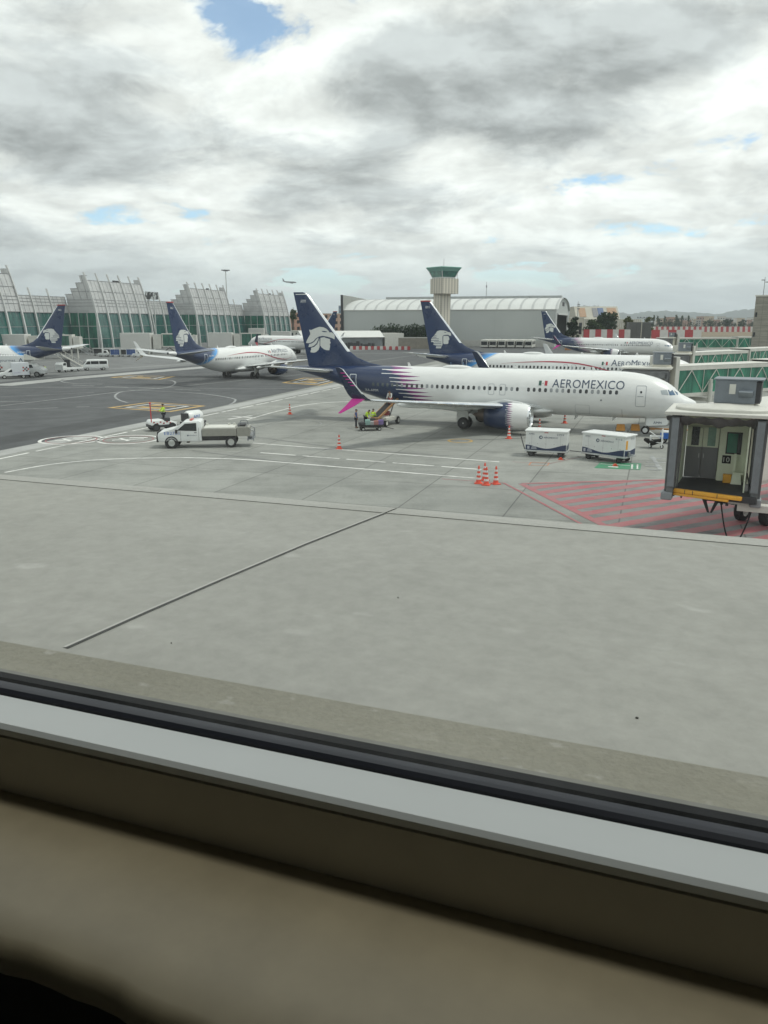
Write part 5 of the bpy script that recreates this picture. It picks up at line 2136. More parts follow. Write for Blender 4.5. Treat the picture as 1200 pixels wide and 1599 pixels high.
def tree(name, label, x, y, h, wd, mt, seed, group=None, n=1500, trunk=.25, size=None):
    rn = random.Random(seed)
    o = thing(name, label, 'tree', (x, y, 0), 0, group)
    m = MB()
    th = h * trunk
    m.loft([[(r_ * math.cos(a) + .15 * math.sin(z), r_ * math.sin(a), z) for a in [2 * PI * i / 8 for i in range(8)]] for z, r_ in ((0, h * .045), (th * .5, h * .034), (th, h * .03), (h * .7, h * .012))])
    for i in range(6):
        a = rn.uniform(0, 2 * PI)
        z = th * rn.uniform(.7, 1.6)
        m.cyl((0, 0, z), (math.cos(a) * wd * .33, math.sin(a) * wd * .33, z + h * .28), h * .016, h * .005, n=5)
    m.build('trunk', BARK, o)
    m = MB()
    bl = []
    for i in range(13):
        a = rn.uniform(0, 2 * PI)
        q = rn.random() ** .6
        zz_ = th + (h - th) * rn.uniform(.12, .88)
        k = math.sin(PI * min(1, max(.12, (zz_ - th * .6) / (h - th * .6) * .85 + .12)))
        rr = wd * .5 * k * q * .8
        s = wd * rn.uniform(.13, .24)
        bl.append(((rr * math.cos(a), rr * math.sin(a), zz_), (s, s, s * rn.uniform(.6, .95))))
    bl.append(((0, 0, th + (h - th) * .5), (wd * .28, wd * .28, (h - th) * .36)))
    leaves(m, bl, n, size or h * .045, rn)
    m.build('crown', mt, o, recalc=False)
    return o


def tree_px(name, label, px, ytop, Y, wpx, mt, seed, group=None, n=1500, trunk=.2, base=0):
    p = at(px, ytop, Y)
    return tree(name, label, p.x, Y, p.z, wpx * Y / F_PX, mt, seed, group, n, trunk)


TG = 'trees beside the open hangar'
tree_px('broadleaf_tree', 'dark bushy tree right at the hangar doorway', 896, 493, 330, 24, LEAFD, 1, TG)
tree_px('broadleaf_tree', 'largest dark tree in the middle, behind the striped fence', 952, 487.5, 345, 46, LEAFD, 2, TG, 2600)
tree_px('broadleaf_tree', 'small mid-green tree left of the largest dark tree', 928, 498, 338, 30, LEAFM, 3, TG)
tree_px('broadleaf_tree', 'yellow-green tree just left of the grey container block', 984, 492, 345, 26, LEAFY, 4, TG)
tree_px('broadleaf_tree', 'sparse young tree between the yellow-green tree and the grey block', 1012, 493, 360, 20, LEAFY, 5, TG, 700)
# hedge before the hangar
a, b = at(583, 512, 318), at(676, 509, 318)
hd_ = thing('hedge', 'long dark clipped row of evergreens along the hangar wall', 'hedge', (a.x, 316, 0), hrz * .5)
m = MB()
rn = random.Random(11)
bl = []
for i in range(30):
    x = (b.x - a.x + 3) * i / 29
    h_ = 8.6 + rn.uniform(-.6, .5) - (1.2 if i < 3 else 0)
    bl.append(((x, rn.uniform(-1, 1), h_ * .55), (1.5, 1.6, h_ * .46)))
leaves(m, bl, 7500, .42, rn)
m.build('foliage', LEAFD, hd_, recalc=False)
m = MB()
for i in range(14):
    m.cyl(((b.x - a.x) * i / 13, 0, 0), ((b.x - a.x) * i / 13, 0, 4), .18, n=6)
m.build('stem', BARK, hd_)
tree_px('palm_like_tree', 'ragged tree rising behind the end of the last pavilion', 457, 479, 440, 11, LEAFM, 21, None, 600, .5)


# ------------------------------------------------------------------ buildings further off
def block(name, label, px0, px1, ytop, Y, depth, mt, floors, cols, wmat=GLASSD, roofc=None, group=None, cat='building'):
    a, b = at(px0, ytop, Y), at(px1, ytop, Y)
    w_, h = b.x - a.x, a.z
    o = thing(name, label, cat, (a.x, Y, 0), 0, group)
    m = MB()
    m.box((w_ / 2, depth / 2, h / 2), (w_, depth, h))
    bd = m.build('wall', mt, o)
    m = MB()
    m.box((w_ / 2, depth / 2, h + .15), (w_ + .4, depth + .4, .3))
    m.build('roof', roofc or OFFWHITE, o)
    for f_ in range(floors):
        for c in range(cols):
            m = MB()
            x, z = w_ * (c + .5) / cols, h * (f_ + .55) / floors
            m.box((x, -.04, z), (w_ / cols * .5, .1, h / floors * .5))
            m.build('window', wmat, o)
    return o


PINK = M('pink_render', (.46, .27, .205), .8, var=.08, sc_=.3)
block('apartment_block', 'pink apartment block left of the big navy fin', 453, 487, 488, 470, 12, PINK, 4, 4)
block('apartment_block', 'paler pink apartment block right of the big navy fin', 498, 537, 490, 470, 14, M('pale_pink', (.48, .32, .25), .8, var=.08, sc_=.3), 4, 5)
block('office_tower', 'pale blue-grey office tower far behind the hangar corner', 529, 534, 477.5, 900, 20, M('tower_blue', (.20, .27, .33), .4, var=.1), 6, 1, WSCR)
block('low_building', 'low white building under the pink apartments', 452, 500, 517, 430, 10, OFFWHITE, 1, 6)
# factory hall with sloping roof
a, b = at(898, 497, 430), at(1000, 497, 430)
o = thing('factory_hall', 'cream factory hall with rust and blue roof panels behind the trees', 'factory', (a.x, 430, 0), R(-4))
w_ = b.x - a.x
m = MB()
m.box((w_ / 2, 12, 5.4), (w_, 24, 10.8))
m.build('wall', M('cream_sheet', (.46, .43, .36), .7, var=.12, sc_=.4), o)
m = MB()
m.prism([(w_ * .02, -.5, 10.8), (w_ * .02, 9, 17.6), (w_ * .02, 22, 17.6), (w_ * .02, 24, 10.8)], (w_ * .66, 0, 0))
m.build('roof', M('pale_roof', (.40, .385, .33), .7, var=.1, sc_=.3), o)
ry = math.atan2(6.8, 9.5)
for x, wd, mt in ((.13, .10, M('rust_sheet', (.36, .24, .16), .8, var=.2)), (.32, .07, M('dull_sheet', (.22, .22, .23), .8, var=.2)), (.41, .09, M('blue_sheet', (.10, .14, .24), .7, var=.2)), (.58, .14, M('rust_sheet', (.36, .24, .16), .8, var=.2))):
    m = MB()
    m.box((w_ * x, 4.2, 14.4), (w_ * wd, 8.2, .12), rx=ry)
    m.build('roof_panel', mt, o)
m = MB()
for i in range(34):
    m.box((w_ * i / 33, -.1, 8.6), (.35, .25, 4.2))
m.build('cladding_rib', OFFWHITE, o)
o = block('low_building', 'low cream shed right of the hangar doorway', 884, 912, 496.5, 400, 14, M('cream_sheet', (.46, .43, .36), .7, var=.12, sc_=.4), 1, 3)
# stone-clad block at the right edge
a = at(1181, 463, 165)
o = thing('stone_block', 'grey stone-clad building cut by the edge above the boarding bridges', 'building', (a.x, 165, 0), R(-33))
mt, t, p = newmat('stone_cladding')
co = t.coord()
x, y, z = t.xyz(co)
u = t.m('MAXIMUM', t.rng(t.m('PINGPONG', t.m('ADD', x, y), .75), .0, .07, 1., 0.), t.rng(t.m('PINGPONG', z, .55), .0, .07, 1., 0.))
c = t.mix(t.rng(t.noise(t.mapping(co, scl=(.3, .3, 2)), 1., 6, .65), .35, .7), (.33, .315, .27, 1), (.22, .21, .185, 1))
t.put(p.inputs['Base Color'], t.mix(t.m('MULTIPLY', u, .6), c, (.10, .10, .09, 1)))
p.inputs['Roughness'].default_value = .8
m = MB()
m.box((12, 10, a.z / 2), (24, 20, a.z))
m.build('wall', mt, o)
m = MB()
m.box((12, 10, a.z + .15), (24.3, 20.3, .3))
m.build('coping', OFFWHITE, o)
for i in range(2):
    m = MB()
    m.box((.4 + .0 * i, -.08, a.z - 3.6 - i * 4), (.35, .1, .9))
    m.build('window', GLASSD, o)
q = at(1192, 463, 168)
o = thing('lamp_mast', 'lamp mast with two lamp heads on the stone-clad building', 'mast', (q.x, 168, q.z + .3))
m = MB()
m.cyl((0, 0, -.3), (0, 0, 3.6), .08, .05, n=6)
m.build('pole', GREYP, o)
m = MB()
m.box((-.3, 0, 3.0), (.7, .3, .14))
m.box((.7, 0, 2.6), (.8, .3, .14))
m.cyl((0, 0, 2.6), (.7, 0, 2.6), .04, n=5)
m.build('lamp_head', DARK, o)
q = at(905.5, 497, 420)
o = thing('lattice_mast', 'dark mast with antenna drums right of the hangar', 'mast', (q.x, 425, 0))
m = MB()
m.cyl((0, 0, 0), (0, 0, 20), .22, .1, n=6)
for z in (16.2, 17.5, 18.4):
    m.box((.3, 0, z), (1.3, .6, .5))
m.build('pole', GREYP, o)

# ------------------------------------------------------------------ striped fences
WST, RST = M('fence_white', (.52, .51, .48), .6, var=.12, sc_=.5), M('fence_red', (.36, .045, .05), .6, var=.15, sc_=.5)


def stripes(name, label, px0, px1, ytop, Y, n, first_red, rz=0, z0=0, zb=None, cat='fence'):
    a, b = at(px0, ytop, Y), at(px1, ytop, Y)
    o = thing(name, label, cat, (a.x, Y, 0), rz)
    w_ = (b.x - a.x) / n
    for i in range(n):
        m = MB()
        m.prism([(w_ * i, -.6, z0), (w_ * (i + 1) - .02, -.6, z0), (w_ * (i + 1) - .02, 0, a.z), (w_ * i, 0, a.z)], (0, .15, 0))
        m.build('panel', RST if (i % 2 == 0) == first_red else WST, o)
    m = MB()
    for i in range(n + 1):
        m.cyl((w_ * i, 1.6, 0), (w_ * i, .2, a.z * .9), .07, n=5)
    m.build('strut', GREYP, o)
    return o


stripes('blast_fence', 'red and white striped blast fence behind the far airliner', 912, 985, 514.5, 268, 8, True)
stripes('blast_fence', 'red and white panels right of the grey container block', 1018, 1096, 515, 335, 6, True)
stripes('blast_fence', 'long distant fence of small white and red blocks before the far trees', 1020, 1181, 510, 760, 38, False)
a, b = at(983, 503, 275), at(1018, 503, 275)
o = thing('container_block', 'tall grey ribbed container block behind a thin pole', 'container', (a.x, 275, 0))
m = MB()
w_ = b.x - a.x
for i in range(3):
    m.box((w_ * (i + .5) / 3, 1.5, a.z / 2), (w_ / 3 - .06, 3, a.z))
m.build('body', M('container_grey', (.13, .135, .125), .7, var=.15, sc_=.6), o)
m = MB()
for i in range(18):
    m.box((w_ * (i + .5) / 18, -.03, a.z / 2), (.1, .1, a.z * .94))
m.build('corrugation', M('container_rib', (.10, .105, .10), .7), o)
q = at(1003, 500, 262)
o = thing('lamp_post', 'pale thin lamp post with a crossbar before the grey container block', 'lamp post', (q.x, 262, 0))
m = MB()
m.cyl((0, 0, 0), (0, 0, q.z + .8), .12, .09, n=6)
m.build('pole', M('post_cream', (.50, .47, .38), .6), o)
m = MB()
m.box((0, 0, q.z + .7), (3.2, .2, .18))
for x in (-1.5, -.6, .6, 1.5):
    m.box((x, -.1, q.z + .9), (.35, .3, .3))
m.build('lamp_bar', GREYP, o)
for i, (px, w2) in enumerate(((1000, 5), (890, 6), (900, 4))):
    q = G(px, 531.5 if i == 0 else 536)
    q = Vector((at(px, 500, 266 + i * 8).x, 266 + i * 8, 0))
    o = thing('orange_crate', ['orange crate at the foot of the thin lamp post', 'orange crate by the hangar doorway', 'smaller orange crate beside the one at the hangar doorway'][i], 'crate', q)
    m = MB()
    m.box((0, 0, .75), (w2 * .36, 1.2, 1.5), bev=.05)
    m.build('body', M('crate_orange', (.45, .19, .06), .6, var=.15), o)
    m = MB()
    m.box((0, 0, 1.56), (w2 * .38, 1.3, .12))
    m.build('lid', M('crate_orange', (.45, .19, .06), .6, var=.15), o)

# ------------------------------------------------------------------ far city, woods, hills
rn = random.Random(5)
hc = [M('house_white', (.55, .54, .50), .8), M('house_cream', (.48, .42, .33), .8), M('house_grey', (.33, .33, .32), .8), M('house_brick', (.36, .24, .18), .8)]
for i in range(26):
    px = 1028 + i * 6.1 + rn.uniform(-2, 2)
    Y = rn.uniform(1150, 1700)
    zt = at(px, rn.uniform(494, 501), Y)
    w_ = rn.uniform(8, 16)
    o = thing('house', 'pale house in the far city beyond the trees', 'house', (zt.x, Y, 0), rn.uniform(-.4, .4), 'houses of the far city')
    m = MB()
    m.box((0, 0, zt.z / 2), (w_, 10, zt.z))
    m.build('wall', hc[i % 4], o)
    m = MB()
    m.box((0, 0, zt.z + .2), (w_ + .8, 10.8, .4))
    m.build('roof', hc[(i * 7 + 2) % 4], o)
    m = MB()
    for f_ in range(3):
        for c in range(3):
            m.box((w_ * (c - 1) * .3, -5.05, zt.z * (.3 + .25 * f_)), (w_ * .14, .1, zt.z * .12))
    m.build('window_row', GLASSD, o)
for i in range(30):
    px = 1020 + i * 5.6 + rn.uniform(-3, 3)
    if 1068 < px < 1096 and i % 2:
        continue
    Y = rn.uniform(800, 1050)
    tree_px('far_tree', 'dark tree in the far row beyond the long striped fence', px, rn.uniform(496, 504.5), Y, rn.uniform(8, 15), LEAFD, 100 + i, 'far row of trees', 420, .12)
for i, px in enumerate((1022, 1028, 1039, 1057, 1066, 1076)):
    tree_px('tall_thin_tree', 'tall thin tree standing above the far row', px, 491 + (i % 3) * .8, 980, 5, LEAFM, 200 + i, 'tall thin far trees', 220, .5)


def hill(name, pts, Y, dpt, col):
    """range of hills: ridge traced at its own distance, real depth"""
    m = MB()
    rows = []
    ridge = [at(px, py, Y) for px, py in pts]
    xs = []
    for a, b in zip(ridge, ridge[1:]):
        for k in range(8):
            f = k / 8
            xs.append(a.lerp(b, f))
    xs.append(ridge[-1])
    r3 = random.Random(9)
    for j in range(7):
        v = j / 6
        h = math.sin(PI * v) ** 1.2 if 0 < v < 1 else 0
        rows.append([(p.x * (1 + (v - .5) * dpt / Y), Y + (v - .5) * dpt, max(-2, p.z * h * (1 + r3.uniform(-.06, .06)) - 2)) for p in xs])
    m.loft(rows, closed=False)
    o = m.build(name, col, smooth='all')
    o['kind'] = 'structure'
    return o


HILLM = M('hill_scrub', (.06, .075, .045), .9, var=.3, sc_=.004)
hill('hills', [(820, 503), (870, 489), (893, 480), (915, 476), (938, 478), (955, 485), (985, 490), (1010, 486), (1040, 484.5), (1080, 487), (1120, 490), (1150, 484), (1180, 482), (1215, 483), (1300, 486), (1400, 503)], 6500, 1800, HILLM)
hill('hills', [(250, 503), (330, 497), (420, 493), (500, 489), (545, 489), (600, 494), (700, 497), (830, 499), (900, 503)], 7200, 1800, HILLM)
sheet('far_field', [(-200, 560), (1500, 430), (1600, 1500), (-300, 1500)], .012, M('dry_field', (.17, .135, .085), .9, var=.2, sc_=.02))

# haze: the air between the camera and the hills
if HAZE > 0:
    m = MB()
    m.box((0, 3800, 119), (15000, 8000, 242))
    hm_ = bpy.data.materials.new('haze_air')
    hm_.use_nodes = True
    t = NT(hm_.node_tree)
    for x in list(hm_.node_tree.nodes):
        hm_.node_tree.nodes.remove(x)
    pvn = t.new('ShaderNodeVolumePrincipled')
    pvn.inputs['Color'].default_value = (.86, .93, 1.0, 1)
    pvn.inputs['Density'].default_value = HAZE
    pvn.inputs['Anisotropy'].default_value = .2
    ou = t.new('ShaderNodeOutputMaterial')
    t.l.new(pvn.outputs[0], ou.inputs['Volume'])
    hz = m.build('haze', hm_)
    tag(hz, 'pale haze lying over the airport and the far hills', 'haze', kind='stuff')
# ------------------------------------------------------------------ vehicles and equipment
def wheel(parent, c, r, w_, hub=None, name='wheel'):
    m = MB()
    m.lathe(c, (0, 1, 0), [(-w_ / 2, r * .58), (-w_ / 2, r * .88), (-w_ * .36, r * .99), (w_ * .36, r * .99), (w_ / 2, r * .88), (w_ / 2, r * .58)], 20)
    o = m.build(name, TYRE, parent, smooth=True)
    m = MB()
    m.lathe(c, (0, 1, 0), [(-w_ * .46, .001), (-w_ * .40, r * .25), (-w_ * .47, r * .60), (w_ * .47, r * .60), (w_ * .40, r * .25), (w_ * .46, .001)], 14)
    m.build('rim', hub or STEEL, o, smooth=True)
    return o


def slab(poly, w_, bev=.04, y0=None):
    """closed body from a side outline (x, z), width w_ across y, edges rounded"""
    m = MB()
    y0 = -w_ / 2 if y0 is None else y0
    m.prism([(x, y0, z) for x, z in poly], (0, w_, 0))
    if bev:
        bmesh.ops.bevel(m.bm, geom=m.bm.edges[:], offset=bev, segments=2, affect='EDGES', profile=.5)
    return m


def panes(polys, w_, both=True):
    m = MB()
    for s_ in ((1, -1) if both else (-1,)):
        for p in polys:
            m.prism([(x, s_ * (w_ / 2 + .003), z) for x, z in p], (0, s_ * .008, 0))
    return m


def head_to(a, b):
    """rotation so that local +x runs from a to b"""
    return math.atan2(b.y - a.y, b.x - a.x)


# ---- white service pickup with tank body, heading left
rw, fw = G(363, 696), G(272, 697.5)
rz_ = head_to(rw, fw)
mid = (rw + fw) / 2
wb = (fw - rw).length
pk = thing('service_truck', 'white single-cab service pickup with a grey tank body, driven past the dashed lane', 'truck', (mid.x, mid.y, 0), rz_)
k_ = wb / 4.6
xf, xr = wb / 2, -wb / 2
W2 = 2.0
m = slab([(xf + 1.0, .55), (xf + 1.04, .95), (xf + 1.0, 1.18), (xf + .82, 1.31), (xf - .15, 1.43), (xf - .98, 2.07), (xf - 2.15, 2.12), (xf - 2.32, 2.02), (xf - 2.32, .55)], W2, .07)
bd = m.build('cab', WHITE, pk, smooth=True)
m = panes([[(xf - .45, 1.40), (xf - 1.08, 1.93), (xf - 1.95, 1.97), (xf - 1.95, 1.34)]], W2)
m.build('side_window', GLASSD, bd)
m = MB()
m.prism([(xf - .20, -.86, 1.475), (xf - .95, -.78, 2.052), (xf - .95, .78, 2.052), (xf - .20, .86, 1.475)], (.015, 0, .02))
m.build('windscreen', GLASSD, bd)
m = MB()
for s_ in (1, -1):
    m.box((xf - .72, s_ * (W2 / 2 + .002), .98), (.02, .006, .75))
    m.box((xf - 2.1, s_ * (W2 / 2 + .002), 1.1), (.02, .006, 1.0))
    m.box((xf - 1.85, s_ * (W2 / 2 + .01), 1.22), (.2, .02, .05))
m.build('door_seam', DARK, bd)
m = MB()
for s_ in (1, -1):
    m.box((xf - .42, s_ * (W2 / 2 + .14), 1.34), (.14, .22, .3), bev=.03)
m.build('mirror', BLACK, bd)
m = MB()
m.box((xf - 1.5, 0, 2.15), (.22, 1.1, .08), bev=.03)
m.build('beacon_bar', M('beacon_red', (.5, .05, .03), .3), bd)
m = MB()
m.box((xf + 1.06, 0, .75), (.16, 1.9, .5), bev=.04)
m.box((xf + 1.045, 0, 1.0), (.03, 1.1, .22))
for y in (-.75, -.3, .3, .75):
    m.cyl((xf + 1.1, y, .6), (xf + 1.06, y, 1.25), .04, n=6)
m.cyl((xf + 1.06, -.8, 1.25), (xf + 1.06, .8, 1.25), .04, n=6)
m.build('front_guard', BLACK, bd)
for s_ in (1, -1):
    m = MB()
    m.box((xf + .93, s_ * .80, 1.0), (.14, .32, .22), bev=.03)
    m.build('headlight', M('lamp_glass', (.5, .52, .52), .15), bd)
for s_ in (1, -1):
    m = MB()
    m.lathe((xf, s_ * .93, .44), (0, 1, 0), [(-.07, .42), (-.07, .52), (.075, .52), (.075, .42)], 20)
    m.build('wheel_arch', BLACK, bd)
m = slab([(xf - 2.36, .92), (xf - 2.36, 1.50), (xr - .45, 1.50), (xr - .45, .92)], 2.06, .03)
tk = m.build('tank_body', M('tank_grey', (.30, .295, .26), .45, .3, var=.1), pk)
m = MB()
m.box(((xf - 2.36 + xr - .45) / 2, 0, 1.54), (2.4, 1.8, .10), bev=.03)
for x in (xf - 2.6, xr + .2, xr - .2):
    m.box((x, -.6, 1.66), (.16, .16, .16))
m.build('tank_top', OFFWHITE, tk)
m = MB()
m.box((xf - 2.62, -1.035, 1.42), (.42, .02, .12))
m.box((xf - 2.66, -1.035, 1.0), (.40, .02, .12))
m.build('red_mark', REDP, tk)
m = MB()
m.box((xf - 3.3, -1.035, 1.06), (.16, .02, .12))
m.build('side_lamp', M('amber', (.6, .32, .05), .4), tk)
m = MB()
m.box(((xf + xr) / 2 - .6, 0, .74), (wb - .6, 1.7, .34))
m.box((xf - 3.0, .0, .8), (1.2, 2.0, .3))
m.build('chassis', BLACK, pk)
m = MB()
m.box((xr - .98, 0, 1.22), (1.0, 1.9, .7))
m.build('pump_cabinet', M('tank_grey', (.30, .295, .26), .45, .3, var=.1), pk)
m = MB()
m.box((xr - .82, -.2, 1.62), (.6, 1.1, .2))
m.build('pump', DARK, pk)
m = MB()
m.box((xr - 1.5, 0, .62), (.5, 1.8, .05))
m.box((xr - 1.55, 0, .95), (.4, 1.8, .04))
for y in (-.9, .9):
    m.cyl((xr - 1.32, y, .5), (xr - 1.32, y, 1.5), .04, n=5)
    m.cyl((xr - 1.75, y, .5), (xr - 1.75, y, 1.3), .04, n=5)
    m.cyl((xr - 1.3, y, 1.5), (xr - 1.75, y, 1.3), .04, n=5)
    m.tube([(xr - .6, y * .8, 1.5), (xr - .7, y * .8, 1.92), (xr - 1.2, y * .8, 1.92), (xr - 1.3, y * .8, 1.5)], .035, 5)
m.build('rear_step', GREYP, pk)
for x, y in ((xf, .86), (xf, -.86), (xr, .84), (xr, -.84)):
    wheel(pk, (x, y, .44), .44, .28, STEEL)
sgn = -1 if True else 1
# the side towards us is local +y (truck heads left)
for s_ in (1,):
    lettering('EB2701', .24, BLUEL, bd, (xf + .52, s_ * (W2 / 2 + .008), 1.08), (-1, 0, 0), (0, 0, 1), 'lettering', width=1.15)
    lettering('AEROMEXICO', .07, TITLE, bd, (xf - 1.35, s_ * (W2 / 2 + .008), .98), (-1, 0, 0), (0, 0, 1), 'lettering', width=.62)
    m = MB()
    m.lathe((xf - 1.27, s_ * (W2 / 2 + .004), 1.01), (0, 1, 0), [(0, .06), (.006, .06), (.006, .001)], 10)
    m.build('door_badge', TITLE, bd)


# ---- people
def skin_obj(name, V, E, rad, mt, parent, root=0, sub=1):
    me = bpy.data.meshes.new(name)
    me.from_pydata([tuple(v) for v in V], E, [])
    me.materials.append(mt)
    o = bpy.data.objects.new(name, me)
    COL.objects.link(o)
    if parent is not None:
        o.parent = parent
    sk = o.modifiers.new('skin', 'SKIN')
    sk.use_smooth_shade = True
    for i, r_ in enumerate(rad):
        me.skin_vertices[0].data[i].radius = (r_, r_) if not isinstance(r_, tuple) else r_
        me.skin_vertices[0].data[i].use_root = (i == root)
    ss_ = o.modifiers.new('smooth', 'SUBSURF')
    ss_.levels = ss_.render_levels = sub
    return o


def person(label, loc, rz, top, bottom, vest=None, cap=None, lean=0., arms=((.1, .15), (.1, .15)), legs=((.05, 0), (-.05, 0)), sit=False, sleeves=None, z0=0.):
    """local +x is forward; lean bends the trunk forwards; arms = (swing forward, elbow bend); legs = (swing forward, knee bend)"""
    root = thing('person', label, 'person', (loc[0], loc[1], z0), rz, 'apron workers')
    hip = Vector((0, 0, .92 if not sit else .55))
    up = Vector((math.sin(lean), 0, math.cos(lean)))
    fw_ = Vector((math.cos(lean), 0, -math.sin(lean)))
    side_ = Vector((0, 1, 0))
    waist = hip + up * .16
    chest = hip + up * .40
    neck = hip + up * .56
    headb = neck + up * .10 + fw_ * .02
    headt = headb + up * .15
    V, E, Rr = [hip, waist, chest, neck, headb, headt], [(0, 1), (1, 2), (2, 3), (3, 4), (4, 5)], [.13, .12, .14, .055, .088, .075]
    V += [headb + fw_ * .10, headb + side_ * .085 + up * .02, headb - side_ * .085 + up * .02]
    E += [(4, 6), (4, 7), (4, 8)]
    Rr += [.016, .022, .022]
    J = {}
    for s_, (sw, kb) in zip((1, -1), legs):
        h = hip + side_ * .09 * s_
        d1 = Vector((math.sin(sw), 0, -math.cos(sw)))
        kn = h + d1 * .43
        d2 = Vector((math.sin(sw - kb), 0, -math.cos(sw - kb)))
        an = kn + d2 * .40
        toe = an + Vector((.15, 0, -.045))
        i = len(V)
        V += [h, kn, an, toe]
        E += [(0, i), (i, i + 1), (i + 1, i + 2), (i + 2, i + 3)]
        Rr += [.095, .062, .045, .04]
        J[s_] = (h, kn, an, toe)
    A_ = {}
    for s_, (sw, eb) in zip((1, -1), arms):
        sh = chest + up * .10 + side_ * .19 * s_
        d1 = (-up * math.cos(sw) + fw_ * math.sin(sw) + side_ * .12 * s_).normalized()
        el = sh + d1 * .29
        d2 = (-up * math.cos(sw + eb) + fw_ * math.sin(sw + eb)).normalized()
        wr = el + d2 * .25
        pm = wr + d2 * .07
        i = len(V)
        V += [sh, el, wr, pm]
        E += [(2, i), (i, i + 1), (i + 1, i + 2), (i + 2, i + 3)]
        Rr += [.062, .045, .032, .038]
        sd2 = d2.cross(side_).normalized()
        for f_ in range(4):
            off = side_ * 0 + sd2 * (.026 - .0175 * f_)
            a = pm + d2 * .04 + off
            b = a + d2 * (.036, .042, .038, .028)[f_] + side_ * -.012 * s_
            j = len(V)
            V += [a, b]
            E += [(i + 3, j), (j, j + 1)]
            Rr += [.010, .008]
        j = len(V)
        V += [pm + sd2 * .045 - d2 * .01, pm + sd2 * .06 + d2 * .03]
        E += [(i + 3, j), (j, j + 1)]
        Rr += [.011, .009]
        A_[s_] = (sh, el, wr)
    skin_obj('body', V, E, Rr, SKIN, root)
    # clothing
    v, e, r_ = [hip + up * .03], [], [.155]
    for s_ in (1, -1):
        h, kn, an, toe = J[s_]
        i = len(v)
        v += [h, kn, an + Vector((0, 0, .02))]
        e += [(0, i), (i, i + 1), (i + 1, i + 2)]
        r_ += [.112, .08, .07]
    skin_obj('trousers', v, e, r_, bottom, root)
    v, e, r_ = [hip, waist, chest, chest + up * .12], [(0, 1), (1, 2), (2, 3)], [(.16, .14), (.155, .13), (.175, .14), (.12, .10)]
    for s_ in (1, -1):
        sh, el, wr = A_[s_]
        i = len(v)
        v += [sh, el, el.lerp(wr, .85)]
        e += [(2, i), (i, i + 1), (i + 1, i + 2)]
        r_ += [.078, .06, .05]
    skin_obj('shirt', v, e, r_, sleeves or top, root)
    if vest:
        v = [hip - up * .02, waist, chest, chest + up * .11]
        skin_obj('vest', v, [(0, 1), (1, 2), (2, 3)], [(.19, .17), (.185, .16), (.205, .17), (.15, .12)], vest, root)
        m = MB()
        for q in (.10, .30):
            c = hip + up * q
            m.loft([[c + up * dz + fw_ * (.178 * math.cos(a)) + side_ * (.205 * math.sin(a)) for a in [2 * PI * i / 16 for i in range(16)]] for dz in (-.025, .025)], caps=False)
        m.build('reflective_band', M('reflective_band', (.6, .62, .6), .3), root)
    for s_ in (1, -1):
        h, kn, an, toe = J[s_]
        m = MB()
        m.ell(an + Vector((.06, 0, -.045)), (.14, .05, .05), 10, 6)
        m.build('shoe', BLACK, root, smooth='all')
    m = MB()
    m.ell(headb + up * .10 - fw_ * .005, (.105, .095, .075), 12, 6)
    if cap:
        m.box(headb + up * .075 + fw_ * .11, (.12, .13, .02))
    m.build('cap' if cap else 'hair', cap or M('black_hair', (.012, .01, .009), .7), root, smooth=True)
    m = MB()
    for s_ in (1, -1):
        m.ell(headb + fw_ * .083 + side_ * .03 * s_ + up * .035, (.008, .01, .007), 6, 4)
    m.build('eye', BLACK, root)
    return root


ORVEST = M('pale_orange_vest', (.55, .33, .25), .8, var=.2, sc_=6)
g_ = G(556.5, 668.5)
person('standing worker in dark cap and pale vest, leftmost at the luggage dolly', g_, R(5), CLOTHB, CLOTHD, vest=ORVEST, cap=BLACK, sleeves=M('blue_sleeve', (.06, .09, .22), .9))
g_ = G(571, 667)
person('worker in yellow-green vest bending over the luggage dolly', g_ + Vector((0, .7, 0)), R(-40), HIVIS, CLOTHD, vest=HIVIS, lean=.65, arms=((.9, .3), (1.0, .2)), legs=((.1, .2), (-.1, .1)), sleeves=HIVIS)
g_ = G(583, 669)
person('worker in yellow vest and dark cap standing at the foot of the belt loader', g_ + Vector((0, .6, 0)), R(60), HIVIS, M('grey_trousers', (.22, .23, .25), .9), vest=HIVIS, cap=BLACK, arms=((.5, .7), (.2, .3)))

# ---- belt loader, dolly and luggage
a, b = Vector((-.75, 71.8, 0)), Vector((1.05, 75.6, 0))
d_ = (b - a)
brz_ = math.atan2(d_.y, d_.x)
bl_ = thing('belt_loader', "orange belt loader reaching up to the hold under the nearest airliner's navy tail", 'belt loader', a, brz_)
L_ = d_.length
m = MB()
m.prism([(-.3, -.4, .75), (L_ + .3, -.4, 2.30), (L_ + .3, -.4, 2.52), (-.3, -.4, .97)], (0, .8, 0))
bt = m.build('conveyor', M('conveyor_orange', (.33, .185, .085), .6, var=.2), bl_)
m = MB()
m.prism([(-.2, -.30, 1.0), (L_ + .2, -.30, 2.545), (L_ + .2, -.30, 2.56), (-.2, -.30, 1.02)], (0, .6, 0))
m.build('belt', BLACK, bt)
m = MB()
m.box((L_ * .55, .15, .62), (3.1, 1.5, .4), bev=.05)
m.box((L_ * .3, -.65, .75), (1.2, .25, .3), bev=.04)
ch = m.build('chassis', OFFWHITE, bl_)
m = MB()
m.box((L_ * .75, .55, 1.0), (.8, .7, .4), bev=.05)
m.build('seat', M('seat_red', (.3, .05, .05), .6), ch)
m = MB()
m.cyl((L_ * .5, .5, .8), (L_ * .72, .5, 1.95), .06, n=6)
m.cyl((L_ * .5, -.4, .8), (L_ * .72, -.4, 1.95), .06, n=6)
m.build('lift_arm', DARK, bl_)
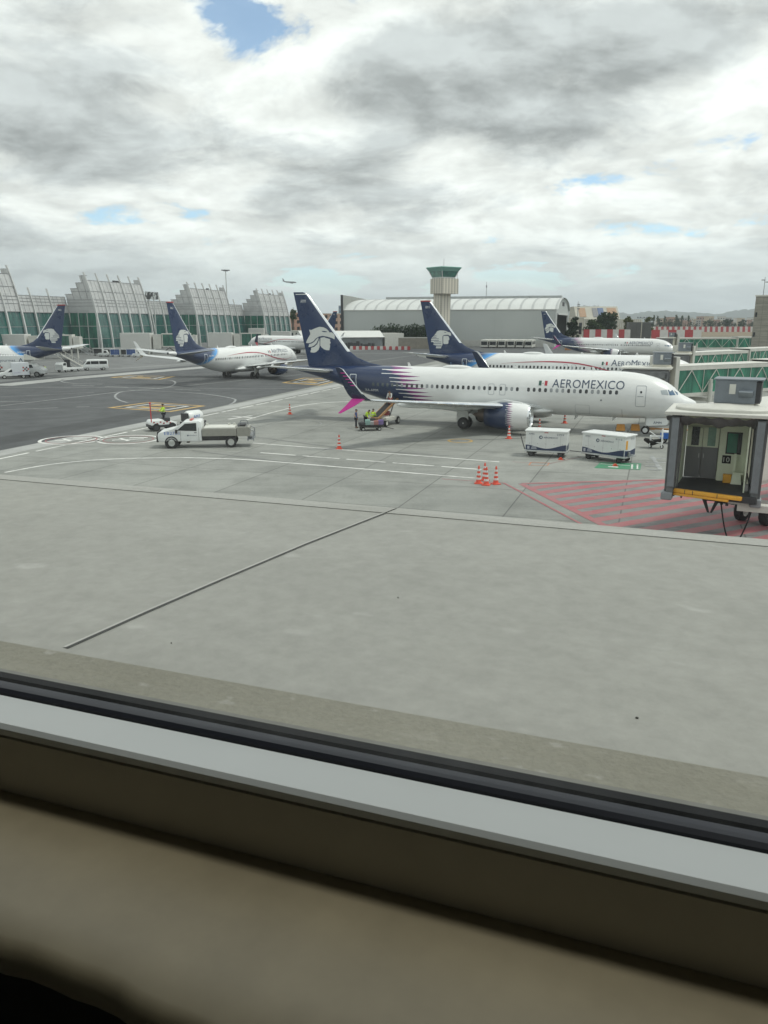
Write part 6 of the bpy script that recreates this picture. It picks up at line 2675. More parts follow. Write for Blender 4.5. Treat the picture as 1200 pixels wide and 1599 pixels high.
for x, y in ((L_ * .22, -.6), (L_ * .22, .85), (L_ * .85, -.6), (L_ * .85, .85)):
    wheel(bl_, (x, y, .36), .36, .24, OFFWHITE)
person('loader in white shirt crouching at the top of the belt loader', Vector((1.05, 75.2, 0)) - Vector((d_.x, d_.y, 0)).normalized() * 1.0, brz_ + PI, M('white_shirt', (.55, .55, .53), .9), M('red_trousers', (.30, .06, .06), .9), lean=.35, arms=((.8, .5), (.6, .4)), legs=((1.2, 1.9), (.9, 1.6)), z0=1.53)

a, b = G(560, 673.5), G(597, 672.5)
dz_ = head_to(a, b)
dl = thing('luggage_dolly', 'low black flat dolly loaded with suitcases beside the workers', 'dolly', (a + b) / 2 + Vector((0, .5, 0)), dz_)
LD = (b - a).length
m = MB()
m.box((0, 0, .42), (LD * .92, 1.2, .10), bev=.02)
m.box((0, 0, .34), (LD * .8, .6, .08))
m.cyl((LD * .46, -.2, .35), (LD * .46 + 1.1, -.3, .12), .03, n=6)
m.build('deck', BLACK, dl)
for x in (-LD * .34, LD * .34):
    for y in (-.5, .5):
        wheel(dl, (x, y, .18), .18, .12, STEEL)
cases = [('mint suitcase standing on the dolly, leftmost upright case', (-.28, -.15), (.46, .26, .50), (.30, .50, .45)), ('black suitcase with a white panel lying on the dolly', (-.80, -.1), (.62, .42, .27), (.03, .03, .035)), ('grey and white suitcase next to the mint one', (.12, -.2), (.34, .24, .36), (.45, .45, .46)), ('red patterned suitcase in the middle of the dolly', (.48, -.2), (.44, .26, .40), (.42, .16, .14)), ('purple suitcase at the right end of the dolly', (.92, -.1), (.50, .26, .46), (.20, .13, .36)), ('black bag on top behind the grey suitcase', (.25, .25), (.5, .3, .55), (.02, .02, .022))]
M0 = Matrix.Translation(dl.location) @ Matrix.Rotation(dz_, 4, 'Z')
for lb, (x, y), s_, col in cases:
    o = thing('suitcase', lb, 'suitcase', M0 @ Vector((x, y, .475)), dz_ + .1 * x, 'luggage on the dolly')
    m = MB()
    m.box((0, 0, s_[2] / 2 + .02), s_, bev=.05)
    c_ = m.build('shell', M('case_%d' % int(col[0] * 100 + col[1] * 1000), col, .45, var=.15, sc_=5), o)
    m = MB()
    m.tube([(-.08, 0, s_[2] + .02), (-.08, 0, s_[2] + .08), (.08, 0, s_[2] + .08), (.08, 0, s_[2] + .02)], .012, 5)
    m.build('handle', BLACK, o)
    m = MB()
    for k in (-.3, -.1, .1, .3):
        m.box((s_[0] * k, -s_[1] / 2 - .004, s_[2] / 2), (.015, .012, s_[2] * .8))
    m.build('rib', M('case_rib', (.25, .25, .26), .5), o)

# ---- traffic cones
cone0 = thing('traffic_cone', 'x', 'traffic cone', (0, 0, 0), 0, 'striped traffic cones on the apron')
m = MB()
m.loft([[(.24 * sx, .24 * sy, z) for sx, sy in ((-1, -1), (1, -1), (1, 1), (-1, 1))] for z in (0, .05)])
m.build('base', ORANGE, cone0)
rr = lambda z: .17 - .125 * (z - .05) / 1.05
m = MB()
m.lathe((0, 0, 0), (0, 0, 1), [(.05, .20), (.09, rr(.09))] + [(z, rr(z)) for z in (.3, .6, .9, 1.06)] + [(1.10, .03), (1.12, .004)], 18)
m.build('body', ORANGE, cone0, smooth=True)
for z in (.26, .52, .78):
    m = MB()
    m.lathe((0, 0, 0), (0, 0, 1), [(z, rr(z) + .006), (z + .13, rr(z + .13) + .006)], 18)
    m.build('reflective_band', M('band_white', (.66, .66, .64), .4), cone0, smooth=True)
cl_ = [((530, 701), 'traffic cone standing alone below the luggage workers'), ((453, 647), 'traffic cone standing alone left of the magenta winglet blade'), ((747.5, 755), 'leftmost traffic cone of the tight cluster by the lane end'), ((757, 750), 'rearmost traffic cone of the tight cluster by the lane end'), ((759.5, 757.5), 'front traffic cone of the tight cluster by the lane end'), ((774.5, 756), 'traffic cone standing apart on the right of the tight cluster'), ((795, 685), 'traffic cone beside the near engine of the nearest airliner'), ((842.5, 673), 'traffic cone half hidden above the left baggage cart'), ((882, 661), 'traffic cone under the belly of the nearest airliner')]
for i, ((px, py), lb) in enumerate(cl_):
    g_ = G(px, py)
    c = cone0 if i == 0 else copy_tree(cone0)
    c.location = g_
    c.rotation_euler.z = i * .7
    c['label'] = lb

# ---- white closed baggage carts with a navy wave
BAG = M('cart_white', (.66, .68, .67), .45, var=.06, sc_=1.2)
BAGN = M('cart_navy', (.02, .035, .085), .4, var=.1)


def bag_cart(label, a, b, num, wd=1.55):
    rz = head_to(a, b)
    L = (b - a).length
    n = Vector((-math.sin(rz), math.cos(rz), 0))
    c = (a + b) / 2 + n * wd / 2
    o = thing('baggage_cart', label, 'baggage cart', (c.x, c.y, 0), rz, 'closed white baggage carts by the nearest airliner')
    h0, h1 = .48, 1.86
    m = MB()
    m.box((0, 0, (h0 + h1) / 2), (L, wd, h1 - h0), bev=.03)
    bx = m.build('box', BAG, o)
    m = MB()
    m.box((0, 0, h1 + .03), (L + .14, wd + .14, .12), bev=.035)
    m.build('lid', WHITE, bx)
    m = MB()
    for sd in (-1, 1):
        pts_ = []
        for i in range(25):
            u = i / 24
            pts_.append((-L / 2 + .03 + (L - .06) * u, sd * (wd / 2 + .004), h0 + .16 + .16 * (1 + math.cos(2 * PI * (u * .95 + .02))) * (.75 + .25 * u)))
        m.prism([(-L / 2 + .03, sd * (wd / 2 + .004), h0 + .03), (L / 2 - .03, sd * (wd / 2 + .004), h0 + .03)] + pts_[::-1], (0, sd * .006, 0))
    for sd in (-1, 1):
        m.prism([(sd * (L / 2 + .004), -wd / 2 + .04, h0 + .03), (sd * (L / 2 + .004), wd / 2 - .04, h0 + .03), (sd * (L / 2 + .004), wd / 2 - .04, h0 + .48), (sd * (L / 2 + .004), 0, h0 + .36), (sd * (L / 2 + .004), -wd / 2 + .04, h0 + .44)], (sd * .006, 0, 0))
    m.build('navy_wave', BAGN, bx)
    ym = -wd / 2 - .012
    lettering('AMC', .12, TITLE, bx, (-L / 2 + .22, ym, 1.62), (1, 0, 0), (0, 0, 1), width=.42)
    lettering(num, .12, TITLE, bx, (L / 2 - .72, ym, 1.62), (1, 0, 0), (0, 0, 1), width=.5)
    lettering('AEROMEXICO', .12, TITLE, bx, (-L * .06, ym, 1.39), (1, 0, 0), (0, 0, 1), width=1.0)
    m = MB()
    m.lathe((-L * .13, ym + .008, 1.45), (0, -1, 0), [(0, .13), (.008, .13), (.008, .001)], 16)
    bg_ = m.build('badge', TITLE, bx)
    m = MB()
    m.box((-L * .13 + .02, ym - .004, 1.45), (.09, .006, .13))
    m.build('badge_mark', BAG, bg_)
    m = MB()
    m.box((0, ym + .004, 1.80), (.28, .012, .05))
    m.build('red_mark', REDP, bx)
    lg = MB()
    lg.box((-L / 2 + .22, ym + .0, h0 + .20), (.16, .012, .22))
    for k in range(3):
        lg.box((-L / 2 + .62, ym + .0, h0 + .13 + k * .08), (.42 - .06 * k, .012, .045))
    lg.build('small_print', M('print_grey', (.42, .44, .48), .5), bx)
    m = MB()
    for k in (-.35, 0, .35):
        m.box((L * k, ym + .01, 1.15), (.02, .01, .95))
    for k in range(5):
        m.box((-L * .4 + k * L * .2, ym + .004, .98), (.05, .02, .08))
    m.build('seam', M('seam_grey', (.45, .46, .46), .5), bx)
    m = MB()
    m.box((0, 0, h0 - .05), (L + .12, wd + .06, .10), bev=.02)
    m.build('chassis', ALU, o)
    m = MB()
    m.box((-L * .36, 0, .30), (.7, .9, .16))
    m.box((L * .36, 0, .30), (.5, .9, .16))
    m.build('axle', DARK, o)
    for x in (-L * .36, L * .36):
        for y in (-wd * .38, wd * .38):
            wheel(o, (x, y, .21), .21, .16, DARK)
    return o, L, wd


c1, L1_, w1_ = bag_cart('broadside white baggage cart with a navy wave, its tow handle raised', G(820, 712.5), G(884, 716), '2709')
m = MB()
m.tube([(-L1_ / 2, 0, .42), (-L1_ / 2 - .15, -.1, .45), (-L1_ / 2 - .50, -.15, 1.55)], .035, 6)
m.cyl((-L1_ / 2 - .50, -.35, 1.55), (-L1_ / 2 - .50, .05, 1.55), .03, n=6)
m.build('tow_handle', DARK, c1)
c2, L2_, w2_ = bag_cart('white baggage cart turned to show its end, over the green marking', G(908, 716), G(974, 725), '3112')
m = MB()
m.tube([(-L2_ / 2, 0, .35), (-L2_ / 2 - 1.5, .1, .3)], .03, 6)
m.build('tow_bar', DARK, c2)
m = MB()
m.box((L2_ / 2 + .012, -.50, 1.28), (.012, .26, .62))
m.build('warning_panel', YELLOW, c2)
lettering('3112', .11, TITLE, c2, (L2_ / 2 + .014, .05, 1.62), (0, 1, 0), (0, 0, 1), width=.42)
m = MB()
m.box((L2_ / 2 + .1, -.3, .62), (.14, .16, .34), bev=.02)
m.box((L2_ / 2 + .1, .1, .55), (.12, .5, .08))
m.build('hitch', GREYP, c2)
for i, (px, py) in enumerate(((876, 718), (961, 728))):
    g_ = G(px, py)
    o = thing('wheel_chock', ['orange wheel chock under the broadside baggage cart', 'orange wheel chock under the turned baggage cart'][i], 'chock', g_)
    m = MB()
    m.prism([(-.18, -.12, 0), (.18, -.12, 0), (.06, -.12, .16), (-.06, -.12, .16)], (0, .24, 0))
    m.build('block', ORANGE, o)
    m = MB()
    m.tube([(.18, 0, .04), (.3, -.05, .02)], .015, 5)
    m.build('rope', BLACK, o)

# ---- around the nose gear
for i, px in enumerate((969, 992)):
    g_ = G(px, 677)
    o = thing('pad_stand', ['grey stand with an orange pad, left of the pair by the nose wheel', 'grey stand with an orange pad right beside the nose wheel'][i], 'stand', g_, R(-15))
    m = MB()
    m.prism([(-.62, -.35, 0), (.62, -.35, 0), (.42, .35, .55), (-.42, .35, .55)], (0, .1, .06))
    m.build('frame', ALU, o)
    m = MB()
    m.prism([(-.38, -.12, .26), (.38, -.12, .26), (.33, .35, .66), (-.33, .35, .66)], (0, .12, .12))
    m.build('pad', M('pad_orange', (.52, .25, .06), .6, var=.15), o)
g_ = G(1014, 676.5)
o = thing('tow_bar', 'orange and yellow tow bar hitched at the nose wheel', 'tow bar', g_, R(-16))
m = MB()
m.cyl((0, 0, .42), (4.4, 0, .40), .07, n=8)
m.box((.2, 0, .42), (.5, .5, .16))
m.build('bar', M('tow_orange', (.52, .24, .07), .5, var=.15), o)
for y in (-.4, .4):
    wheel(o, (1.4, y, .2), .2, .12, STEEL)
# hose cart: white frame with a black trough
g_ = G(1024, 700)
o = thing('hose_cart', 'small white frame cart with a black trough beside the open bridge cab', 'cart', g_, R(-25))
m = MB()
for x in (-.45, .45):
    for y in (-.3, .3):
        m.cyl((x, y, .1), (x * .9, y, 1.5 if x > 0 else .95), .04, n=6)
for z in (.5, .95):
    m.tube([(-.45, -.3, z), (.45, -.3, z), (.45, .3, z), (-.45, .3, z), (-.45, -.3, z)], .035, 6)
m.tube([(.42, -.3, 1.5), (.42, .3, 1.5)], .035, 6)
m.box((.42, 0, 1.2), (.03, .5, .4))
m.build('frame', WHITE, o)
m = MB()
n = 12
m.loft([[(-.9 + 1.3 * i / n, .42 * math.cos(a) * (.5 + .5 * math.sin(PI * (i + .5) / (n + 1))), .62 - .42 * math.sin(a) * (.4 + .6 * math.sin(PI * (i + .5) / (n + 1))) + .25 * abs(i / n - .5)) for a in [PI * k / 10 for k in range(11)]] for i in range(n + 1)], closed=False)
m.build('trough', BLACK, o, smooth='all')
for x in (-.4, .45):
    wheel(o, (x, 0, .14), .14, .08, STEEL)
q = G(1046, 692)
o = thing('fuel_trolley', 'blue and white low trolley half hidden by the open bridge cab', 'trolley', q, R(-30))
m = MB()
m.box((0, 0, .62), (1.4, .9, .5), bev=.05)
m.build('body', BLUEL, o)
m = MB()
m.box((0, 0, .92), (1.3, .85, .12), bev=.03)
m.cyl((-.75, 0, .3), (-1.6, -.2, .9), .04, n=6)
m.build('cover', WHITE, o)
for x in (-.45, .45):
    for y in (-.4, .4):
        wheel(o, (x, y, .2), .2, .12, STEEL)


# ---- tow tractor with its driver and tank trailer, behind the pickup
a, b = G(268, 671), G(243, 674)
rz_ = head_to(a, b) - .25
tg_ = thing('tow_tractor', 'small red and white tow tractor with a red mast and a standing driver', 'tractor', (a.lerp(b, .65).x, a.lerp(b, .65).y + .6, 0), rz_)
m = slab([(1.25, .35), (1.3, .75), (1.15, .98), (.1, 1.02), (0, .8), (-.9, .8), (-1.1, .72), (-1.1, .35)], 1.35, .06)
bd = m.build('body', WHITE, tg_, smooth=True)
m = MB()
for i in range(6):
    m.box((1.0 - i * .3, .68, .82 - .12 * (i % 2)), (.15, .02, .12))
m.build('red_checks', M('tractor_red', (.30, .04, .04), .5, var=.2), bd)
m = MB()
m.box((1.2, 0, .48), (.22, 1.3, .26), bev=.03)
m.box((.2, .69, .46), (2.4, .02, .22))
m.build('skirt', DARK, bd)
m = MB()
m.box((-.35, 0, .98), (.5, .9, .35), bev=.05)
m.cyl((.15, 0, .95), (-.05, 0, 1.25), .02, n=5)
m.build('seat', DARK, tg_)
m = MB()
m.cyl((1.2, .62, .5), (1.22, .62, 2.5), .045, n=8)
m.cyl((1.22, .62, 2.5), (1.22, .62, 2.62), .1, n=8)
m.build('mast', REDP, tg_)
for x, y in ((.8, .6), (.8, -.6), (-.65, .6), (-.65, -.6)):
    wheel(tg_, (x, y, .36), .36, .24, DARK)
tw_ = Matrix.Translation(tg_.location) @ Matrix.Rotation(rz_, 4, 'Z')
person('driver in yellow vest standing on the small tow tractor', tw_ @ Vector((-.15, 0, 0)), rz_, HIVIS, CLOTHD, vest=HIVIS, arms=((.6, .6), (.6, .6)), sleeves=HIVIS, z0=.62)
q = tw_ @ Vector((-3.0, -.25, 0))
tr_ = thing('tank_trailer', 'white rounded tank trailer behind the tow tractor', 'trailer', q, rz_ + .35)
m = MB()
m.lathe((-1.15, 0, 1.02), (1, 0, 0), [(.2, .05), (.25, .45), (.4, .56), (1.7, .56), (1.95, .45), (2.0, .05)], 20)
tb_ = m.build('tank', WHITE, tr_, smooth=True)
lettering('AM7', .30, BLUEL, tb_, (.42, .58, .92), (-1, 0, 0), (0, 0, 1), width=.8)
m = MB()
m.box((0, 0, .5), (2.2, 1.1, .16))
m.cyl((1.1, 0, .45), (1.9, 0, .4), .05, n=6)
m.box((1.05, .1, 1.05), (.3, .7, .7))
m.build('frame', DARK, tr_)
for x in (-.6, .6):
    for y in (-.6, .6):
        wheel(tr_, (x, y, .3), .3, .2, STEEL)
# driver of the pickup
pm_ = Matrix.Translation(pk.location) @ Matrix.Rotation(pk.rotation_euler.z, 4, 'Z')
person('driver in yellow vest at the wheel of the white service pickup', pm_ @ Vector((xf - 1.75, .35, 0)), pk.rotation_euler.z, HIVIS, CLOTHD, vest=HIVIS, arms=((.9, .4), (.9, .4)), legs=((1.4, 1.2), (1.4, 1.2)), sit=True, sleeves=HIVIS, z0=.36)


# ---- left group: catering truck, box pickup, stairs truck, minibus
def checks(parent, o, u, v, cell, mats, ins='check'):
    o, u, v = Vector(o), Vector(u), Vector(v)
    n = u.cross(v)
    m = MB()
    for i in range(4):
        for j in range(3):
            if (i + j) % 2 == 0:
                m.mi = (i + j * 2) // 2 % 2
                p = o + u * cell * i + v * cell * j
                m.prism([p, p + u * cell, p + u * cell + v * cell, p + v * cell], n * .015)
    return m.build(ins, mats, parent)


CHK = [M('check_red', (.34, .06, .045), .5), M('check_black', (.04, .03, .03), .5)]
p0_ = G(50, 588.5)
ct = thing('catering_truck', 'high white catering truck with lettering and checks under the cut-off airliner', 'truck', (p0_.x + 1.3, p0_.y + .2, 0), R(4))
# faces right; local x forward, origin near the front axle
m = MB()
m.box((-6.2, 0, 2.45), (8.4, 2.5, 2.6), bev=.04)
bx = m.build('box', WHITE, ct)
lettering('gategourmet', .46, TITLE, bx, (-7.6, -1.262, 2.75), (1, 0, 0), (0, 0, 1), width=4.2)
checks(bx, (-7.0, -1.26, 1.25), (1, 0, 0), (0, 0, 1), .32, CHK)
m = MB()
m.tube([(-2.75, -1.265, 2.75), (-2.45, -1.265, 3.3), (-2.2, -1.265, 2.75)], .06, 5)
m.build('figure_mark', TITLE, bx)
m = slab([(1.15, .6), (1.2, 1.3), (.5, 1.75), (-.3, 1.85), (-.6, 2.35), (-1.75, 2.4), (-1.8, .6)], 2.3, .06)
cb = m.build('cab', WHITE, ct, smooth=True)
panes([[(-.5, 1.65), (-.75, 2.2), (-1.5, 2.2), (-1.5, 1.6)]], 2.3).build('side_window', GLASSD, cb)
m = MB()
m.box((-4.5, 0, .8), (10, 1.2, .3))
m.build('chassis', BLACK, ct)
m = MB()
m.box((-.6, 0, 3.1), (2.9, 2.4, .16))
m.prism([(-1.9, -1.1, 3.15), (.7, -1.1, 3.15), (-1.9, -1.1, 4.1)], (0, .05, 0))
m.tube([(-1.9, 1.1, 3.2), (-1.9, 1.1, 4.1), (.8, 1.1, 4.1), (.8, 1.1, 3.2)], .05, 5)
m.build('front_platform', OFFWHITE, ct)
for x in (0, -6.6, -8.0):
    for y in (-1.05, 1.05):
        wheel(ct, (x, y, .5), .5, .3, STEEL)

a, b = G(33, 591), G(3, 592)
rz_ = head_to(a, b)
bp_ = thing('box_pickup', 'small white pickup with a box body and red checks, at the edge of the taxiway', 'pickup', (a.lerp(b, .5).x, a.lerp(b, .5).y + .9, 0), rz_)
hw_ = (a - b).length / 2
m = slab([(hw_ + .75, .4), (hw_ + .8, .85), (hw_ + .6, 1.05), (hw_ - .35, 1.12), (hw_ - 1.0, 1.68), (hw_ - 2.0, 1.72), (hw_ - 2.1, .45)], 1.75, .06)
cb = m.build('cab', WHITE, bp_, smooth=True)
panes([[(hw_ - .6, 1.12), (hw_ - 1.08, 1.56), (hw_ - 1.75, 1.58), (hw_ - 1.75, 1.1)]], 1.75).build('side_window', GLASSD, cb)
lettering('155', .26, GREYP, cb, (hw_ - 1.05, .885, .72), (-1, 0, 0), (0, 0, 1), width=.6)
m = MB()
m.box((-hw_ + .35, 0, 1.62), (2.75, 1.85, 2.1), bev=.04)
bx = m.build('box', M('pickup_box_white', (.62, .65, .68), .5, var=.05), bp_)
checks(bx, (-hw_ + .05, .925, 1.2), (-1, 0, 0), (0, 0, 1), .26, CHK)
lettering('GOURMET', .22, M('print_lilac', (.3, .3, .45), .5), bx, (-hw_ + 1.5, .94, .9), (-1, 0, 0), (0, 0, 1), width=1.2)
m = MB()
m.box((-.3, 0, .5), (hw_ * 2 + 1.2, 1.2, .2))
m.box((-hw_ - 1.05, 0, .7), (.12, 1.8, 1.0))
m.build('chassis', BLACK, bp_)
for x in (hw_, -hw_):
    for y in (-.78, .78):
        wheel(bp_, (x, y, .34), .34, .22, STEEL)

g_ = G(73, 584)
person('worker in yellow vest stooping beside the catering truck', g_, R(160), HIVIS, CLOTHD, vest=HIVIS, lean=.7, arms=((.9, .3), (.8, .3)), sleeves=HIVIS)

a, b = G(93, 582), G(116, 580)
rz_ = head_to(a, b)


def stairs_truck(label, loc, rz, up=1, rail=None):
    o = thing('passenger_stairs', label, 'stairs truck', loc, rz, None)
    rl = rail or OFFWHITE
    m = slab([(-2.6, .45), (-2.6, .95), (3.2, .8), (3.2, .45)], 1.9, .05)
    m.build('chassis', WHITE, o)
    m = slab([(-2.6, .9), (-2.7, 1.5), (-2.3, 1.9), (-1.5, 1.9), (-1.4, .9)], 1.8, .05)
    cb = m.build('cab', WHITE, o)
    panes([[(-2.55, 1.35), (-2.3, 1.8), (-1.65, 1.8), (-1.65, 1.3)]], 1.8).build('side_window', GLASSD, cb)
    m = MB()
    n = 13
    for i in range(n):
        m.box((3.2 - 5.6 * i / n, 0, .8 + 2.5 * i / n), (.44, 1.5, .06))
    m.box((-3.0, 0, 3.3), (1.4, 1.7, .08))
    m.build('steps', GREYP, o)
    m = MB()
    for y in (-.82, .82):
        m.prism([(3.4, y, .72), (-2.6, y, 3.3), (-2.6, y, 3.55), (3.4, y, .95)], (0, .06, 0))
        m.tube([(3.3, y, 1.75), (-2.6, y, 4.3), (-3.7, y, 4.3)], .045, 5)
        for i in range(6):
            f = i / 5
            m.cyl((3.3 - 5.9 * f, y, .9 + 2.5 * f), (3.3 - 5.9 * f, y, 1.75 + 2.55 * f), .035, n=5)
        m.cyl((-3.7, y, 3.3), (-3.7, y, 4.3), .035, n=5)
    m.build('handrail', rl, o)
    m = MB()
    m.box((-.2, 0, 1.6), (.2, 1.2, 1.6))
    m.cyl((1.0, 0, .8), (-1.4, 0, 2.6), .09, n=6)
    m.build('lift', DARK, o)
    for x in (-1.7, 1.9):
        for y in (-.82, .82):
            wheel(o, (x, y, .38), .38, .24, STEEL)
    return o


stairs_truck('passenger stairs on a white truck between the stooping worker and the minibus', (a.lerp(b, .5).x, a.lerp(b, .5).y + 1, 0), rz_)
q = door_of('C', 31.6, 4.6)
stairs_truck('passenger stairs with blue and white rails at the red-striped airliner', (q.x, q.y, 0), -PLANES['C'][2] + 1.9, rail=M('rail_blue', (.14, .25, .42), .5))

a, b = G(160, 578), G(133, 579)
rz_ = head_to(a, b) - .12
vn = thing('minibus', 'white minibus parked beyond the passenger stairs', 'van', (a.lerp(b, .5).x, a.lerp(b, .5).y + .9, 0), rz_)
m = slab([(2.5, .4), (2.55, .9), (2.3, 1.25), (1.55, 2.0), (1.2, 2.16), (-2.35, 2.16), (-2.45, 1.9), (-2.5, .45)], 1.9, .08)
bd = m.build('body', WHITE, vn, smooth=True)
panes([[(2.05, 1.25), (1.5, 1.85), (1.0, 1.85), (1.0, 1.25)], [(.9, 1.25), (.9, 1.85), (-.6, 1.85), (-.6, 1.25)], [(-.72, 1.25), (-.72, 1.85), (-2.2, 1.85), (-2.2, 1.25)]], 1.9).build('side_window', GLASSD, bd)
m = MB()
m.box((-2.49, 0, 1.55), (.03, 1.6, .62))
m.build('rear_window', GLASSD, bd)
m = MB()
m.prism([(2.37, -.8, 1.28), (1.62, -.72, 1.98), (1.62, .72, 1.98), (2.37, .8, 1.28)], (.03, 0, .03))
m.build('windscreen', GLASSD, bd)
for s_ in (-.8, .8):
    m = MB()
    m.box((-2.5, s_, .95), (.03, .16, .4))
    m.build('tail_light', REDP, bd)
for x in (1.65, -1.5):
    for y in (-.84, .84):
        wheel(vn, (x, y, .34), .34, .22, STEEL)

# ---- equipment lined up along the terminal foot
BLUEC = M('curtain_blue', (.04, .09, .26), .7, var=.2)
row = [(154, 555.5, 0, 'open baggage trolley with a dark opening, left end of the row at the terminal foot'), (163, 557, 1, 'white tug between two baggage trolleys at the terminal foot'), (171, 556.5, 0, 'open baggage trolley just right of the white tug'), (181, 557, 2, 'baggage trolley with blue curtains at the terminal foot'), (197, 557, 0, 'open baggage trolley under the left end of the white gangway wall'), (206, 557, 2, 'baggage trolley with dark blue curtains under the gangway wall'), (216, 558, 1, 'white tug at the right end of the row at the terminal foot')]
for px, py, kd, lb in row:
    g_ = G(px, py)
    if kd == 1:
        o = thing('tug', lb, 'tug', g_, R(8), 'ground equipment at the terminal foot')
        m = slab([(-1.4, .35), (-1.4, 1.0), (-.2, 1.05), (0, 1.75), (.9, 1.8), (1.2, 1.05), (1.45, .9), (1.45, .35)], 1.5, .05)
        b_ = m.build('body', WHITE, o, smooth=True)
        panes([[(.1, 1.1), (.15, 1.65), (.8, 1.65), (1.0, 1.1)]], 1.5).build('side_window', GLASSD, b_)
        for x in (-.9, .9):
            for y in (-.65, .65):
                wheel(o, (x, y, .34), .34, .2, STEEL)
    else:
        o = thing('baggage_trolley', lb, 'baggage trolley', g_, R(8), 'ground equipment at the terminal foot')
        m = MB()
        m.box((0, 0, .5), (2.6, 1.5, .12))
        m.box((0, 0, 2.1), (2.7, 1.6, .1))
        for x in (-1.25, 1.25):
            m.box((x, 0, 1.3), (.1, 1.5, 1.6))
        b_ = m.build('frame', WHITE, o)
        m = MB()
        if kd == 2:
            for i in range(4):
                m.box((-.9 + .6 * i, -.72, 1.3), (.56, .05, 1.5))
            m.build('curtain', BLUEC, o)
        else:
            m.box((0, .3, 1.25), (2.3, .6, 1.3))
            m.build('load', DARK, o)
        for x in (-.9, .9):
            for y in (-.6, .6):
                wheel(o, (x, y, .25), .25, .18, STEEL)


# ---- cars and vans before the white shed, buses by the hangar, barrier blocks
def car(label, loc, rz, mt, tall=False, group='vehicles parked before the white shed'):
    o = thing('parked_car', label, 'car', loc, rz, group)
    prof_ = [(2.1, .3), (2.15, .7), (1.3, .92), (.6, 1.42), (-1.2, 1.45), (-1.9, 1.0), (-2.1, .9), (-2.1, .3)] if not tall else [(2.3, .35), (2.3, 1.0), (1.7, 1.2), (1.3, 1.95), (-2.3, 2.0), (-2.3, .35)]
    m = slab(prof_, 1.75, .06)
    b_ = m.build('body', mt, o, smooth=True)
    panes([[(1.15, .95), (.55, 1.35), (-.25, 1.38), (-.25, .95)], [(-.35, .95), (-.35, 1.38), (-1.15, 1.38), (-1.6, .98)]] if not tall else [[(1.6, 1.2), (1.25, 1.8), (.5, 1.8), (.5, 1.2)]], 1.75).build('side_window', GLASSD, b_)
    for x in (-1.3, 1.35):
        for y in (-.78, .78):
            wheel(o, (x, y, .32), .32, .2, STEEL)
    return o


for px, py, mt, tl, lb in ((560, 541.5, GREYP, True, 'grey van, leftmost vehicle before the white shed'), (577, 540, WHITE, True, 'white van in the middle before the white shed'), (590, 541, DARK, False, 'dark car between the white van and the white cars'), (604, 540.5, WHITE, False, 'white car parked before the end block of the white shed'), (618, 541, WHITE, False, 'white car at the right end before the shed'), (662, 541.5, WHITE, False, 'white car parked at the tan wall behind the blue tail')):
    car(lb, G(px, py), R(180 if tl else 8), mt, tl)

for i, px in enumerate((757, 770, 783, 797, 810, 823)):
    g_ = Vector((at(px, 520, 296).x, 296 - i * .8, 0))
    words = ['first apron bus from the left before the hangar wall', 'second apron bus from the left before the hangar wall', 'third apron bus from the left before the hangar wall', 'third apron bus from the right before the hangar wall', 'second apron bus from the right before the hangar wall', 'first apron bus from the right before the hangar wall']
    o = thing('apron_bus', words[i], 'bus', g_, hrz, 'apron buses in a row before the hangar')
    m = MB()
    m.box((0, 5.5, 1.65), (2.7, 11, 2.7), bev=.1)
    b_ = m.build('body', OFFWHITE, o)
    m = MB()
    m.box((0, -.02, 1.75), (2.3, .08, 1.3))
    m.build('windscreen', GLASSD, b_)
    m = MB()
    for s_ in (-1.36, 1.36):
        m.box((s_, 5.5, 1.9), (.04, 9.6, 1.0))
    m.build('side_window', GLASSD, b_)
    m = MB()
    m.box((0, .3, .3), (2.4, .6, .25))
    m.build('bumper', DARK, b_)
    for x in (-1.2, 1.2):
        for y in (2.2, 8.4):
            m = MB()
            m.cyl((x - .12, y, .5), (x + .12, y, .5), .5, n=14)
            m.build('wheel', TYRE, o)

bk = None
nb = 20
a, b = G(547, 546), G(641, 546.5)
for i in range(nb):
    p_ = a.lerp(b, (i + .5) / nb)
    o = thing('barrier_block', ('red' if i % 2 else 'white') + ' plastic barrier block in the row before the shed', 'barrier', p_, 0, 'red and white barrier blocks')
    m = MB()
    w_ = (b.x - a.x) / nb * .47
    m.prism([(-w_, -.3, 0), (-w_, .3, 0), (-w_, .3, .35), (-w_, .14, 1.2), (-w_, -.14, 1.2), (-w_, -.3, .35)], (2 * w_, 0, 0))
    m.build('body', RST if i % 2 else WST, o)
    m = MB()
    m.box((0, 0, 1.23), (w_ * .6, .14, .06))
    m.build('cap', RST if i % 2 else WST, o)

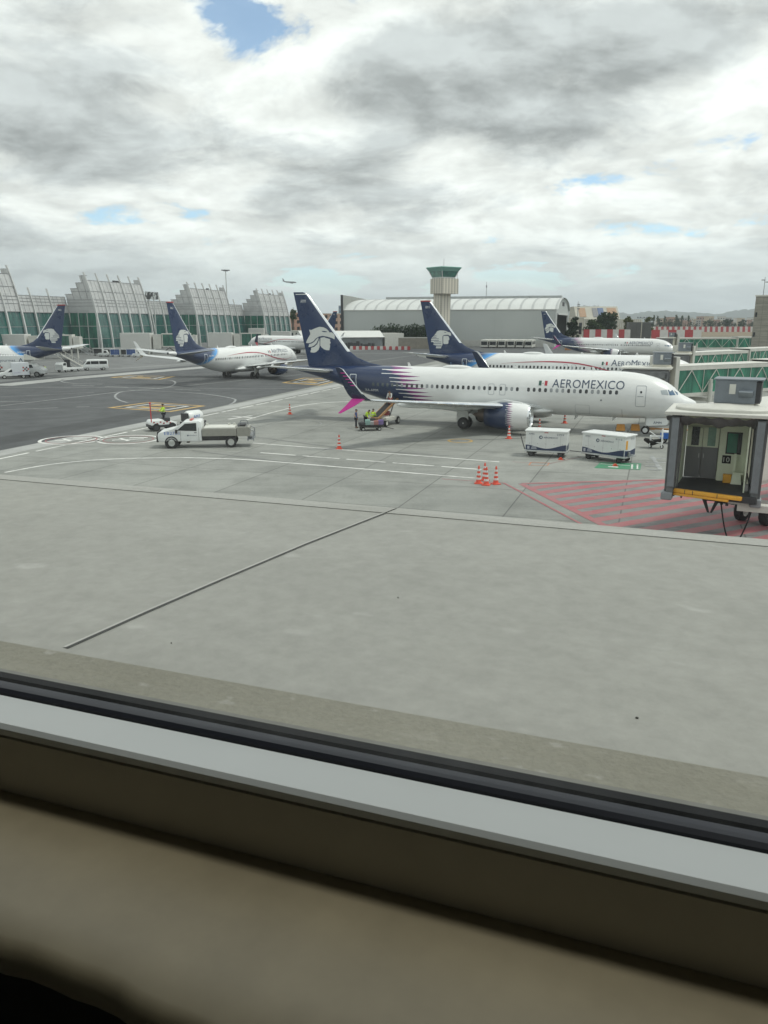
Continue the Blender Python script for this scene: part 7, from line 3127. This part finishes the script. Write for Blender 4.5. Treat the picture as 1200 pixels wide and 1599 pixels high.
# pale dollies seen over the nearest airliner's back
for i, px in enumerate((645, 657, 669)):
    g_ = Vector((at(px, 572, 112).x, 112 + .3 * i, 0))
    o = thing('cargo_dolly', ['left pale roller dolly by the tail of the red-striped airliner', 'middle pale roller dolly by the tail of the red-striped airliner', 'right pale roller dolly by the tail of the red-striped airliner'][i], 'dolly', g_, R(-20), 'roller dollies behind the nearest airliner')
    m = MB()
    m.box((0, 0, 1.1), (1.0, 2.2, .12))
    for q in range(5):
        m.cyl((-.5, -.9 + .45 * q, 2.62), (.5, -.9 + .45 * q, 2.62), .06, n=6)
    for x in (-.5, .5):
        m.box((x, 0, 2.62), (.08, 2.2, .2))
        for y in (-1, 1):
            m.cyl((x, y, .2), (x, y, 2.7), .05, n=5)
    m.build('frame', OFFWHITE, o)
    for x in (-.4, .4):
        for y in (-.8, .8):
            wheel(o, (x, y, .2), .2, .12, STEEL)

# ---- airliner climbing out in the distance
p_ = at(452.5, 440.5, 2050)
fl_ = thing('flying_airliner', 'tiny airliner in flight above the last pavilion', 'aeroplane', p_, R(164))
fl_.rotation_euler.y = R(-3)
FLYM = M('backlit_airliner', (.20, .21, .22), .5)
m = MB()
m.loft([[(s - 19, r_ * math.cos(a), zc + r_ * math.sin(a)) for a in [2 * PI * i / 14 for i in range(14)]] for s, r_, zc in ((0, .1, -.3), (1, 1., -.2), (3, 1.7, 0), (6, 1.95, 0), (26, 1.95, 0), (32, 1.4, .5), (38, .4, 1.2), (39, .1, 1.3))])
m.build('fuselage', FLYM, fl_, smooth='all')
for s_ in (1, -1):
    m = MB()
    m.prism([(-6, 1.5 * s_, -1.0), (1.2, 1.5 * s_, -1.0), (5.5, 17.5 * s_, .8), (3.9, 17.5 * s_, .8)], (0, 0, .35))
    m.build('wing', FLYM, fl_)
    m = MB()
    m.prism([(15, .3 * s_, 1.0), (18.6, .3 * s_, 1.0), (19.6, 7 * s_, 1.7), (18.2, 7 * s_, 1.7)], (0, 0, .2))
    m.build('tailplane', FLYM, fl_)
    m = MB()
    m.lathe((-7.5, 5 * s_, -2.0), (1, 0, 0), [(0, .95), (1.2, 1.25), (3.2, 1.0), (4.2, .6)], 14, caps=True)
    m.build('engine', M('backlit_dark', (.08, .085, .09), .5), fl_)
m = MB()
m.prism([(11, -.15, 1.5), (14, -.15, 2.6), (18.4, -.15, 8.6), (19.9, -.15, 8.6), (18.2, -.15, 1.2)], (0, .3, 0))
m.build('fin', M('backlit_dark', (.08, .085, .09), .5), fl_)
